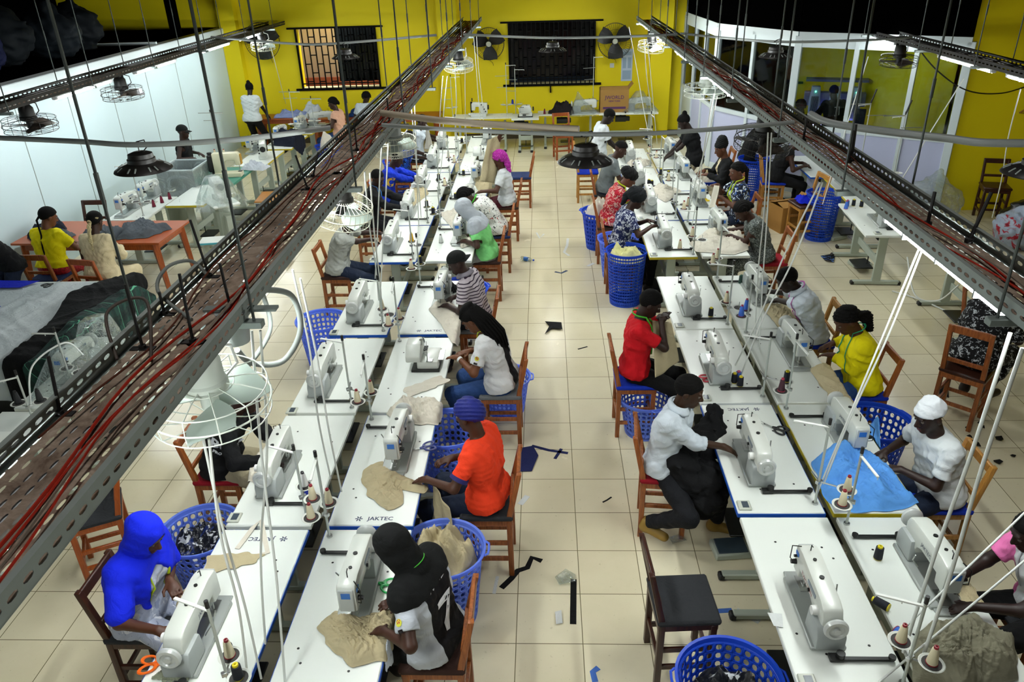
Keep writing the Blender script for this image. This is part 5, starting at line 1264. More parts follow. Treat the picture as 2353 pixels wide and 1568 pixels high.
T = dict(jersey=panel_shirt('black_white_jersey', '#b4bac2', '#0b0b0e', .135), jersey2=panel_shirt('white_black_jersey', '#d4d6d6', '#15161a', .062), orange=plain('orange_jersey', '#f0411d'), red=plain('red_shirt', '#c80f1c'),
         white=plain('white_shirt', '#ccd6de', var=.08), tee=plain('white_tee', '#cdd3d4', var=.08), yellow=plain('yellow_top', '#e3d503', var=.1), green=plain('green_tee', '#84dd86', var=.1), striped=striped('striped_polo', '#b9b0b6', '#2a1c2e', .034, 2, .3),
         black=plain('black_cloth', '#0d0e10'), hood=plain('blue_hoodie', '#1235c0'), grey=plain('grey_tee', '#6e7676'), cream=plain('cream_top', '#d7c8a2', var=.08), peach=plain('peach_top', '#dfae93'),
         birds=printed('bird_print', '#d8d9d3', [('#22282a', 26, .60), ('#a02a2a', 17, .68), ('#3f5b4a', 21, .69)]), navy=printed('navy_print', '#c4cbd6', [('#1b2450', 24, .47)]), redp=printed('red_floral', '#b01c30', [('#d9b0a6', 24, .55), ('#d98a1c', 13, .68), ('#3a0f16', 19, .66)]),
         floral=printed('blue_floral', '#0c1224', [('#c9d6e0', 20, .57), ('#28539e', 15, .6)]), speck=printed('grey_speckle', '#5d6461', [('#1b211f', 75, .5), ('#aab0aa', 90, .6)]), pink=panel_shirt('pink_white', '#d06aa0', '#cfd2d4', .11), blouse=printed('grey_lace', '#a7aec2', [('#d9dce4', 12, .6), ('#7e86a0', 16, .62)]),
         bflor=printed('black_floral', '#08080a', [('#a9afb2', 30, .58)]), bpat=printed('blue_pattern', '#14409a', [('#0a1026', 17, .52), ('#3f8ad8', 21, .64)]))
PT = dict(jean=plain('jeans', '#2c4a7e', var=.3), dark=plain('dark_trousers', '#15171b'), navy=plain('navy_jeans', '#1a2438'), black=plain('black_trousers', '#0b0c0d'), greyt=plain('grey_joggers', '#9b9c98'), khaki=plain('khaki_cloth', '#a99f82', var=.12), maroon=plain('maroon_skirt', '#45101c'), sparkle=printed('red_sequins', '#7c0c18', [('#c8262c', 60, .55), ('#e8a090', 110, .7)], rough=.4), blues=plain('blue_skirt', '#123aa8'))
HM = dict(blue=plain('royal_blue_scarf', '#0d23d6', var=.1), black=plain('black_scarf', '#0b0d0d'), wrapb=plain('blue_satin_wrap', '#1b2578', var=.25, rough=.5), grey=plain('grey_scarf', '#a9b0b6', var=.1), mag=printed('magenta_scarf', '#a01f8e', [('#d060b8', 60, .58)]), white=plain('white_cap', '#d3d8dc', var=.06), cap=plain('black_cap', '#111312'), navycap=plain('navy_hair_net', '#12161a'))
TAPE = dict(g=mat('tape_green', '#3fae2a', .5), y=mat('tape_yellow_green', '#bcd41c', .5), p=mat('tape_pink', '#b0409a', .5), t=mat('tape_teal', '#0f8a5a', .5), b=mat('tape_blue', '#2f7fc8', .5), w=mat('tape_white', '#c9ced2', .5))

PEOPLE = {}
def worker(st, label, y=None, hx=0, rot=0, ny=.0, spread=.11, reach=None, zz=.83, **k):
    x, yy, a = HIP[st]; a += rot; x += hx; yy = y or yy
    tx, ty, _ = W2(st, -.05 + ny, -.15 if reach is None else reach); dx, dy = tx - x, ty - yy
    lx, ly = dx * cos(-a) - dy * sin(-a), dx * sin(-a) + dy * cos(-a)
    def wl(v):
        ax, ay = v[0] - x, v[1] - yy; return (ax * cos(-a) - ay * sin(-a), ax * sin(-a) + ay * cos(-a), v[2])
    for q in ('lh', 'rh'):
        if 'w' + q in k: k[q] = wl(k.pop('w' + q))
    k.setdefault('lh', (lx - spread, ly - .02, zz)); k.setdefault('rh', (lx + spread, ly - .04, zz))
    p = person(label, (x, yy, 0), a, **k); PEOPLE[st] = p; return p
DK, MD, LT = '#2e1a12', '#452818', '#6b3d25'
p = worker('A1', 'person in black headscarf and black and white number seven jersey', rot=-.34, wlh=(-.92, 3.08, .85), wrh=(-.86, 3.32, .86), fem=True, lean=13, head=(34, 5), tone='#3d2317', top=T['jersey'], bottom=PT['black'], hair='hijab', hairmat=HM['black'], h=.0075)
decal(text_mesh('7', .30, bold=.006), 'shirt_number', mat('print_white', '#d6d9dc', .6), p['root'], p['shirt'], p['P1'] + p['Rt'] @ np.array([0.0, -.12, .02]), (1, 0, 0), p['D'](p['L']))
decal(text_mesh('MANDZU', .062, bold=.002), 'shirt_lettering', mat('print_white', '#d6d9dc', .6), p['root'], p['shirt'], p['P2'] + p['Rt'] @ np.array([0.0, -.12, .08]), (1, 0, 0), p['D'](p['L']))
def badge(p, q, name='sleeve_badge'):
    b = MB(); b.lathe([(0.001, 0), (.021, 0)], 16, mi=0); b.box((0, -.045, 0), (.036, .018, .0005), mi=2); b.add([(v[0], v[1] + .004, .0006) for v in MB().lathe([(.006, 0), (.015, 0)], 12).v], MB().lathe([(.006, 0), (.015, 0)], 12).f, 1)
    e = p['A'][q][0]; a = p['SH'][q]; up = unit(a - e); c = a + (e - a) * .42
    out = unit(np.array([q, 0, .15])); r = unit(np.cross(up, out)); decal(b, name, [mat('badge_yellow', '#c9cc3a', .6), mat('badge_red', '#b0242a', .6), mat('badge_black', '#1b1214', .6)], p['root'], p['shirt'], c + out * .06, r, up)
badge(p, -1)
p = worker('A2', 'person in orange jersey and blue headwrap sewing beige shorts', rot=-.28, lean=7, head=(18, -12), wlh=(-.86, 4.46, .85), wrh=(-.70, 4.70, .87), tone=MD, top=T['orange'], bottom=PT['navy'], hair='wrap', hairmat=HM['wrapb'], h=.0075, ny=.02, spread=.12, fem=True, hw=1.06)
cuff = MB()
for q in (-1, 1):
    e = p['A'][q][0]; a = p['SH'][q]; u = unit(e - a); c = a + (e - a) * .68; cuff.tube([c - u * .012, c + u * .018], .0685, 18)
part('sleeve_cuff', cuff, mat('cuff_navy', '#1c1a5c', .7), p['root'])
p = worker('A3', 'person with long black braids in black and white jersey and jeans', rot=-.25, wlh=(-.80, 6.2, .9), wrh=(-.70, 6.34, .9), lean=17, head=(42, 0), tone='#6a4026', fem=True, top=T['jersey2'], bottom=PT['jean'], hair='longbraids', h=.0075, ny=.03, spread=.07, zz=.9); badge(p, -1)
wr = p['A'][-1]; wd_ = unit(wr[1] - wr[0]); part('wristwatch', MB().tube([wr[1] - wd_ * .035, wr[1] - wd_ * .012], .029, 14), mat('watch_white', '#d8dcdc', .3), p['root'])
p = worker('A4', 'person in backward black cap and purple striped polo shirt', rot=-.15, lean=12, head=(25, 12), tone='#33201a', top=T['striped'], bottom=PT['dark'], hair='cap', hairmat=HM['cap'], hlen=-.1, h=.0085)
p = worker('A5', 'person in light green shirt and grey headscarf sewing', lean=20, head=(38, 0), tone='#3a2216', fem=True, top=T['green'], bottom=PT['greyt'], hair='longhijab', hairmat=HM['grey'], h=.009)
p = worker('A6', 'person with cornrows in white bird-print shirt bending low', lean=42, head=(50, 0), tone='#3d2418', fem=True, top=T['birds'], bottom=PT['black'], hair='cornrow', h=.009)
p = worker('A7', 'person in magenta headscarf holding up beige trousers', lean=8, head=(8, 0), tone='#4a2a1a', fem=True, top=T['tee'], bottom=PT['maroon'], hair='scarfback', hairmat=HM['mag'], h=.0095, wrh=(-.70, 12.1, 1.55), wlh=(-.98, 11.75, .85), rf=(.7, .6, -.3))
p = worker('B1', 'person in bright blue hijab and grey lace blouse at left front', rot=-.2, wlh=(-2.30, 3.44, .87), wrh=(-2.20, 3.06, .87), lean=12, head=(30, -6), tone='#4a2a1a', fem=True, top=T['blouse'], bottom=T['blouse'], hair='shawl', hairmat=HM['blue'], h=.0075, sleeve='half', ny=-.12, spread=.13)
p = worker('B2', 'person in black jacket with white lettering, head behind the white fan', lean=26, head=(30, 0), tone=DK, top=T['black'], bottom=PT['khaki'], hair='crop', h=.009, sleeve='long')
decal(text_mesh('BOY', .12, bold=.004), 'jacket_lettering', mat('print_white', '#d6d9dc', .6), p['root'], p['shirt'], p['P2'] + p['Rt'] @ np.array([.12, .04, -.03]), unit(p['Rt'] @ np.array([-.35, 1, 0])), p['D'](p['L'] + .0), label=None)
decal(text_mesh('PROGRESSIII', .036, bold=.002), 'jacket_lettering', mat('print_white', '#d6d9dc', .6), p['root'], p['shirt'], p['P1'] + p['Rt'] @ np.array([.12, .05, .06]), unit(p['Rt'] @ np.array([-.35, 1, 0])), p['D'](p['L']))
p = worker('B5', 'person in pale grey shirt half hidden by the cream fan', lean=20, head=(30, 0), tone=DK, top=plain('pale_grey_tee', '#a9aca4'), bottom=PT['navy'], hair='crop', h=.011)
p = worker('B6', 'shaven-headed person in black jacket with blue lanyard', lean=14, head=(22, -30), tone='#2f1b12', top=T['black'], bottom=PT['dark'], hair='crop', h=.01, sleeve='long', spread=.2)
p = worker('B7', 'person in blue hoodie with yellow letter, head behind basket fan', lean=18, head=(30, 0), tone=DK, top=T['hood'], bottom=PT['navy'], hair='crop', h=.011, sleeve='long')
decal(text_mesh('C', .2, bold=.012), 'hoodie_letter', mat('print_yellow', '#c9a83a', .6), p['root'], p['shirt'], p['P2'] + p['Rt'] @ np.array([.13, .05, -.02]), unit(p['Rt'] @ np.array([-.4, 1, 0])), p['D'](p['L']))
p = worker('B8', 'person in blue patterned shirt with tape in the far left row', lean=14, head=(24, 0), tone=DK, top=T['bpat'], bottom=PT['navy'], hair='crop', h=.012)
p = worker('B9', 'person in white shirt holding white cloth at the far left row', lean=10, head=(24, 0), tone=DK, top=T['white'], bottom=PT['dark'], hair='short', h=.012)
p = worker('C2', 'person in white long-sleeved shirt sitting sideways with black cloth', rot=-.42, lean=10, head=(16, 12), tone='#38210f', top=T['white'], bottom=PT['dark'], hair='short', h=.0075, sleeve='roll', neck=.085, wlh=(1.10, 5.12, .83), wrh=(1.33, 4.87, .84), feet={-1: (-.12, .42, .1), 1: (.22, -.02, .16)}, shoe='#8a6d2a')
p = worker('C3', 'person in red shirt lifting a beige cloth to thread it', rot=-.1, lean=3, head=(28, 4), tone='#2c1910', top=T['red'], bottom=PT['black'], hair='short', h=.0075, wlh=(1.05, 6.47, 1.17), wrh=(1.05, 6.36, 1.17), hip=.68, rf=(.8, -.2, -.8), lf=(-.8, -.2, -.8))
p = worker('C5', 'person in navy print blouse and dark bonnet with ponytail', lean=14, head=(28, 0), tone='#3a2116', fem=True, top=T['navy'], bottom=PT['black'], hair='bonnet', hairmat=HM['navycap'], h=.0095, lh=(-.05, .36, .95), rh=(.12, .4, .93))
p = worker('C6', 'person in red floral blouse and black beret', lean=20, head=(34, 0), tone='#5a3320', fem=True, top=T['redp'], bottom=PT['black'], hair='beret', hairmat=HM['black'], h=.0095)
p = worker('C7', 'person with fade haircut in grey shirt', lean=18, head=(28, 0), tone='#3e2418', top=T['grey'], bottom=PT['navy'], hair='fade', h=.01)
p = worker('D1', 'person in pink and white shirt at the right edge', lean=20, head=(26, 0), tone='#24130c', top=T['pink'], bottom=PT['black'], hair='crop', h=.0085)
p = worker('D2', 'person in white cap and white shirt sewing light blue cloth', rot=.12, lean=16, head=(20, 8), tone='#2a1810', top=T['tee'], bottom=PT['navy'], hair='kufi', hairmat=HM['white'], h=.0075, wlh=(2.52, 4.58, .84), wrh=(2.50, 4.80, .84))
p = worker('D3', 'person in yellow long-sleeved top with black ponytail', lean=16, head=(36, 8), tone='#4a2b1a', fem=True, top=T['yellow'], bottom=PT['jean'], hair='longpony', h=.008, sleeve='long', wlh=(2.62, 6.3, .84), wrh=(2.68, 6.52, .85))
p = worker('D4', 'person in white shirt with pink tape measure bending over machine', lean=26, head=(36, 0), tone='#1e110b', top=T['white'], bottom=PT['greyt'], hair='short', h=.0085, sleeve='half')
p = worker('D5', 'person with cornrows in grey speckled dress sewing white cloth', lean=24, head=(42, 8), tone='#3a2015', fem=True, top=T['speck'], bottom=T['speck'], hair='cornrow', h=.009, sleeve='cap', skirt=True)
p = worker('D6', 'smiling person in blue floral blouse with black ponytail', lean=8, head=(10, 14), tone='#553220', fem=True, top=T['floral'], bottom=PT['navy'], hair='pony', h=.0095, lh=(-.1, .32, .95), rh=(.06, .34, 1.08))
p = worker('D7', 'person in black turban and black cardigan over cream top', lean=8, head=(20, 8), tone='#5a3420', fem=True, top=T['black'], open_front=T['cream'], bottom=PT['khaki'], hair='turban', hairmat=HM['black'], h=.01, sleeve='long', lh=(-.1, .34, .9), rh=(.06, .36, .92))
def standing(lab, x, y, rz, **k):
    k.setdefault('hip', .86); k.setdefault('stand', True); return person(lab, (x, y, 0), rz, **k)
p = standing('person with hair bun in black top standing at the right row', 2.62, 13.55, pi / 2, fem=True, lean=16, head=(34, 0), tone='#22130d', top=T['black'], bottom=PT['khaki'], hair='bun', h=.0105, lh=(-.06, .46, .9), rh=(.1, .44, .9), toplen=.12)
p = standing('person in white and navy shirt standing at the far right row', .98, 14.1, -pi / 2 + .15, lean=10, head=(36, 0), tone='#1e110c', top=panel_shirt('white_navy', '#ccd3d6', '#c9d0d4', .05), bottom=PT['navy'], hair='short', h=.0105, lh=(-.08, .36, .9), rh=(.1, .34, .9))
# others around the room
p = person('person in yellow top and red sequin trousers at the orange table', (-6.48, 9.32, 0), -.1, fem=True, lean=8, head=(22, -35), tone='#6a3f26', top=T['yellow'], bottom=PT['sparkle'], hair='braid', h=.0095, lh=(.05, .40, .84), rh=(.22, .36, .88), hem=.02)
p = person('person in cream long-sleeved top with blond plait at the orange table', (-5.70, 9.08, 0), -.12, fem=True, lean=8, head=(18, 0), tone='#3a2216', top=T['cream'], bottom=T['cream'], hair='blondbraid', h=.0095, sleeve='long', lh=(-.06, .34, .88), rh=(.08, .34, .88))
p = standing('person in black shirt leaning over the white cutting table', -6.72, 8.85, pi - .4, lean=46, head=(40, 0), tone='#4a2a1a', top=T['black'], bottom=PT['navy'], hair='short', h=.0095, sleeve='half', lh=(-.1, .62, .84), rh=(.12, .6, .85))
p = person('person in black cap and black vest behind the clear box', (-6.85, 14.5, 0), -pi / 2 + .1, lean=4, head=(4, 0), tone='#2e1a12', top=T['black'], bottom=PT['dark'], hair='cap', hairmat=HM['cap'], h=.011, lh=(-.2, .2, .85), rh=(.2, .2, .85), sleeve='none')
p = standing('person with high bun in white shirt at the back left corner', -6.72, 18.0, -.15, fem=True, lean=10, head=(20, 20), tone='#20120c', top=T['tee'], bottom=PT['black'], hair='bun', h=.0115, lh=(-.2, .34, .85), rh=(.2, .36, .86))
p = person('person in peach top seated sideways near the left windows', (-4.5, 17.2, 0), pi / 2 - .1, fem=True, lean=4, head=(16, 0), tone='#3a2216', top=T['peach'], bottom=PT['jean'], hair='cornrow', h=.0115, sleeve='cap', lh=(-.1, .3, .8), rh=(.1, .32, .8))
p = person('person with dark tousled hair bent over the orange back table', (-4.1, 17.95, 0), -.1, fem=True, lean=20, head=(46, 0), tone='#2a180f', top=T['white'], bottom=PT['navy'], hair='curly', h=.0115, lh=(-.16, .4, .84), rh=(.16, .4, .86))
p = person('person in black sleeveless top seated at the blue-edged right table', (3.92, 13.1, 0), -pi / 2 - .15, fem=True, lean=26, head=(40, 0), tone='#3a2116', top=T['black'], bottom=PT['black'], hair='short', h=.011, sleeve='none', lh=(-.1, .42, .84), rh=(.1, .42, .84), hip=.635)
p = person('person in black shirt and white cap behind the black wire fan', (3.72, 14.35, 0), -pi / 2, lean=24, head=(40, 0), tone='#24140d', top=T['black'], bottom=PT['black'], hair='cap', hairmat=HM['white'], h=.0115, lh=(-.1, .4, .84), rh=(.1, .4, .86))
p = standing('person in black shirt with white anchor print inside the glazed office', 5.7, 15.75, .1, lean=12, head=(20, 0), tone='#150c08', top=T['black'], bottom=PT['black'], hair='short', h=.0115, lh=(-.2, .42, .95), rh=(.16, .4, .95), sleeve='long')
decal(text_mesh('J', .15, bold=.006).add(MB().box((.05, .02, 0), (.012, .16, .0005)).box((-.0, .09, 0), (.08, .012, .0005)).v, MB().box((.05, .02, 0), (.012, .16, .0005)).box((-.0, .09, 0), (.08, .012, .0005)).f), 'back_print', mat('print_white', '#d6d9dc', .6), p['root'], p['shirt'], p['P2'] + p['Rt'] @ np.array([0, -.12, -.05]), (1, 0, 0), (0, .1, 1))
p = person('person with black hair seated just behind the office glass', (5.05, 15.55, 0), .2, lean=10, head=(30, 0), tone='#150c08', top=T['black'], bottom=PT['black'], hair='curly', h=.012, hip=.635)
p = person('person in black floral dress on the tall chair at the right edge', (4.06, 6.6, 0), -.85, fem=True, lean=24, head=(36, 0), tone='#24140d', top=T['bflor'], bottom=T['bflor'], hair='cornrow', h=.0095, sleeve='half', skirt=True, hip=.66, lh=(-.1, .42, .84), rh=(.12, .42, .84), feet={-1: (-.1, .3, .2), 1: (.1, .3, .2)})
def collar(p, m, q=.07, w=.042):
    s, Rt, P3 = p['s'], p['Rt'], p['P3']; o = P3 + Rt @ np.array([0, .012, .06]); R = lambda a, r, z: o + Rt @ np.array([r * sin(a), r * cos(a) * .95, z])
    part('collar', MB().grid(lambda u, v: R(.42 + (2 * pi - .84) * u, q + .012 * sin(pi * v) + w * v * .75, .022 - w * v * (1.25 if u < .12 or u > .88 else .95) - .012 * abs(cos(pi * u))), 30, 4, thick=-.004), m, p['root'], ang=0)
for st, m in (('C2', T['white']), ('D4', T['white']), ('A4', plain('polo_collar', '#8f8a94'))): collar(PEOPLE[st], m)
def neck_tape(p, m, lab, l1=.34, l2=.30, side=1, off=.05):
    s = p['s']; Rt = p['Rt']; P2, P3, P4 = p['P2'], p['P3'], p['P4']; o = p['root']
    B = lambda v: tuple(o.matrix_basis @ V(v))
    me = p['shirt'].data; bvh = BVHTree.FromPolygons([v.co[:] for v in me.vertices], [q.vertices[:] for q in me.polygons])
    raw = []
    for sg, ln in ((-1, l1), (1, l2)):
        row = []
        for k in range(9):
            t = k / 8; q = P3 + Rt @ np.array([sg * (.062 + .02 * t), .05 + .045 * min(1, t * 3), .055 - .045 * t * 1.2 - ln * t]); f = Rt @ np.array([0, 1, 0])
            h = bvh.ray_cast(V(q + f * .25), V(-f)); z = np.array(h[0]) + f * .008 if h[0] is not None and abs((h[0] - V(q)).length) < .16 else q
            row.append(z)
        raw.append(row)
    back = [P3 + Rt @ np.array([.07 * cos(a), -.02 - .058 * sin(a), .066 + .012 * sin(a)]) for a in [pi * k / 8 for k in range(9)]]
    pts = raw[0][::-1] + back[::-1] + raw[1]
    o2 = V(B(pts[0])); mb = MB().tube([V(B(q)) - o2 for q in pts], .009, 6, flat=.35)
    solo('tape_measure', mb, m, lab, 'tape measure', tuple(o2), ang=0)
for st, m, lb in (('B1', 'y', 'yellow-green tape measure around the neck of the blue hijab person'), ('A1', 'g', 'green tape measure around the neck of the number seven jersey'), ('C3', 'g', 'green tape measure around the neck of the red shirt'), ('D3', 't', 'teal tape measure around the neck of the yellow top'), ('D4', 'p', 'pink tape measure around the neck of the white shirt'),
                  ('D6', 'y', 'yellow tape measure around the neck of the blue floral blouse'), ('B6', 'b', 'blue lanyard tape around the neck of the black jacket'), ('D1', 'w', 'white tape measure around the neck of the pink shirt'), ('A6', 'g', 'green tape measure at the neck of the bird-print shirt'), ('C6', 'y', 'yellow tape at the neck of the red floral blouse'), ('A3', 'y', 'yellow-green tape measure hanging at the braided person')):
    neck_tape(PEOPLE[st], TAPE[m], lb)

# ================================================================ BACK WALL, LEFT SIDE, RIGHT SIDE
def tableat(lab, x, y, rz, edge=None, top=None, L=1.392, W=.585, motor=True, grp='sewing tables'):
    k = (id(edge), id(top), L, W)
    if k not in P_tab: t = P_tab[k] = make_table(lab, L, W, edge, top, motor); t.location = (x, y, 0); t.rotation_euler = (0, 0, rz); t['group'] = grp; return t
    return dup(P_tab[k], (x, y, 0), rz, lab, grp)
P_tab[(id(None), id(None), 1.392, .585)] = P_tab[id(None)]; P_tab[(id(YELE), id(None), 1.392, .585)] = P_tab[id(YELE)]; P_tab[(id(BLUEE), id(None), 1.392, .585)] = P_tab[id(BLUEE)]
tableat('white machine table at the back wall carrying the tall machine', -1.42, 18.2, pi, YELE); tableat('small white pedestal table with overlock at the back wall', -.42, 18.1, pi, None, None, .62, .62)
tableat('white table at the back wall holding scraps and a wrapped machine', .56, 18.4, pi, YELE); tableat('white table at the back wall holding the carton', 1.92, 18.45, pi, None)
mu = make_multi('multi-needle machine on the back wall table'); mu.location = (-1.45, 18.2, .76); mu.rotation_euler = (0, 0, pi)
mu.rotation_euler = (0, 0, 0)
dup(P_ov, (-.42, 18.1, .76), 0, 'overlock machine on the small pedestal table at the back wall', 'overlock machines')
for x, y, h, rz, lb in ((-.85, 18.4, 1.1, .1, 'tall thread stand right of the multi-needle machine'), (-.65, 18.45, 1.0, -.2, 'tall thread stand beside the back wall overlock'), (1.15, 18.6, 1.2, .3, 'tall thin thread stand beside the dark middle window'), (-2.1, 18.2, .9, .4, 'thread stand at the left end of the back wall tables')):
    t = make_stand(lb, h, 2, False, pi); t.location = (x, y, .76); t.rotation_euler = (0, 0, rz); t['group'] = 'back wall thread stands'
    part('cross_arm', MB().box((-.1, 0, h - .25), (.3, .016, .01)), STEEL, t); part('cross_arm', MB().box((-.1, 0, h - .5), (.24, .016, .01)), STEEL, t)
spool('N', (-.72, 18.49, .97), 'navy thread spool on the stand beside the back wall overlock'); 
# carton with printing
def carton(lab, loc, rz, d, txts=(), open_=True, col='#9a7436'):
    t = thing('carton', lab, 'box', loc, rz); m = mat('cardboard_' + col.strip('#'), col, .8, var=.15, vs=6); w, dp, h = d
    part('body', MB().box((0, -dp / 2, h / 2), (w, .006, h)).box((0, dp / 2, h / 2), (w, .006, h)).box((-w / 2, 0, h / 2), (.006, dp, h)).box((w / 2, 0, h / 2), (.006, dp, h)).box((0, 0, .003), (w, dp, .006)), m, t)
    if open_:
        for q in (-1, 1): part('flap', MB().box((0, 0, 0), (w - .01, dp * .45, .005), Matrix.Translation((0, q * (dp / 2 - .04 * q * 0 - .09), h + .02)) @ Matrix.Rotation(q * -.25, 4, 'X')), m, t)
        part('flap', MB().box((0, 0, 0), (w * .4, dp - .02, .005), Matrix.Translation((w / 2 + .02, 0, h + .03)) @ Matrix.Rotation(-.9, 4, 'Y')), m, t)
    for tx, sz, z in txts: x = text_mesh(tx, sz, bold=.0015); part('lettering', MB().add(x.v, x.f, 0, TR(0, -dp / 2 - .005, z) @ Matrix.Rotation(pi / 2, 4, 'X')), mat('purple_ink', '#4b2352', .7), t)
    return t
c = carton('brown carton printed with purple lettering on the back wall table', (1.62, 18.5, .762), 0, (.64, .42, .5), (('JWORLD', .11, .33), ('NEW YORK', .05, .25)))
part('stripe', MB().box((0, -.214, .1), (.52, .003, .05)), mat('purple_ink', '#4b2352', .7), c)
carton('open brown carton on the floor behind the light wooden chair', (3.95, 12.25, 0), .3, (.5, .42, .42), col='#a87a38')
# film covers: a crinkled hood over a machine
def hood(lab, loc, r, h, seed, lean=(0, 0), ex=1.0, peak=.25, pw=.8):
    rr = random.Random(seed); n, m = 60, 26; A = [(rr.randint(2, 13), rr.uniform(0, 6), rr.uniform(.03, .085)) for _ in range(7)]
    def fn(u, v):
        a = 2 * pi * u; q = r * (peak + (1 - peak) * (1 - v) ** pw); w = 1 + sum(c_ * sin(k * a + p + v * 4) for k, p, c_ in A) * (1.3 - v)
        if v > .999: q = .0
        return (q * w * cos(a) * ex + lean[0] * v, q * w * sin(a) + lean[1] * v, h * v ** 1.0)
    return solo('plastic_cover', MB().grid(fn, n, m), FILM, lab, 'plastic cover', loc, ang=0)
P_macs = lambda loc, rz, lab: dup(P_mac, loc, rz, lab, 'lockstitch sewing machines')
P_macs((.95, 18.35, .761), pi, 'machine under clear plastic beside the dark middle window'); hood('clear plastic cover peaked over a machine beside the middle window', (.9, 18.35, .74), .36, .5, 2, (-.12, 0), 1.1, .05, 1.5)
P_macs((2.2, 18.45, .761), pi, 'machine under clear plastic beside the brown carton'); hood('clear plastic cover over the machine beside the brown carton', (2.2, 18.45, .75), .36, .46, 4, (0, 0), 1.1, .2, 1.0)
heap('cloth_heap', 'dark and brown scraps piled on the back wall table', 'cloth', [(0.1, 18.3), (.35, 18.15), (.7, 18.2), (.68, 18.55), (.3, 18.6)], .762, .2, cloth('dark_brown_scraps', '#1a1414'), 3)
spool('R', (.02, 18.3, .762), 'dark maroon cone beside the scraps on the back wall table')
# paper calendar, sockets
pp = MB().box((0, 0, 0), (.26, .004, .72)); g = part; cal = solo('wall_paper_sheet', pp, mat('printed_paper', '#b9c8d6', .6), 'pale blue printed paper sheet stuck on the back wall', 'paper', (1.97, 19.26, 1.66))
part('print', MB().box((0, -.004, .26), (.2, .002, .08)).box((-.06, -.004, .05), (.08, .002, .24)).box((.06, -.004, .05), (.08, .002, .24)).box((0, -.004, -.22), (.2, .002, .2)), mat('paper_print', '#93a9bf', .6), cal)
for x, y, z, rz, lb in ((-3.25, 19.255, 1.62, 0, 'white wall socket right of the barred window'), (1.62, 19.255, 1.66, 0, 'white wall socket below the right wall fan'), (8.75, 13.02, 1.62, 0, 'white wall switch left of a pair on the right wall'), (9.0, 13.02, 1.55, 0, 'white wall switch right of a pair on the right wall')):
    t = solo('wall_socket', MB().box((0, 0, 0), (.1, .012, .1), b=.004), mat('socket_white', '#d0d4cf', .4), lb, 'socket', (x, y, z), rz); part('rocker', MB().box((0, -.008, 0), (.03, .006, .045), b=.002), mat('socket_white', '#d0d4cf', .4), t)
# orange wood tables
def plank_table(lab, x, y, rz, L, W, h=.76, splay=.06):
    t = thing('work_table', lab, 'table', (x, y, 0), rz)
    part('tabletop', MB().box((0, 0, h - .015), (L, W, .03), b=.004), mat('orange_laminate', '#9f4a1a', .35, var=.12, vs=6), t)
    part('apron', MB().box((0, -W / 2 + .08, h - .08), (L - .2, .025, .1)).box((0, W / 2 - .08, h - .08), (L - .2, .025, .1)).box((-L / 2 + .1, 0, h - .08), (.025, W - .16, .1)).box((L / 2 - .1, 0, h - .08), (.025, W - .16, .1)), WOODO, t)
    for sx in (-1, 1):
        for sy in (-1, 1): part('leg', MB().tube([(sx * (L / 2 - .12), sy * (W / 2 - .1), h - .03), (sx * (L / 2 - .12 + splay), sy * (W / 2 - .1 + splay * .3), 0)], [.06, .038], 4), WOODO, t, smooth=False)
    return t
plank_table('orange wooden work table in front of the white wall', -6.34, 10.38, -.03, 2.14, .98)
plank_table('orange table along the back wall below the barred window', -4.75, 18.62, 0, 1.5, .62); plank_table('orange table along the back wall behind the left tray', -3.05, 18.62, 0, 1.25, .62)
plank_table('brown table in the back left corner under pale cloth', -6.15, 18.75, 0, 1.5, .6)
for nm, poly, h_, m, lb, sd in (('grey', [(-5.95, 10.0), (-5.55, 10.05), (-5.35, 10.45), (-5.85, 10.7), (-6.1, 10.5)], .09, cloth('grey_cloth', '#50565c'), 'grey cloth lying on the orange work table', 5), ('g2', [(-6.35, 9.95), (-5.95, 10.0), (-5.9, 10.35), (-6.3, 10.4), (-6.55, 10.2)], .1, cloth('grey_cloth', '#50565c'), 'grey cloth before the person in yellow', 7),
                               ('navy', [(-7.3, 10.1), (-7.0, 9.95), (-6.8, 10.3), (-7.0, 10.6), (-7.3, 10.65)], .16, cloth('navy_cloth', '#0e1424'), 'dark navy cloth pile on the left end of the orange table', 8), ('n2', [(-6.9, 9.92), (-6.7, 9.95), (-6.65, 10.25), (-6.95, 10.2)], .09, cloth('grey_cloth', '#50565c'), 'grey cloth hanging at the left of the person in yellow', 9)):
    heap('cloth_heap', lb, 'cloth', poly, .762, h_, m, sd, edges=((1, 9.9, -1),))
for poly, h_, m, lb, sd in (([(-6.4, 18.5), (-5.7, 18.5), (-5.5, 18.9), (-6.3, 18.95)], .1, cloth('pale_blue_cloth', '#8f9cc8'), 'pale blue cloth on the brown back corner table', 3), ([(-5.85, 18.5), (-5.3, 18.5), (-5.25, 18.95), (-5.85, 18.98)], .3, cloth('white_pile', '#c9d0d8'), 'rounded pile of folded white cloth in the back left corner', 4),
                            ([(-4.6, 18.45), (-4.1, 18.45), (-4.0, 18.75), (-4.6, 18.8)], .12, cloth('denim_cloth', '#1c3c78'), 'blue denim cloth on the orange back table', 6)):
    heap('cloth_heap', lb, 'cloth', poly, .762, h_, m, sd, waves=3 if h_ > .2 else 5, fl=.09 if h_ > .2 else .018)
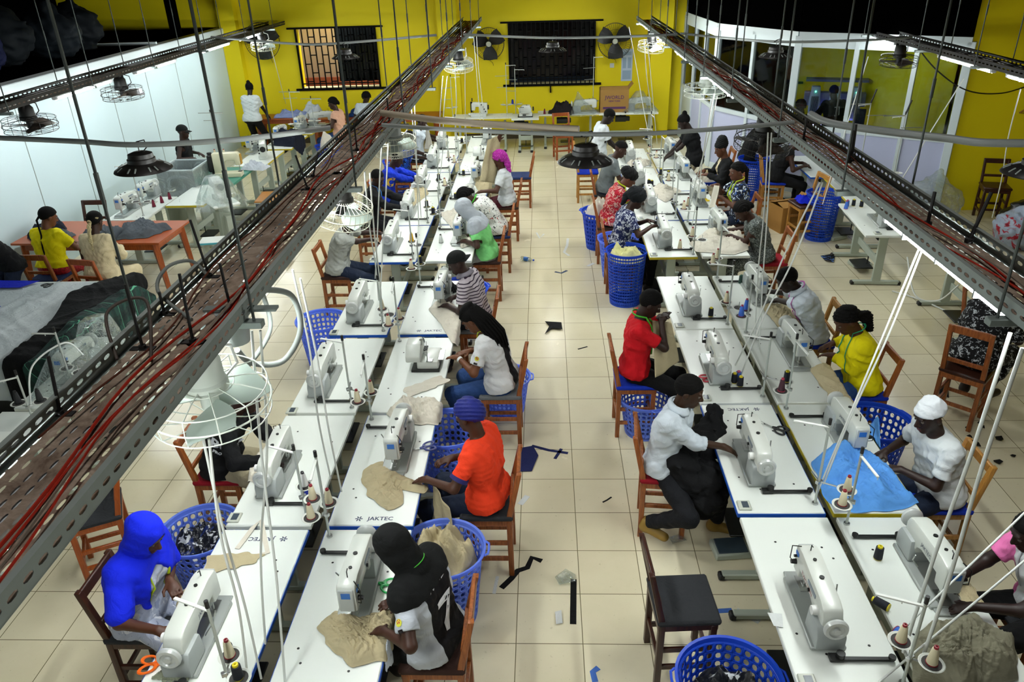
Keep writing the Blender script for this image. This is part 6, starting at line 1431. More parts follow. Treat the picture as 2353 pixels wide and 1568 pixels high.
# cutting table with draped cloth
ct = thing('cutting_table', 'large white cutting table at the left edge', 'table', (-6.2, 7.5, 0))
part('tabletop', MB().box((0, 0, .72), (2.4, 2.1, .05)), WHITE, ct); part('base', MB().box((0, 0, .4), (1.9, 1.9, .6)), BLACK, ct); part('shelf', MB().box((0, 0, .08), (2.04, 2.05, .04)), LEG, ct)
heap('white_cloth', 'white cloth spread over the cutting table and hanging over its near side', 'cloth', [(-7.4, 6.1), (-5.15, 6.0), (-5.1, 7.2), (-5.2, 8.5), (-7.4, 8.5)], .75, .03, cloth('white_sheet', '#c7cfd1', var=.06), 11, 60, edges=((1, 6.45, -1),), waves=4, fl=.03)
heap('black_cloth', 'black cloth draped over the right end of the cutting table', 'cloth', [(-5.3, 5.85), (-4.9, 5.7), (-4.4, 6.6), (-4.35, 7.8), (-4.8, 8.6), (-5.2, 8.6), (-5.42, 7.8), (-5.25, 6.8)], .765, .1, cloth('black_fabric', '#07080a', folds=.8), 12, 56, edges=((1, 6.4, -1), (0, -4.9, 1)), waves=4)
def plaid():
    t = NT('green_plaid'); t.set(.85); sx = t.n('SeparateXYZ'); t.l(t.co(), sx.inputs[0]); f = lambda o, p, d: t.math('LESS_THAN', t.math('FRACT', t.math('DIVIDE', t.math('ADD', o, 50.0), p)), d)
    a = t.math('ADD', sx.outputs[0], t.math('MULTIPLY', sx.outputs[2], .7)); c = t.mix(t.math('MULTIPLY', f(a, .16, .5), .5), '#0f3a32', '#03080c'); c = t.mix(t.math('MULTIPLY', f(sx.outputs[1], .16, .5), .5), c, '#03080c'); c = t.mix(t.math('MAXIMUM', f(sx.outputs[1], .32, .02), f(a, .32, .02)), c, '#5fae8a'); t.base(c); t.bump(t.noise(9, 2, dist=1.5), .6, .03); return t.m
heap('plaid_cloth', 'dark green plaid cloth tumbling off the cutting table corner', 'cloth', [(-5.0, 5.9), (-4.5, 5.7), (-4.1, 6.4), (-4.0, 7.6), (-4.5, 8.4), (-4.95, 7.9), (-5.0, 6.9)], .8, .16, plaid(), 14, 54, edges=((1, 6.3, -1), (0, -4.72, 1)), waves=3, fl=.04)
scrap('bright blue cut piece lying on the white cloth', [(-6.75, 7.35), (-6.2, 7.4), (-6.05, 7.62), (-6.3, 7.75), (-6.5, 7.9), (-6.8, 7.7)], cloth('cut_blue', '#0b22c4'), z=.83, h=.01); scrap('bright blue cloth folded at the far side of the cutting table', [(-6.8, 8.2), (-6.2, 8.2), (-6.1, 8.44), (-6.8, 8.46)], cloth('cut_blue', '#0b22c4'), z=.80, h=.02)
scissors('black-handled scissors on the white cloth', (-5.78, 8.2, .86), .9, BLACK, 1.2)
# covered machines in the left foreground
tableat('white machine table at the left edge under clear plastic', -4.38, 6.3, pi / 2, None); tableat('white machine table at the left frame edge holding exposed threading', -4.45, 4.86, pi / 2, None)
P_macs((-4.42, 6.25, .761), pi / 2, 'machine inside clear plastic at the left edge'); hood('crumpled clear plastic over the machine at the left edge', (-4.38, 6.0, .76), .3, .38, 7, (.03, .08), .9, .4); hood('crumpled clear plastic over the far end of the left edge table', (-4.33, 6.5, .76), .3, .42, 9, (0, .05), .8, .5)
t = make_overlock('machine with exposed threading at the left frame edge'); t.location = (-4.45, 4.95, .76); t.rotation_euler = (0, 0, pi / 2)
for x, y, z, rz, h, lb in ((-4.27, 5.88, .76, -.45, .62, 'thread stand with empty trays at the left edge'), (-4.31, 5.33, .76, .2, .5, 'thread stand carrying charcoal cones at the left edge')):
    t = make_stand(lb, h, 2, True, .4); t.location = (x, y, z); t.rotation_euler = (0, 0, rz); t['group'] = 'left edge thread stands'
    if h < .6:
        for ox, oy, w_ in ((-.085, .045, 'left'), (.085, .045, 'right')): spool('D', (x + ox * cos(rz) - oy * sin(rz), y + ox * sin(rz) + oy * cos(rz), z + .2085), 'charcoal cone on the %s tray at the left frame edge' % w_)
cordrun('pale hose arching over the wrapped machine at left', [(-4.5, 5.6, .8), (-4.48, 5.75, 1.1), (-4.3, 6.0, 1.2), (-4.2, 6.05, 1.05)], .008, CORD)
# row of machines along the white wall
LT = [('first', -6.28, 11.5, None, None), ('second', -5.66, 12.2, YELE, None), ('third', -5.6, 13.35, None, GREEN), ('fourth', -5.45, 14.6, YELE, None), ('fifth', -5.35, 15.95, YELE, None), ('sixth', -5.3, 17.3, YELE, None)]
LN = ['white table with maroon cones along the white wall', 'yellow-edged white table beside the wrapped column machine', 'green-topped table under the cream bartack machine', 'yellow-edged table under the multi-needle machine by the wall', 'yellow-edged table with navy cloth along the white wall', 'yellow-edged table near the back left corner']
for (nm, x, y, e, tp), lb in zip(LT, LN): tableat(lb, x, y, pi / 2, e, tp, 1.2, .6)
P_macs((-6.4, 11.3, .761), pi / 2, 'white machine left of the maroon cones'); P_macs((-6.38, 11.95, .761), pi / 2, 'white machine behind the maroon cones')
t = make_stand('thread stand rising beside the maroon cones', .8, 2, True, .3); t.location = (-6.08, 11.1, .76)
for i, (x, y) in enumerate(((-6.12, 11.55), (-6.08, 11.75), (-6.04, 11.95))): spool('R', (x, y, .762), '%s of three maroon thread cones by the white wall' % ('nearest', 'middle', 'farthest')[i])
def pedestal(lab, x, y, z1):
    t = thing('pedestal_machine', lab, 'sewing machine', (x, y, 0), -.9)
    part('column', MB().box((0, 0, z1 / 2), (.22, .2, z1), b=.01), LEG, t); part('foot', MB().box((0, 0, .03), (.4, .5, .06), b=.01).box((.25, 0, .3), (.12, .12, .6)), LEG, t)
    part('plate', MB().box((0, 0, z1 + .02), (.6, .42, .05), b=.02), WHITE, t); part('head', MB().prism([(-.2, 0), (.22, 0), (.22, .1), (.1, .14), (.1, .3), (-.1, .36), (-.22, .34), (-.22, .2), (-.05, .2), (-.02, .1), (-.2, .08)], -.08, .08, TR(z=z1 + .045) @ XZ, b=.015), MACH, t)
    part('hand_wheel', MB().lathe([(0, 0), (.05, 0), (.055, .02), (0, .025)], 16, Matrix.Translation((.1, 0, z1 + .28)) @ Matrix.Rotation(pi / 2, 4, 'Y')), MGREY, t); return t
pedestal('column machine standing wrapped in clear plastic before the wall tables', -5.12, 11.75, .74); hood('clear plastic wrapped round the column machine', (-5.12, 11.75, .70), .38, .48, 12, (-.05, .05), 1.0, .35)
st_ = thing('step_stool', 'low white step stool with teal edge beside the orange table', 'stool', (-5.0, 10.95, 0), .15); part('top', MB().box((0, 0, .4), (.42, .3, .03), b=.004), WHITE, st_); part('edge_band', MB().box((0, -.151, .4), (.42, .005, .028)), mat('teal_edge', '#4fb0c0', .5), st_)
for q in (-1, 1): part('side', MB().box((q * .15, 0, .19), (.03, .26, .38)), LEG, st_)
bt = make_feedarm('cream bartack machine on the green-topped table'); bt.location = (-5.55, 13.3, .76); bt.rotation_euler = (0, 0, .12 + pi); bt.rotation_euler = (0, 0, pi + .1)
mm = dup(mu, (-5.35, 14.6, .76), -pi / 2 + .3, 'cream multi-needle machine on the wall-side table')
def bin_(lab, loc, rz, d, lid=None, m=None):
    t = thing('storage_bin', lab, 'box', loc, rz); w, dp, h = d; fm = m or film('milky_plastic', '#c9d2d6', .3, .3, 5)
    b = MB()
    for x0, y0, sx, sy in ((0, -dp / 2, w, .006), (0, dp / 2, w, .006), (-w / 2, 0, .006, dp), (w / 2, 0, .006, dp)): b.box((x0, y0, h / 2), (sx, sy, h))
    part('body', b.box((0, 0, .004), (w, dp, .008)), fm, t); part('rim', MB().box((0, -dp / 2, h), (w + .04, .03, .02)).box((0, dp / 2, h), (w + .04, .03, .02)).box((-w / 2, 0, h), (.03, dp, .02)).box((w / 2, 0, h), (.03, dp, .02)), mat('bin_rim', '#b7c0c2', .4), t)
    if lid: part('lid', MB().box((0, 0, h + .015), (w + .04, dp + .04, .03), b=.01), lid, t)
    return t
bin_('large clear plastic box standing on the wall-side tables', (-6.2, 13.0, .45), 0, (.62, .75, .6)); heap('cloth_heap', 'pale cloth lying in the large clear box', 'cloth', [(-6.45, 12.7), (-5.95, 12.7), (-5.95, 13.3), (-6.45, 13.3)], .47, .14, cloth('white_pile', '#c9d0d8'), 31)
wb = thing('box_stand', 'low grey stand beneath the large clear box', 'stand', (-6.2, 13.0, 0)); part('top', MB().box((0, 0, .43), (.66, .8, .04)), LEG, wb)
for q in (-1, 1): part('side', MB().box((q * .3, 0, .2), (.04, .7, .41)), LEG, wb)
bin_('grey plastic bin with ochre lid under the wall-side tables', (-4.78, 13.1, 0), .1, (.46, .6, .42), mat('ochre_lid', '#a06c2a', .5), mat('bin_grey', '#4b5560', .5))
bin_('empty clear plastic bin on the floor beside the orange table', (-4.35, 10.0, 0), .35, (.5, .62, .22))
heap('navy_cloth', 'navy garments hanging over the wall-side table edge', 'cloth', [(-5.5, 15.6), (-5.0, 15.45), (-4.75, 15.9), (-4.9, 16.25), (-5.5, 16.2)], .765, .2, cloth('navy_cloth', '#0e1424'), 22, edges=((0, -5.05, 1),)); heap('white_cloth', 'white cloth under the bartack arm on the green table', 'cloth', [(-5.5, 13.7), (-5.05, 13.6), (-5.0, 13.9), (-5.45, 14.0)], .765, .08, cloth('white_pile', '#c9d0d8'), 23)
for x, y, rz, lb in ((-5.5, 16.15, pi / 2, 'white machine behind the navy garments'), (-5.75, 15.2, pi / 2, 'white machine behind the multi-needle machine'), (-5.35, 17.1, pi / 2, 'white machine left of a pair near the back corner'), (-5.0, 17.6, pi, 'white machine right of a pair near the back corner')): P_macs((x, y, .761), rz, lb)
for x, y, h, lb in ((-5.95, 13.95, 1.0, 'tall thread stand with cream cones before the capped person'), (-5.35, 16.7, .9, 'tall stand with dark top near the back left corner'), (-5.0, 17.0, .7, 'short stand between the back corner machines')):
    t = make_stand(lb, h, 2, False, pi); t.location = (x, y, .76); part('cross_arm', MB().box((0, 0, h - .02), (.44, .016, .012)), STEEL, t); part('cross_arm', MB().box((0, 0, h - .15), (.3, .012, .01)), STEEL, t)
for i, ox in enumerate((-.085, .085)): spool('C', (-5.95 + ox, 13.995, .9685), 'cream cone, %s on the stand before the capped person' % ('left' if i == 0 else 'right'))
# things on the dark loft
LB = [mat('bag_slate', '#0d1216', .75, bump=.6, bs=9, spec=.15), mat('bag_blue', '#0a1030', .75, bump=.6, bs=9, spec=.15), mat('bag_grey', '#151b20', .7, bump=.6, bs=9, spec=.15)]  # sack colours darkened to stand in for the unlit loft
for i, (x, y, s_, k) in enumerate(((-8.6, 9.6, .42, 0), (-8.8, 10.8, .55, 2), (-8.5, 11.9, .45, 1), (-8.8, 12.9, .6, 0), (-8.5, 14.0, .5, 2), (-8.7, 15.1, .5, 0))):
    r = random.Random(i); F = Field((-1, -1, -.05), (1, 1, 1.3), .04); F.ell((0, 0, s_ * .75), (s_, s_ * .85, s_ * .8), k=.1); F.cap((0, 0, s_ * 1.3), (.08, 0, s_ * 1.75), s_ * .3, s_ * .16, k=.15); F.ripple(.025, .35, i); F.plane((0, 0, 0), (0, 0, 1))
    o = part('sack', F.mesh('sack', LB[k]), None, None); o.location = (x, y, 2.722); tag(o, 'dark stuffed plastic sack stored on the loft above the white wall', 'sack', 'sacks on the loft')
# ---------------------------------------------------------------- right hand side
tableat('blue-edged table under the arms of the person in black sleeveless top', 4.62, 13.25, -pi / 2, BLUEE); tableat('yellow-edged table behind the tall blue perforated basket', 4.78, 11.8, -pi / 2 - .06, YELE); tableat('white rounded table with a green-white machine near the right tray', 4.52, 10.4, -pi / 2 - .08, None); tableat('white table whose legs show below the bright tube light', 5.05, 8.65, -pi / 2 - .05, None)
P_macs((4.7, 12.0, .761), -pi / 2, 'white machine on the yellow-edged right table'); P_macs((4.55, 10.25, .761), -pi / 2 - .08, 'white machine on the rounded right table'); P_macs((5.05, 8.6, .761), -pi / 2, 'white machine on the table below the bright tube light')
for i, (x, y, k) in enumerate(((4.35, 10.95, 'S'), (4.45, 10.98, 'K'), (4.54, 10.92, 'K'), (4.3, 10.85, 'B'))): spool(k, (x, y, .762), ('blue spool beside two black ones on the rounded table', 'left black spool on the rounded right table', 'right black spool on the rounded right table', 'light blue cone at the corner of the rounded table')[i])
for x, y, h, lb in ((5.1, 12.6, 1.15, 'tall double stand before the lavender panels, left one'), (5.35, 11.9, 1.1, 'tall double stand before the lavender panels, right one')):
    t = make_stand(lb, h, 2, False, .3); t.location = (x, y, .76); part('cross_arm', MB().box((-.16, 0, h - .02), (.32, .016, .012)), STEEL, t); part('cross_arm', MB().box((.12, 0, h - .2), (.3, .012, .01)), STEEL, t); part('handle', MB().tube([(.0, 0, h), (.05, 0, h + .2)], .012, 6), BLACK, t)
# embroidery machine in the office
em = thing('embroidery_machine', 'multi-head embroidery machine glowing blue inside the glazed office', 'embroidery machine', (5.95, 16.55, 0), -.3); em.scale = (.7, .75, .92)
part('bench', MB().box((0, 0, .4), (1.7, .6, .75), b=.02), mat('em_white', '#c6cdea', .4), em); part('bridge', MB().box((0, .2, 1.35), (1.7, .22, .3), b=.02), mat('em_grey', '#6d7490', .4), em); part('spool_rack', MB().box((0, .25, 1.75), (1.7, .4, .05)), mat('em_rack', '#5a5f8a', .4), em)
for i in range(3):
    hd = part('head', MB().prism([(-.13, .95), (.13, .95), (.16, 1.3), (.12, 1.65), (-.12, 1.65), (-.16, 1.3)], -.12 + .1, .12 + .1, TR(-.55 + .55 * i, .0, 0) @ XZ, b=.02), mat('em_head', '#a8b0d4', .4), em); nd = MB()
    for k in range(8): nd.cyl((-.64 + .55 * i + .026 * k, -.24, 1.0), (-.64 + .55 * i + .026 * k, -.24, 1.45), .006, n=6)
    part('needle_rack', nd, BLACK, hd); part('status_light', MB().ball((-.55 + .55 * i, -.235, 1.55), .018), emis('green_led', (.1, 1, .4), 9), hd)
part('screen', MB().box((.75, -.3, 1.05), (.26, .03, .34), TR(rx=-.0), b=.01), mat('em_screen', '#20253a', .2), em); part('work_light', MB().box((0, -.25, .83), (1.5, .03, .02)), emis('violet_led', (.4, .35, 1.0), 30), em)
# cupboard-like right stuff
bin_('lower clear storage bin stacked at the right edge', (8.0, 10.6, 0), .1, (.7, .8, .62), mat('bin_lid_brown', '#5c2b1c', .5)); bin_('upper clear storage bin stacked at the right edge', (8.0, 10.6, .66), .1, (.7, .8, .42), mat('ochre_lid', '#a06c2a', .5))
def sack(lab, loc, s_, m, seed, knot=True):
    F = Field((-1.2, -1.2, -.05), (1.2, 1.2, 1.5), .03); F.ell((0, 0, s_ * .7), (s_, s_ * .8, s_ * .75), k=.1)
    if knot: F.cap((0, 0, s_ * 1.2), (.06, 0, s_ * 1.7), s_ * .25, s_ * .14, k=.12)
    F.ripple(.02, .25, seed); F.plane((0, 0, 0), (0, 0, 1)); o = part('sack', F.mesh('sack', m), None, None); o.location = loc; return tag(o, lab, 'sack')
sack('red and white printed sack on the floor by the right bins', (7.1, 11.2, 0), .42, printed('red_white_sack', '#8d97a6', [('#8c1626', 5, .56)], rough=.4), 3); sack('black plastic sack on the printed sack by the bins', (7.4, 11.75, 0), .36, mat('black_bag', '#0c0e10', .3, bump=.5, bs=12), 5)
sack('pile of clear plastic bags in the corner by the lavender panel', (6.2, 12.35, 0), .5, FILM, 8)
h_ = thing('clothes_hanger', 'wooden clothes hanger on the right yellow wall', 'hanger', (7.85, 12.99, 1.72)); part('arm', MB().tube([(-.22, 0, -.1), (-.1, 0, -.02), (0, 0, .0), (.1, 0, -.03), (.24, 0, -.16)], .014, 8), WOODL, h_); part('bar', MB().tube([(-.22, 0, -.1), (.24, 0, -.16)], .006, 6), WOODL, h_); part('hook', MB().tube([(0, 0, 0), (0, 0, .05), (.03, 0, .07), (.03, 0, .11), (0, 0, .13)], .004, 6), STEEL, h_)
b_ = thing('shelf_bracket', 'scrolled iron bracket on the right yellow wall', 'bracket', (8.2, 12.99, 1.85)); part('arm', MB().tube([(-.45, 0, .18), (.1, 0, .18), (.1, 0, -.2)], .012, 6).tube([(-.3, 0, .17), (-.05, 0, .1), (.06, 0, -.1), (0.0, 0, -.14), (-.05, 0, -.08)], .009, 6), GR, b_)
cordrun('black cable looping across the right yellow wall', [(5.6, 12.6, 2.75), (5.9, 12.4, 2.4), (6.4, 12.4, 2.1), (7.0, 12.6, 2.0), (7.6, 12.9, 2.05), (8.5, 12.95, 2.35)], .01, BLACK)
# ---------------------------------------------------------------- baskets
BK = {}
def basket(lab, x, y, m=LBLUEP, h=.40, r0=.19, r1=.25, rows=7, z=0, hole=(.3, .33), n=30):
    k = (m.name, h)
    if k not in BK: t = BK[k] = make_basket(lab, m, r0, r1, h, rows, n, hole); t.location = (x, y, z); t['group'] = 'plastic baskets'
    else: t = dup(BK[k], (x, y, z), rnd.uniform(0, 6), lab, 'plastic baskets')
    return t
DB = BLUEP
basket('tall dark blue slotted basket filled with pale yellow cuttings', 1.05, 9.4, DB, .74, .2, .255, 16, hole=(.42, .28), n=44)
basket('light blue basket of wrapped trims beside the blue hijab person', -2.50, 4.25, LBLUEP, .58, .2, .27, 9); basket('light blue basket with beige garments beside the number seven jersey', -.72, 4.02, LBLUEP, .62, .21, .28, 10)
basket('bright blue basket at the bottom edge by the empty chair', 1.0, 3.0, DB, .6, .2, .28, 9); basket('light blue basket between the orange jersey and the table', -.84, 5.5, LBLUEP, .62); basket('light blue basket behind the person with long braids', -.42, 6.75, LBLUEP, .40)
basket('dark blue basket with blue cloth beside the green shirt', -.98, 8.55, DB, .6); basket('light blue basket behind the table facing the striped polo', -2.52, 7.75, LBLUEP, .58); basket('light blue basket under the chair of the red shirt', .95, 6.35, LBLUEP, .40)
basket('light blue basket beside the navy print blouse', 1.02, 10.3, LBLUEP, .58); basket('dark blue basket of white cloth beside the red floral blouse', .85, 11.5, DB, .6); basket('dark blue basket of white cloth behind the black turban', 2.75, 13.2, DB, .6)
basket('dark blue basket between yellow top and white cap', 2.78, 5.6, DB, .6); basket('tall dark blue basket by the yellow-edged right table', 4.3, 11.75, DB, .74); basket('tall dark blue basket behind the black sleeveless top', 3.75, 13.95, DB, .74); basket('dark blue basket at the near end of the left wall tables', -4.55, 16.3, DB, .6); basket('blue basket upturned beneath the left tray beyond the hoodie', -2.75, 14.3, DB, .74)
def disc(cx, cy, r, n=12, j=.15, sd=0):
    rr = random.Random(sd); return [(cx + r * (1 + rr.uniform(-j, j)) * cos(2 * pi * k / n), cy + r * (1 + rr.uniform(-j, j)) * sin(2 * pi * k / n)) for k in range(n)]
KH = cloth('khaki_garment', '#b3a785', var=.12); KW = cloth('pale_garment', '#d3cdbd', var=.1); BLK = cloth('black_garment', '#0b0c0e'); YC = cloth('pale_yellow_cuttings', '#d9d79a'); LBL = cloth('sky_blue_cloth', '#5d9ee6', var=.12)
heap('cuttings', 'pale yellow cuttings heaped in the tall blue basket', 'cloth', disc(1.05, 9.4, .235, sd=1, j=.02), .60, .13, YC, 41, 34); heap('trims', 'dark trims and clear wrapping inside the light blue basket', 'cloth', disc(-2.5, 4.25, .22, sd=2, j=.03), .38, .14, printed('mixed_trims', '#14161e', [('#b9bcc0', 18, .58), ('#1c2a5a', 12, .62)], rough=.35), 42, 30)
heap('beige_garments', 'beige garments heaped in the light blue basket', 'cloth', disc(-.72, 4.02, .24, sd=3, j=.03), .47, .2, KH, 43, 36); heap('dark_items', 'black and white bits inside the bright blue basket', 'cloth', disc(1.0, 3.0, .22, sd=4, j=.03), .38, .14, printed('mixed_bits', '#101216', [('#c9cdd0', 9, .6)], rough=.4), 44, 26)
heap('blue_cloth', 'royal blue cloth in the basket beside the green shirt', 'cloth', disc(-.98, 8.55, .23, sd=5), .5, .16, cloth('royal_cloth', '#12308f'), 45, 24); heap('white_cloth', 'white cloth in the basket beside the red floral blouse', 'cloth', disc(.85, 11.5, .22, sd=6), .5, .2, KW, 46, 24); heap('white_cloth', 'white cloth in the basket behind the black turban', 'cloth', disc(2.75, 13.2, .22, sd=7), .5, .18, KW, 47, 24); heap('white_cloth', 'pale cloth in the basket at the left wall tables', 'cloth', disc(-4.55, 16.3, .22, sd=8), .5, .22, KW, 48, 24)
H_2 = heap('folded_cloth', 'bright blue folded cloth on the light wooden chair by the carton', 'cloth', [(3.9, 11.66), (4.2, 11.62), (4.24, 11.95), (3.92, 11.98)], .59, .07, cloth('cut_blue', '#0b22c4'), 81, 20, fl=.02)
# ---------------------------------------------------------------- garments on the tables
def H_(lab, poly, hgt, m, sd, edges=(), n=40, waves=5, fl=.018, z=.762): return heap('garment', lab, 'garment', poly, z, hgt, m, sd, n, edges, waves=waves, fl=fl)
H_('beige shorts lying flat on the table of the orange jersey', [(-1.382, 4.582), (-1.359, 4.743), (-1.253, 4.798), (-1.146, 4.661), (-0.860, 4.478), (-0.881, 4.403), (-1.047, 4.453), (-1.014, 4.291), (-1.115, 4.216), (-1.268, 4.369)], .028, KH, 51, n=56)
H_('crumpled beige garment behind the machine of the orange jersey', [(-1.341, 5.477), (-1.265, 5.686), (-0.963, 5.696), (-0.832, 5.540), (-0.915, 5.307), (-1.131, 5.309), (-1.287, 5.376)], .06, KW, 52, edges=((0, -.92, 1),))
H_('beige cloth strip laid diagonally on the table of the braided person', [(-1.287, 5.870), (-0.967, 6.122), (-0.867, 6.010), (-1.190, 5.743)], .006, KW, 53, n=30, waves=2)
H_('white cloth running off the table edge before the striped polo', [(-1.263, 7.551), (-1.181, 7.860), (-0.992, 7.679), (-0.785, 6.933), (-0.920, 6.745), (-1.108, 7.244)], .03, KW, 54, edges=((0, -.92, 1),)); H_('dark cloth behind the machine of the striped polo', [(-1.236, 8.107), (-1.080, 8.293), (-0.956, 8.060), (-1.139, 7.919)], .05, BLK, 55)
H_('beige trousers being sewn by the number seven jersey', [(-1.341, 3.181), (-1.269, 3.306), (-1.097, 3.254), (-0.916, 3.322), (-0.832, 3.128), (-0.882, 2.982), (-1.071, 2.902), (-1.207, 3.018)], .04, KH, 56, edges=((0, -.93, 1),), n=56); H_('white lining cloth at the lap of the number seven jersey', [(-0.983, 3.065), (-0.888, 3.159), (-0.773, 3.067), (-0.861, 2.933)], .05, cloth('white_pile', '#c9d0d8'), 57, edges=((0, -.93, 1),))
H_('pale cloth before the speckled bird-print shirt', [(-1.547, 10.942), (-1.243, 11.135), (-0.999, 10.512), (-1.281, 10.242)], .04, KW, 58, edges=((0, -.92, 1),)); H_('beige cloth before the magenta headscarf', [(-1.205, 12.686), (-0.854, 12.934), (-0.646, 12.386), (-1.048, 12.037)], .05, KH, 59, edges=((0, -.92, 1),))
H_('pale cloth under the hands of the black lettered jacket', [(-2.339, 4.665), (-2.238, 4.918), (-2.083, 4.975), (-2.038, 4.718), (-2.160, 4.532)], .06, KW, 60, edges=((0, -2.2, -1),)); H_('pale garment beyond the machine of the black lettered jacket', [(-2.297, 5.098), (-2.203, 5.254), (-2.084, 5.158), (-2.099, 4.917)], .09, KW, 61)
H_('khaki garment before the blue hoodie', [(-2.280, 11.873), (-1.999, 12.608), (-1.842, 11.966), (-2.067, 10.970)], .06, KH, 62, edges=((0, -2.2, -1),)); H_('beige garment at the lap of the blue hijab person', [(-2.276, 3.364), (-2.174, 3.544), (-2.043, 3.527), (-2.029, 3.314), (-2.132, 3.181)], .06, KH, 63, edges=((0, -2.2, -1),)); H_('grey cloth beside the near machine of the blue hijab person', [(-2.148, 2.820), (-2.078, 2.935), (-1.962, 2.893), (-1.948, 2.800)], .06, cloth('sage_cloth', '#8a8f7a'), 64)
H_('sky blue cloth spread over the table of the white cap', [(1.963, 4.771), (2.144, 4.937), (2.347, 4.958), (2.436, 4.807), (2.534, 4.302), (2.391, 4.224), (2.063, 4.197), (1.923, 4.303)], .085, LBL, 65, n=56, waves=6, edges=((0, 2.53, 1),)); H_('sky blue cloth bunched before the white cap', [(2.510, 5.182), (2.694, 5.401), (2.857, 5.335), (2.836, 5.119), (2.575, 5.003)], .16, LBL, 66, edges=((0, 2.53, 1),))
H_('khaki garment draped over the edge before the yellow top', [(2.369, 6.164), (2.575, 6.324), (2.670, 5.926), (2.561, 5.370), (2.369, 5.214), (2.387, 5.856)], .03, KH, 67, edges=((0, 2.53, 1),)); H_('khaki cloth before the person with pink tape', [(2.284, 7.529), (2.524, 7.578), (2.594, 7.050), (2.341, 6.910)], .04, KH, 68, edges=((0, 2.53, 1),))
H_('white cloth spread before the grey speckled dress', [(1.860, 9.487), (2.175, 9.982), (2.622, 10.049), (2.589, 9.296), (2.350, 9.075), (1.893, 9.201)], .05, KW, 69, edges=((0, 2.53, 1),), n=48); H_('pale garment heaped between two rows near the navy print blouse', [(1.621, 11.865), (1.940, 12.211), (2.121, 11.832), (1.808, 11.282)], .07, KW, 70); H_('white cloth before the grey shirt', [(1.454, 13.631), (1.716, 13.921), (1.908, 13.595), (1.559, 13.179)], .05, KW, 71)
H_('khaki trousers piled at the front right corner', [(1.980, 3.092), (2.165, 3.247), (2.390, 3.265), (2.558, 3.127), (2.444, 2.871), (2.095, 2.788), (1.900, 2.843)], .09, cloth('dull_khaki', '#7d7a66'), 72, n=56); H_('pale cloth under the needle of the person in pink', [(2.409, 3.515), (2.528, 3.551), (2.523, 3.363), (2.417, 3.346)], .015, KH, 73)
H_('pale cloth before the light green shirt', [(-1.185, 9.879), (-0.985, 9.957), (-0.900, 9.610), (-1.086, 9.455)], .04, KW, 74, edges=((0, -.92, 1),)); H_('cream cloth before the standing person with bun', [(2.368, 15.240), (2.699, 15.473), (2.710, 15.024), (2.383, 14.767)], .03, KW, 75)
hang('trousers', 'beige trousers held up by the person in the magenta headscarf', 'garment', [(-.86, 11.95, 1.6), (-.68, 12.1, 1.64), (-.70, 12.0, .9), (-1.0, 11.8, 1.0)], KH, 3, fold=.02, waves=2); hang('cloth', 'beige cloth held up by the person in the red shirt', 'garment', [(.98, 6.45, 1.14), (1.14, 6.36, 1.16), (1.22, 6.3, .8), (.98, 6.05, .76)], KH, 5, fold=.014, waves=1.5)
hang('garment', 'beige garment hanging from the table beside the orange jersey', 'garment', [(-.86, 4.62, .74), (-.7, 4.3, .72), (-.62, 4.12, .22), (-.84, 4.35, .2)], KH, 7, fold=.02, waves=2); hang('cloth', 'cream cloth piece held by the blue floral blouse', 'garment', [(2.42, 10.92, 1.12), (2.48, 10.84, 1.13), (2.44, 10.8, .82), (2.38, 10.9, .8)], KW, 9, fold=.01, waves=1); hang('cloth', 'white cloth hanging from the hands beyond the blue patterned shirt', 'garment', [(-2.25, 15.0, 1.25), (-2.18, 14.8, 1.25), (-2.12, 14.75, .8), (-2.28, 14.9, .8)], KW, 11, fold=.02, waves=2)
# black cloth over the knees of the person in the white long-sleeved shirt
F = Field((.55, 4.2, .2), (1.75, 5.7, 1.1), .016); F.cap((.98, 4.95, .70), (1.32, 5.2, .68), .13, .13, k=.06); F.cap((1.3, 5.2, .66), (1.36, 5.34, .84), .09, .07, k=.08); F.cap((1.0, 4.86, .68), (1.22, 4.8, .42), .12, .15, k=.08); F.cap((1.25, 4.85, .6), (1.2, 4.86, .36), .1, .13, k=.08); F.ripple(.014, .13, 4); me = F.mesh('black_garment', BLK); o = part('black_garment', me, None, None); tag(o, 'black garment bundled over the knees of the white long-sleeved shirt', 'garment')
# strips on the table of the blue hijab person
strip('beige strip folded to a point on the table by the blue hijab', [(-2.044, 3.836, 0.765), (-2.006, 4.028, 0.772), (-1.973, 4.113, 0.776), (-1.916, 3.984, 0.772), (-1.828, 3.800, 0.768), (-1.968, 3.743, 0.765)], .035, KW); H_('beige cloth laid across the table seam near the blue hijab', [(-2.219, 3.765), (-1.986, 3.798), (-1.835, 3.778), (-1.895, 3.698), (-2.169, 3.601)], .004, KH, 76, n=24, waves=2)
scissors('blue-handled scissors behind the machine of the orange jersey', (-0.992, 4.964, 0.765), .35 + pi, mat('handle_navy', '#2a3570', .4)); scissors('orange-handled scissors by the blue hijab', (-2.136, 2.924, 0.765), .2, ORP); scissors('red-handled scissors before the red shirt', (1.492, 6.045, 0.765), .3, REDP); scissors('yellow-handled scissors before the blue floral blouse', (2.333, 11.332, 0.765), pi + .3, YLP); scissors('green-handled scissors behind the machine of the number seven jersey', (-1.047, 3.530, 0.765), pi - .3, mat('handle_green', '#1c9a4a', .4)); scissors('black-handled scissors beside the machine of the white long-sleeved shirt', (1.799, 5.239, 0.765), 2.4, BLACK)
for lb, px, m in (('small white paper slip on the front right table', (1.307, 3.264, 0.762), KW),): scrap(lb, [(px[0] - .03, px[1] - .05), (px[0] + .02, px[1] - .06), (px[0] + .04, px[1] + .04), (px[0] - .04, px[1] + .05)], cloth('paper_slip', '#d5dad8'), z=.763, h=.004)
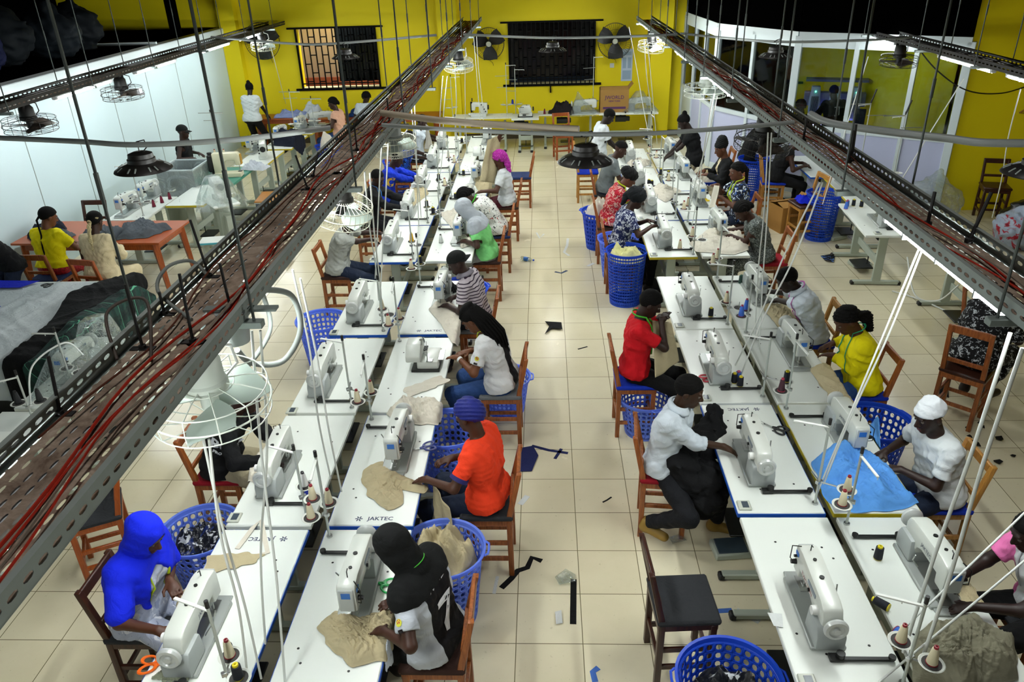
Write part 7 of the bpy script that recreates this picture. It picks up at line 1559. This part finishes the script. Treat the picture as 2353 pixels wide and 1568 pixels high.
# ---------------------------------------------------------------- scraps and odds on the floor
WS = cloth('white_scrap', '#cfd2cf'); NS = cloth('navy_scrap', '#1b2150'); BS = cloth('black_scrap', '#08080a'); SS = cloth('sky_scrap', '#4a72c0'); DG = cloth('slate_scrap', '#3d4c66')
strip('black bent strip on the aisle floor beside the orange jersey chair', [(-0.349, 4.265, 0.000), (-0.278, 4.363, 0.000), (-0.231, 4.445, 0.000), (-0.159, 4.478, 0.000), (-0.126, 4.587, 0.000), (-0.049, 4.549, 0.000)], .045, BS); strip('black straight strip standing out on the front aisle floor', [(0.190, 4.357, 0.000), (0.171, 3.926, 0.000)], .045, BS)
strip('navy jagged strip on the aisle floor', [(-0.144, 6.097, 0.000), (0.013, 6.024, 0.000), (0.196, 5.974, 0.000)], .035, NS); strip('short navy strip below the jagged navy one', [(0.072, 5.885, 0.000), (0.136, 6.045, 0.000)], .03, NS)
scrap('navy cloth scrap beside the orange jersey chair', [(-0.283, 6.026), (-0.131, 6.061), (-0.081, 5.920), (-0.139, 5.687), (-0.246, 5.687)], NS, h=.03); scrap('black and slate scrap in the middle of the aisle', [(-0.011, 8.787), (0.197, 8.782), (0.203, 8.560), (0.074, 8.587), (-0.012, 8.445), (0.043, 8.661)], BS, h=.02)
strip('slate strip curled on the far aisle', [(0.140, 10.486, 0.000), (0.234, 10.432, 0.000), (0.318, 10.530, 0.000)], .04, DG); strip('white twisted strip on the far aisle', [(0.372, 11.917, 0.000), (0.348, 11.573, 0.000), (0.293, 11.284, 0.000), (0.369, 11.131, 0.000)], .04, WS); strip('white forked strip on the far aisle', [(-0.137, 12.217, 0.000), (-0.086, 11.938, 0.000), (-0.015, 12.147, 0.000)], .03, WS)
strip('white scrap strip near the tall blue basket', [(0.624, 10.690, 0.000), (0.727, 10.808, 0.000)], .05, WS); strip('white thin strip under the number seven basket', [(-0.401, 4.209, 0.000), (-0.384, 4.385, 0.000)], .025, WS); strip('sky blue strip at the bottom of the aisle', [(0.297, 3.450, 0.000), (0.285, 3.527, 0.000), (0.324, 3.561, 0.000)], .04, SS); strip('black thin strip on the middle aisle floor', [(0.375, 8.061, 0.000), (0.490, 8.125, 0.000)], .02, BS)
strip('white long strip beside the empty grey chair', [(1.333, 4.066, 0.000), (1.468, 3.956, 0.000)], .045, WS); strip('sky blue short strip beside the empty grey chair', [(1.202, 4.053, 0.000), (1.302, 4.062, 0.000)], .04, SS); scrap('clear crumpled wrapper on the front aisle floor', [(0.049, 4.343), (0.133, 4.411), (0.205, 4.402), (0.201, 4.299), (0.081, 4.285)], FILM, h=.05); scrap('white torn label on the front aisle floor', [(0.045, 4.025), (0.091, 4.033), (0.098, 3.926), (0.052, 3.906)], WS, h=.02)
scrap('clear crumpled wrapper behind the brown boot', [(0.953, 4.772), (1.044, 4.808), (1.094, 4.737), (0.978, 4.707)], FILM, h=.04); scrap('clear crumpled wrapper by the bright blue basket', [(1.133, 3.783), (1.265, 3.784), (1.274, 3.694), (1.133, 3.710)], FILM, h=.05); strip('white paper edge behind the orange jersey chair', [(-0.234, 5.229, 0.000), (-0.173, 5.345, 0.000)], .05, WS)
strip('black knotted thread scrap on the right side of the aisle', [(0.470, 5.257, 0.000), (0.509, 5.286, 0.000), (0.550, 5.327, 0.000)], .015, BS); scrap('black cloth scrap near the right tall chair', [(3.996, 7.004), (4.141, 7.179), (4.192, 7.116), (4.110, 6.916)], BS, h=.03)
for i in range(14):
    r = random.Random(90 + i); x, y = 3.85 + r.uniform(0, .9), 5.75 + r.uniform(0, .75); k = r.uniform(.02, .055); a = r.uniform(0, 6)
    scrap('small black offcut on the floor around the tall reddish chair', [(x + k * r.uniform(.5, 1.3) * cos(a + q), y + k * r.uniform(.5, 1.3) * sin(a + q)) for q in (0, 1, 2.2, 3.4, 4.9)], BS, h=.015, group='black offcuts by the tall chair')
scrap('black and pale blue cuttings by the right pedals', [(4.086, 10.942), (4.347, 11.059), (4.188, 10.674), (4.082, 10.730)], printed('cuttings_mix', '#0a0b0e', [('#5a82c8', 14, .55)]), h=.03); scrap('navy crumpled scrap on the left aisle floor', [(-4.036, 10.903), (-3.999, 11.233), (-3.891, 11.172), (-3.891, 10.755)], NS, h=.04)
bo = thing('water_bottle', 'small clear bottle with blue label lying on the aisle', 'bottle', (-0.360, 10.976, 0.000), 1.1); part('body', MB().lathe([(0, 0), (.03, 0), (.032, .02), (.032, .14), (.012, .18), (.012, .2), (0, .2)], 14, TR(z=.033, rx=pi / 2)), FILM, bo); part('label', MB().lathe([(.0325, .05), (.0325, .11)], 14, TR(z=.033, rx=pi / 2)), LABEL, bo); part('cap', MB().cyl((0, -.2, .033), (0, -.215, .033), .014), BLUEP, bo)
def pedal(lab, x, y, rz, m=None):
    t = thing('foot_pedal', lab, 'pedal', (x, y, 0), rz); part('base', MB().box((0, 0, .03), (.28, .2, .06), b=.012), LEG, t); part('tread', MB().box((0, 0, .066), (.23, .16, .012), TR(rx=.08), b=.004), m or DSTEEL, t)
pedal('large foot pedal with dark tread by the leg of the right table', *(4.526, 10.576), .15); pedal('grey foot pedal in front of the carton, nearer one', *(4.568, 11.723), .4, LEG); pedal('grey foot pedal in front of the carton, farther one', *(4.554, 11.992), .4, LEG); pedal('pedal with blue-grey tread under the front of the right table', *(1.414, 4.661), .1, mat('tread_blue', '#2f3d48', .4))
cordrun('pale cable trailing over the floor below the bright tube light', [(4.6, 9.6, .02), (4.9, 9.2, .02), (5.2, 8.3, .02), (4.9, 7.9, .02)], .01); cordrun('grey cable loop hanging below the bright tube table', [(4.7, 9.6, .5), (4.75, 9.3, .1), (4.95, 9.1, .1), (5.05, 8.9, .4)], .01)
# ---------------------------------------------------------------- cords from the trays down to the tables
n_ = [0]
def drop(lab, a, b, r=.0085, sag=.02, m=None):
    n_[0] += 1; a, b = V(a), V(b); r_ = random.Random(n_[0]); w = V((r_.uniform(-1, 1), r_.uniform(-1, 1), 0)) * sag
    cordrun(lab, [a, a.lerp(b, .33) + w, a.lerp(b, .66) - w * .7, b], r, m)
for lb, a, b in (('white cord dropping from the left tray to the nearest lamp-side table', (-1.358, 3.155, 2.700), (-1.419, 2.814, 0.760)), ('second white cord beside it, ending at the blue-edged front table', (-1.317, 3.154, 2.700), (-1.608, 3.068, 0.760)), ('long cord from the white fan mount to the front left table', (-1.491, 2.745, 2.400), (-1.556, 2.835, 0.760)), ('cord beside the white fan mount running to the front left seam', (-1.449, 2.712, 2.400), (-1.620, 2.812, 0.760)),
                 ('cord passing left of the bright empty table to the seam', (-1.391, 4.025, 2.600), (-1.491, 4.441, 0.760)), ('cord beside it passing left of the bright empty table', (-1.475, 4.160, 2.600), (-1.608, 4.596, 0.760)),
                 ('leftmost of four white cords above the striped polo rows', (-1.363, 5.770, 2.750), (-1.865, 7.843, 0.760)), ('second of four white cords above the striped polo rows', (-1.315, 5.729, 2.750), (-1.712, 7.279, 0.760)), ('third of four white cords above the striped polo rows', (-1.408, 6.712, 2.750), (-2.028, 8.482, 0.760)), ('rightmost of four white cords above the striped polo rows', (-1.350, 6.707, 2.750), (-1.910, 8.215, 0.760)),
                 ('white cord from the basket cage fan down to the blue hoodie table', (-1.430, 8.561, 2.750), (-1.796, 10.782, 0.760)), ('second cord beside the basket cage fan', (-1.391, 8.556, 2.750), (-1.778, 10.390, 0.760)), ('cord among the far left bundle, first', (-1.313, 10.559, 2.750), (-1.923, 13.782, 0.760)), ('cord among the far left bundle, second', (-1.255, 10.549, 2.750), (-1.797, 13.180, 0.760)), ('cord among the far left bundle, third', (-1.261, 11.574, 2.750), (-1.646, 14.401, 0.760)), ('cord among the far left bundle, fourth', (-1.289, 13.665, 2.750), (-1.648, 16.259, 0.760)), ('cord among the far left bundle, fifth', (-1.324, 15.765, 2.750), (-1.339, 16.651, 0.760)), ('cord among the far left bundle, sixth', (-1.265, 15.749, 2.750), (-1.274, 16.644, 0.760)),
                 ('white cord under the bright right tube, left strand', (2.196, 4.366, 2.600), (1.877, 4.386, 0.760)), ('white cord under the bright right tube, right strand', (2.216, 4.365, 2.600), (1.953, 4.484, 0.760)), ('white cord crossing over the pink tape person, left strand', (1.938, 5.422, 2.700), (1.735, 6.274, 0.760)), ('white cord crossing over the pink tape person, right strand', (1.956, 5.421, 2.700), (1.721, 6.034, 0.760)), ('vertical white cord left strand below the black wire fan', (1.929, 6.815, 2.750), (2.061, 6.888, 0.760)), ('vertical white cord right strand below the black wire fan', (1.958, 6.812, 2.750), (2.035, 6.612, 0.760)),
                 ('white cord slanting past the black turban, left', (1.852, 8.790, 2.750), (2.010, 10.199, 0.760)), ('white cord slanting past the black turban, right', (1.862, 8.653, 2.750), (2.014, 10.578, 0.760)), ('cord among the far right bundle, first', (1.695, 16.460, 2.750), (2.081, 15.501, 0.760)), ('cord among the far right bundle, second', (1.735, 14.248, 2.750), (2.197, 15.881, 0.760)), ('cord among the far right bundle, third', (1.785, 14.236, 2.750), (2.184, 15.116, 0.760)),
                 ('thick white cord looping at the right edge, left strand', (2.132, 3.253, 2.600), (1.927, 3.042, 0.760)), ('thick white cord looping at the right edge, right strand', (2.106, 3.103, 2.600), (1.960, 2.928, 0.760)), ('white cord slanting in from the right edge over the pink shirt', (3.6, 3.9, 2.2), (1.903, 3.130, 0.760)), ('second slanting cord from the right edge over the khaki pile', (3.45, 3.6, 1.9), (1.726, 2.850, 0.760)),
                 ('thin cord before the office glass', (4.458, 11.386, 2.750), (4.044, 11.074, 0.760)), ('thin white cord hanging at the right wall', (4.797, 9.394, 2.750), (4.762, 10.698, 0.800)), ('thin white cord at the far right beside the dark chair', (5.177, 8.905, 2.700), (6.023, 10.241, 0.800)), ('thin cord before the barred window', (-5.088, 15.189, 2.750), (-6.430, 19.718, 0.760))):
    drop(lb, a, b, .0095 if 'thick' in lb else .0065)
cordrun('grey cable coiling in a loop below the left tray', [(-1.529, 3.103, 2.500), (-1.592, 3.503, 2.300), (-1.600, 3.967, 2.300), (-1.618, 4.014, 2.500), (-1.447, 3.524, 2.750)], .014, DCORD); cordrun('thick grey cable looping wide below the left tray', [(-1.576, 3.439, 2.450), (-1.570, 3.574, 2.300), (-1.447, 3.687, 2.250), (-1.347, 3.760, 2.400), (-1.369, 3.780, 2.600), (-1.397, 3.452, 2.780)], .016, DCORD)
cordrun('grey flexible conduit arching over the left tray rim', [(-1.72, 3.6, 2.8), (-1.8, 3.62, 2.87), (-1.87, 3.5, 2.88), (-1.83, 3.3, 2.84), (-1.6, 3.1, 2.785)], .009, DCORD); cordrun('thin cable springing up out of the left tray', [(-1.74, 2.7, 2.8), (-1.82, 2.85, 2.94), (-1.7, 2.95, 2.95), (-1.6, 2.7, 2.79)], .007, mat('brown_cable', '#3b3028', .6))
jb = thing('junction_box', 'grey motor box hanging on the bracket below the left tray', 'box', (-1.458, 3.203, 2.620)); part('body', MB().lathe([(0, 0), (.06, 0), (.07, .08), (.075, .16), (0, .16)], 16), mat('grey_box', '#8b908f', .5), jb); part('bracket', MB().box((.05, 0, .17), (.34, .05, .012)), GALV, jb)

# ================================================================ CAMERA, LIGHT, VIEW
cam = bpy.data.cameras.new('camera'); co = bpy.data.objects.new('camera', cam); COL.objects.link(co)
cam.sensor_width = 36; cam.lens = 1776 / 2353 * 36; cam.clip_start = .02; cam.clip_end = 100
X_, Y_, Z_ = (.99898991, .03454026, -.02874238), (-.00981192, -.45653211, -.88965283), (-.04385066, .88903622, -.45573207)
co.matrix_world = Matrix(((X_[0], -Y_[0], -Z_[0], 0), (X_[1], -Y_[1], -Z_[1], 0), (X_[2], -Y_[2], -Z_[2], 4.25), (0, 0, 0, 1)))
bpy.context.scene.camera = co
w = bpy.data.worlds.new('night'); bpy.context.scene.world = w; w.use_nodes = True
w.node_tree.nodes['Background'].inputs['Color'].default_value = (.004, .006, .008, 1)
yl = bpy.data.lights.new('yard_lamp', 'AREA'); yl.energy = 170; yl.size = .5; yl.color = (1, .92, .88); yo = bpy.data.objects.new('yard_lamp', yl); COL.objects.link(yo); yo.location = (-5.0, 19.8, 4.0); yo.rotation_euler = (rad(-35), 0, 0)
# fill spots added unseen above the frame to brighten tray tops and wall side
for x, ys, e in ((-1.75, (1.8, 4.6, 7.4, 10.2, 13.0), 95), (2.15, (2.2, 5.2, 8.2, 11.2), 70), (-6.2, (8.5, 11.5, 14.5), 80)):
    for y in ys:
        l = bpy.data.lights.new('added_fill_spot', 'SPOT'); l.energy = e; l.spot_size = rad(96); l.spot_blend = .7; l.shadow_soft_size = .14; l.color = (1, .98, .93)
        o = bpy.data.objects.new('added_fill_spot', l); COL.objects.link(o); o.location = (x, y, 5.6)
vs = bpy.context.scene.view_settings; bpy.context.scene.display_settings.display_device = 'sRGB'
vs.view_transform = 'Standard'; vs.look = 'None'; vs.gamma = 1; vs.use_curve_mapping = False; vs.exposure = 0.25
cy = bpy.context.scene.cycles; cy.adaptive_threshold = .02; cy.max_bounces = 5; cy.diffuse_bounces = 4; cy.glossy_bounces = 3; cy.transmission_bounces = 3; cy.transparent_max_bounces = 10; cy.caustics_reflective = False; cy.caustics_refractive = False
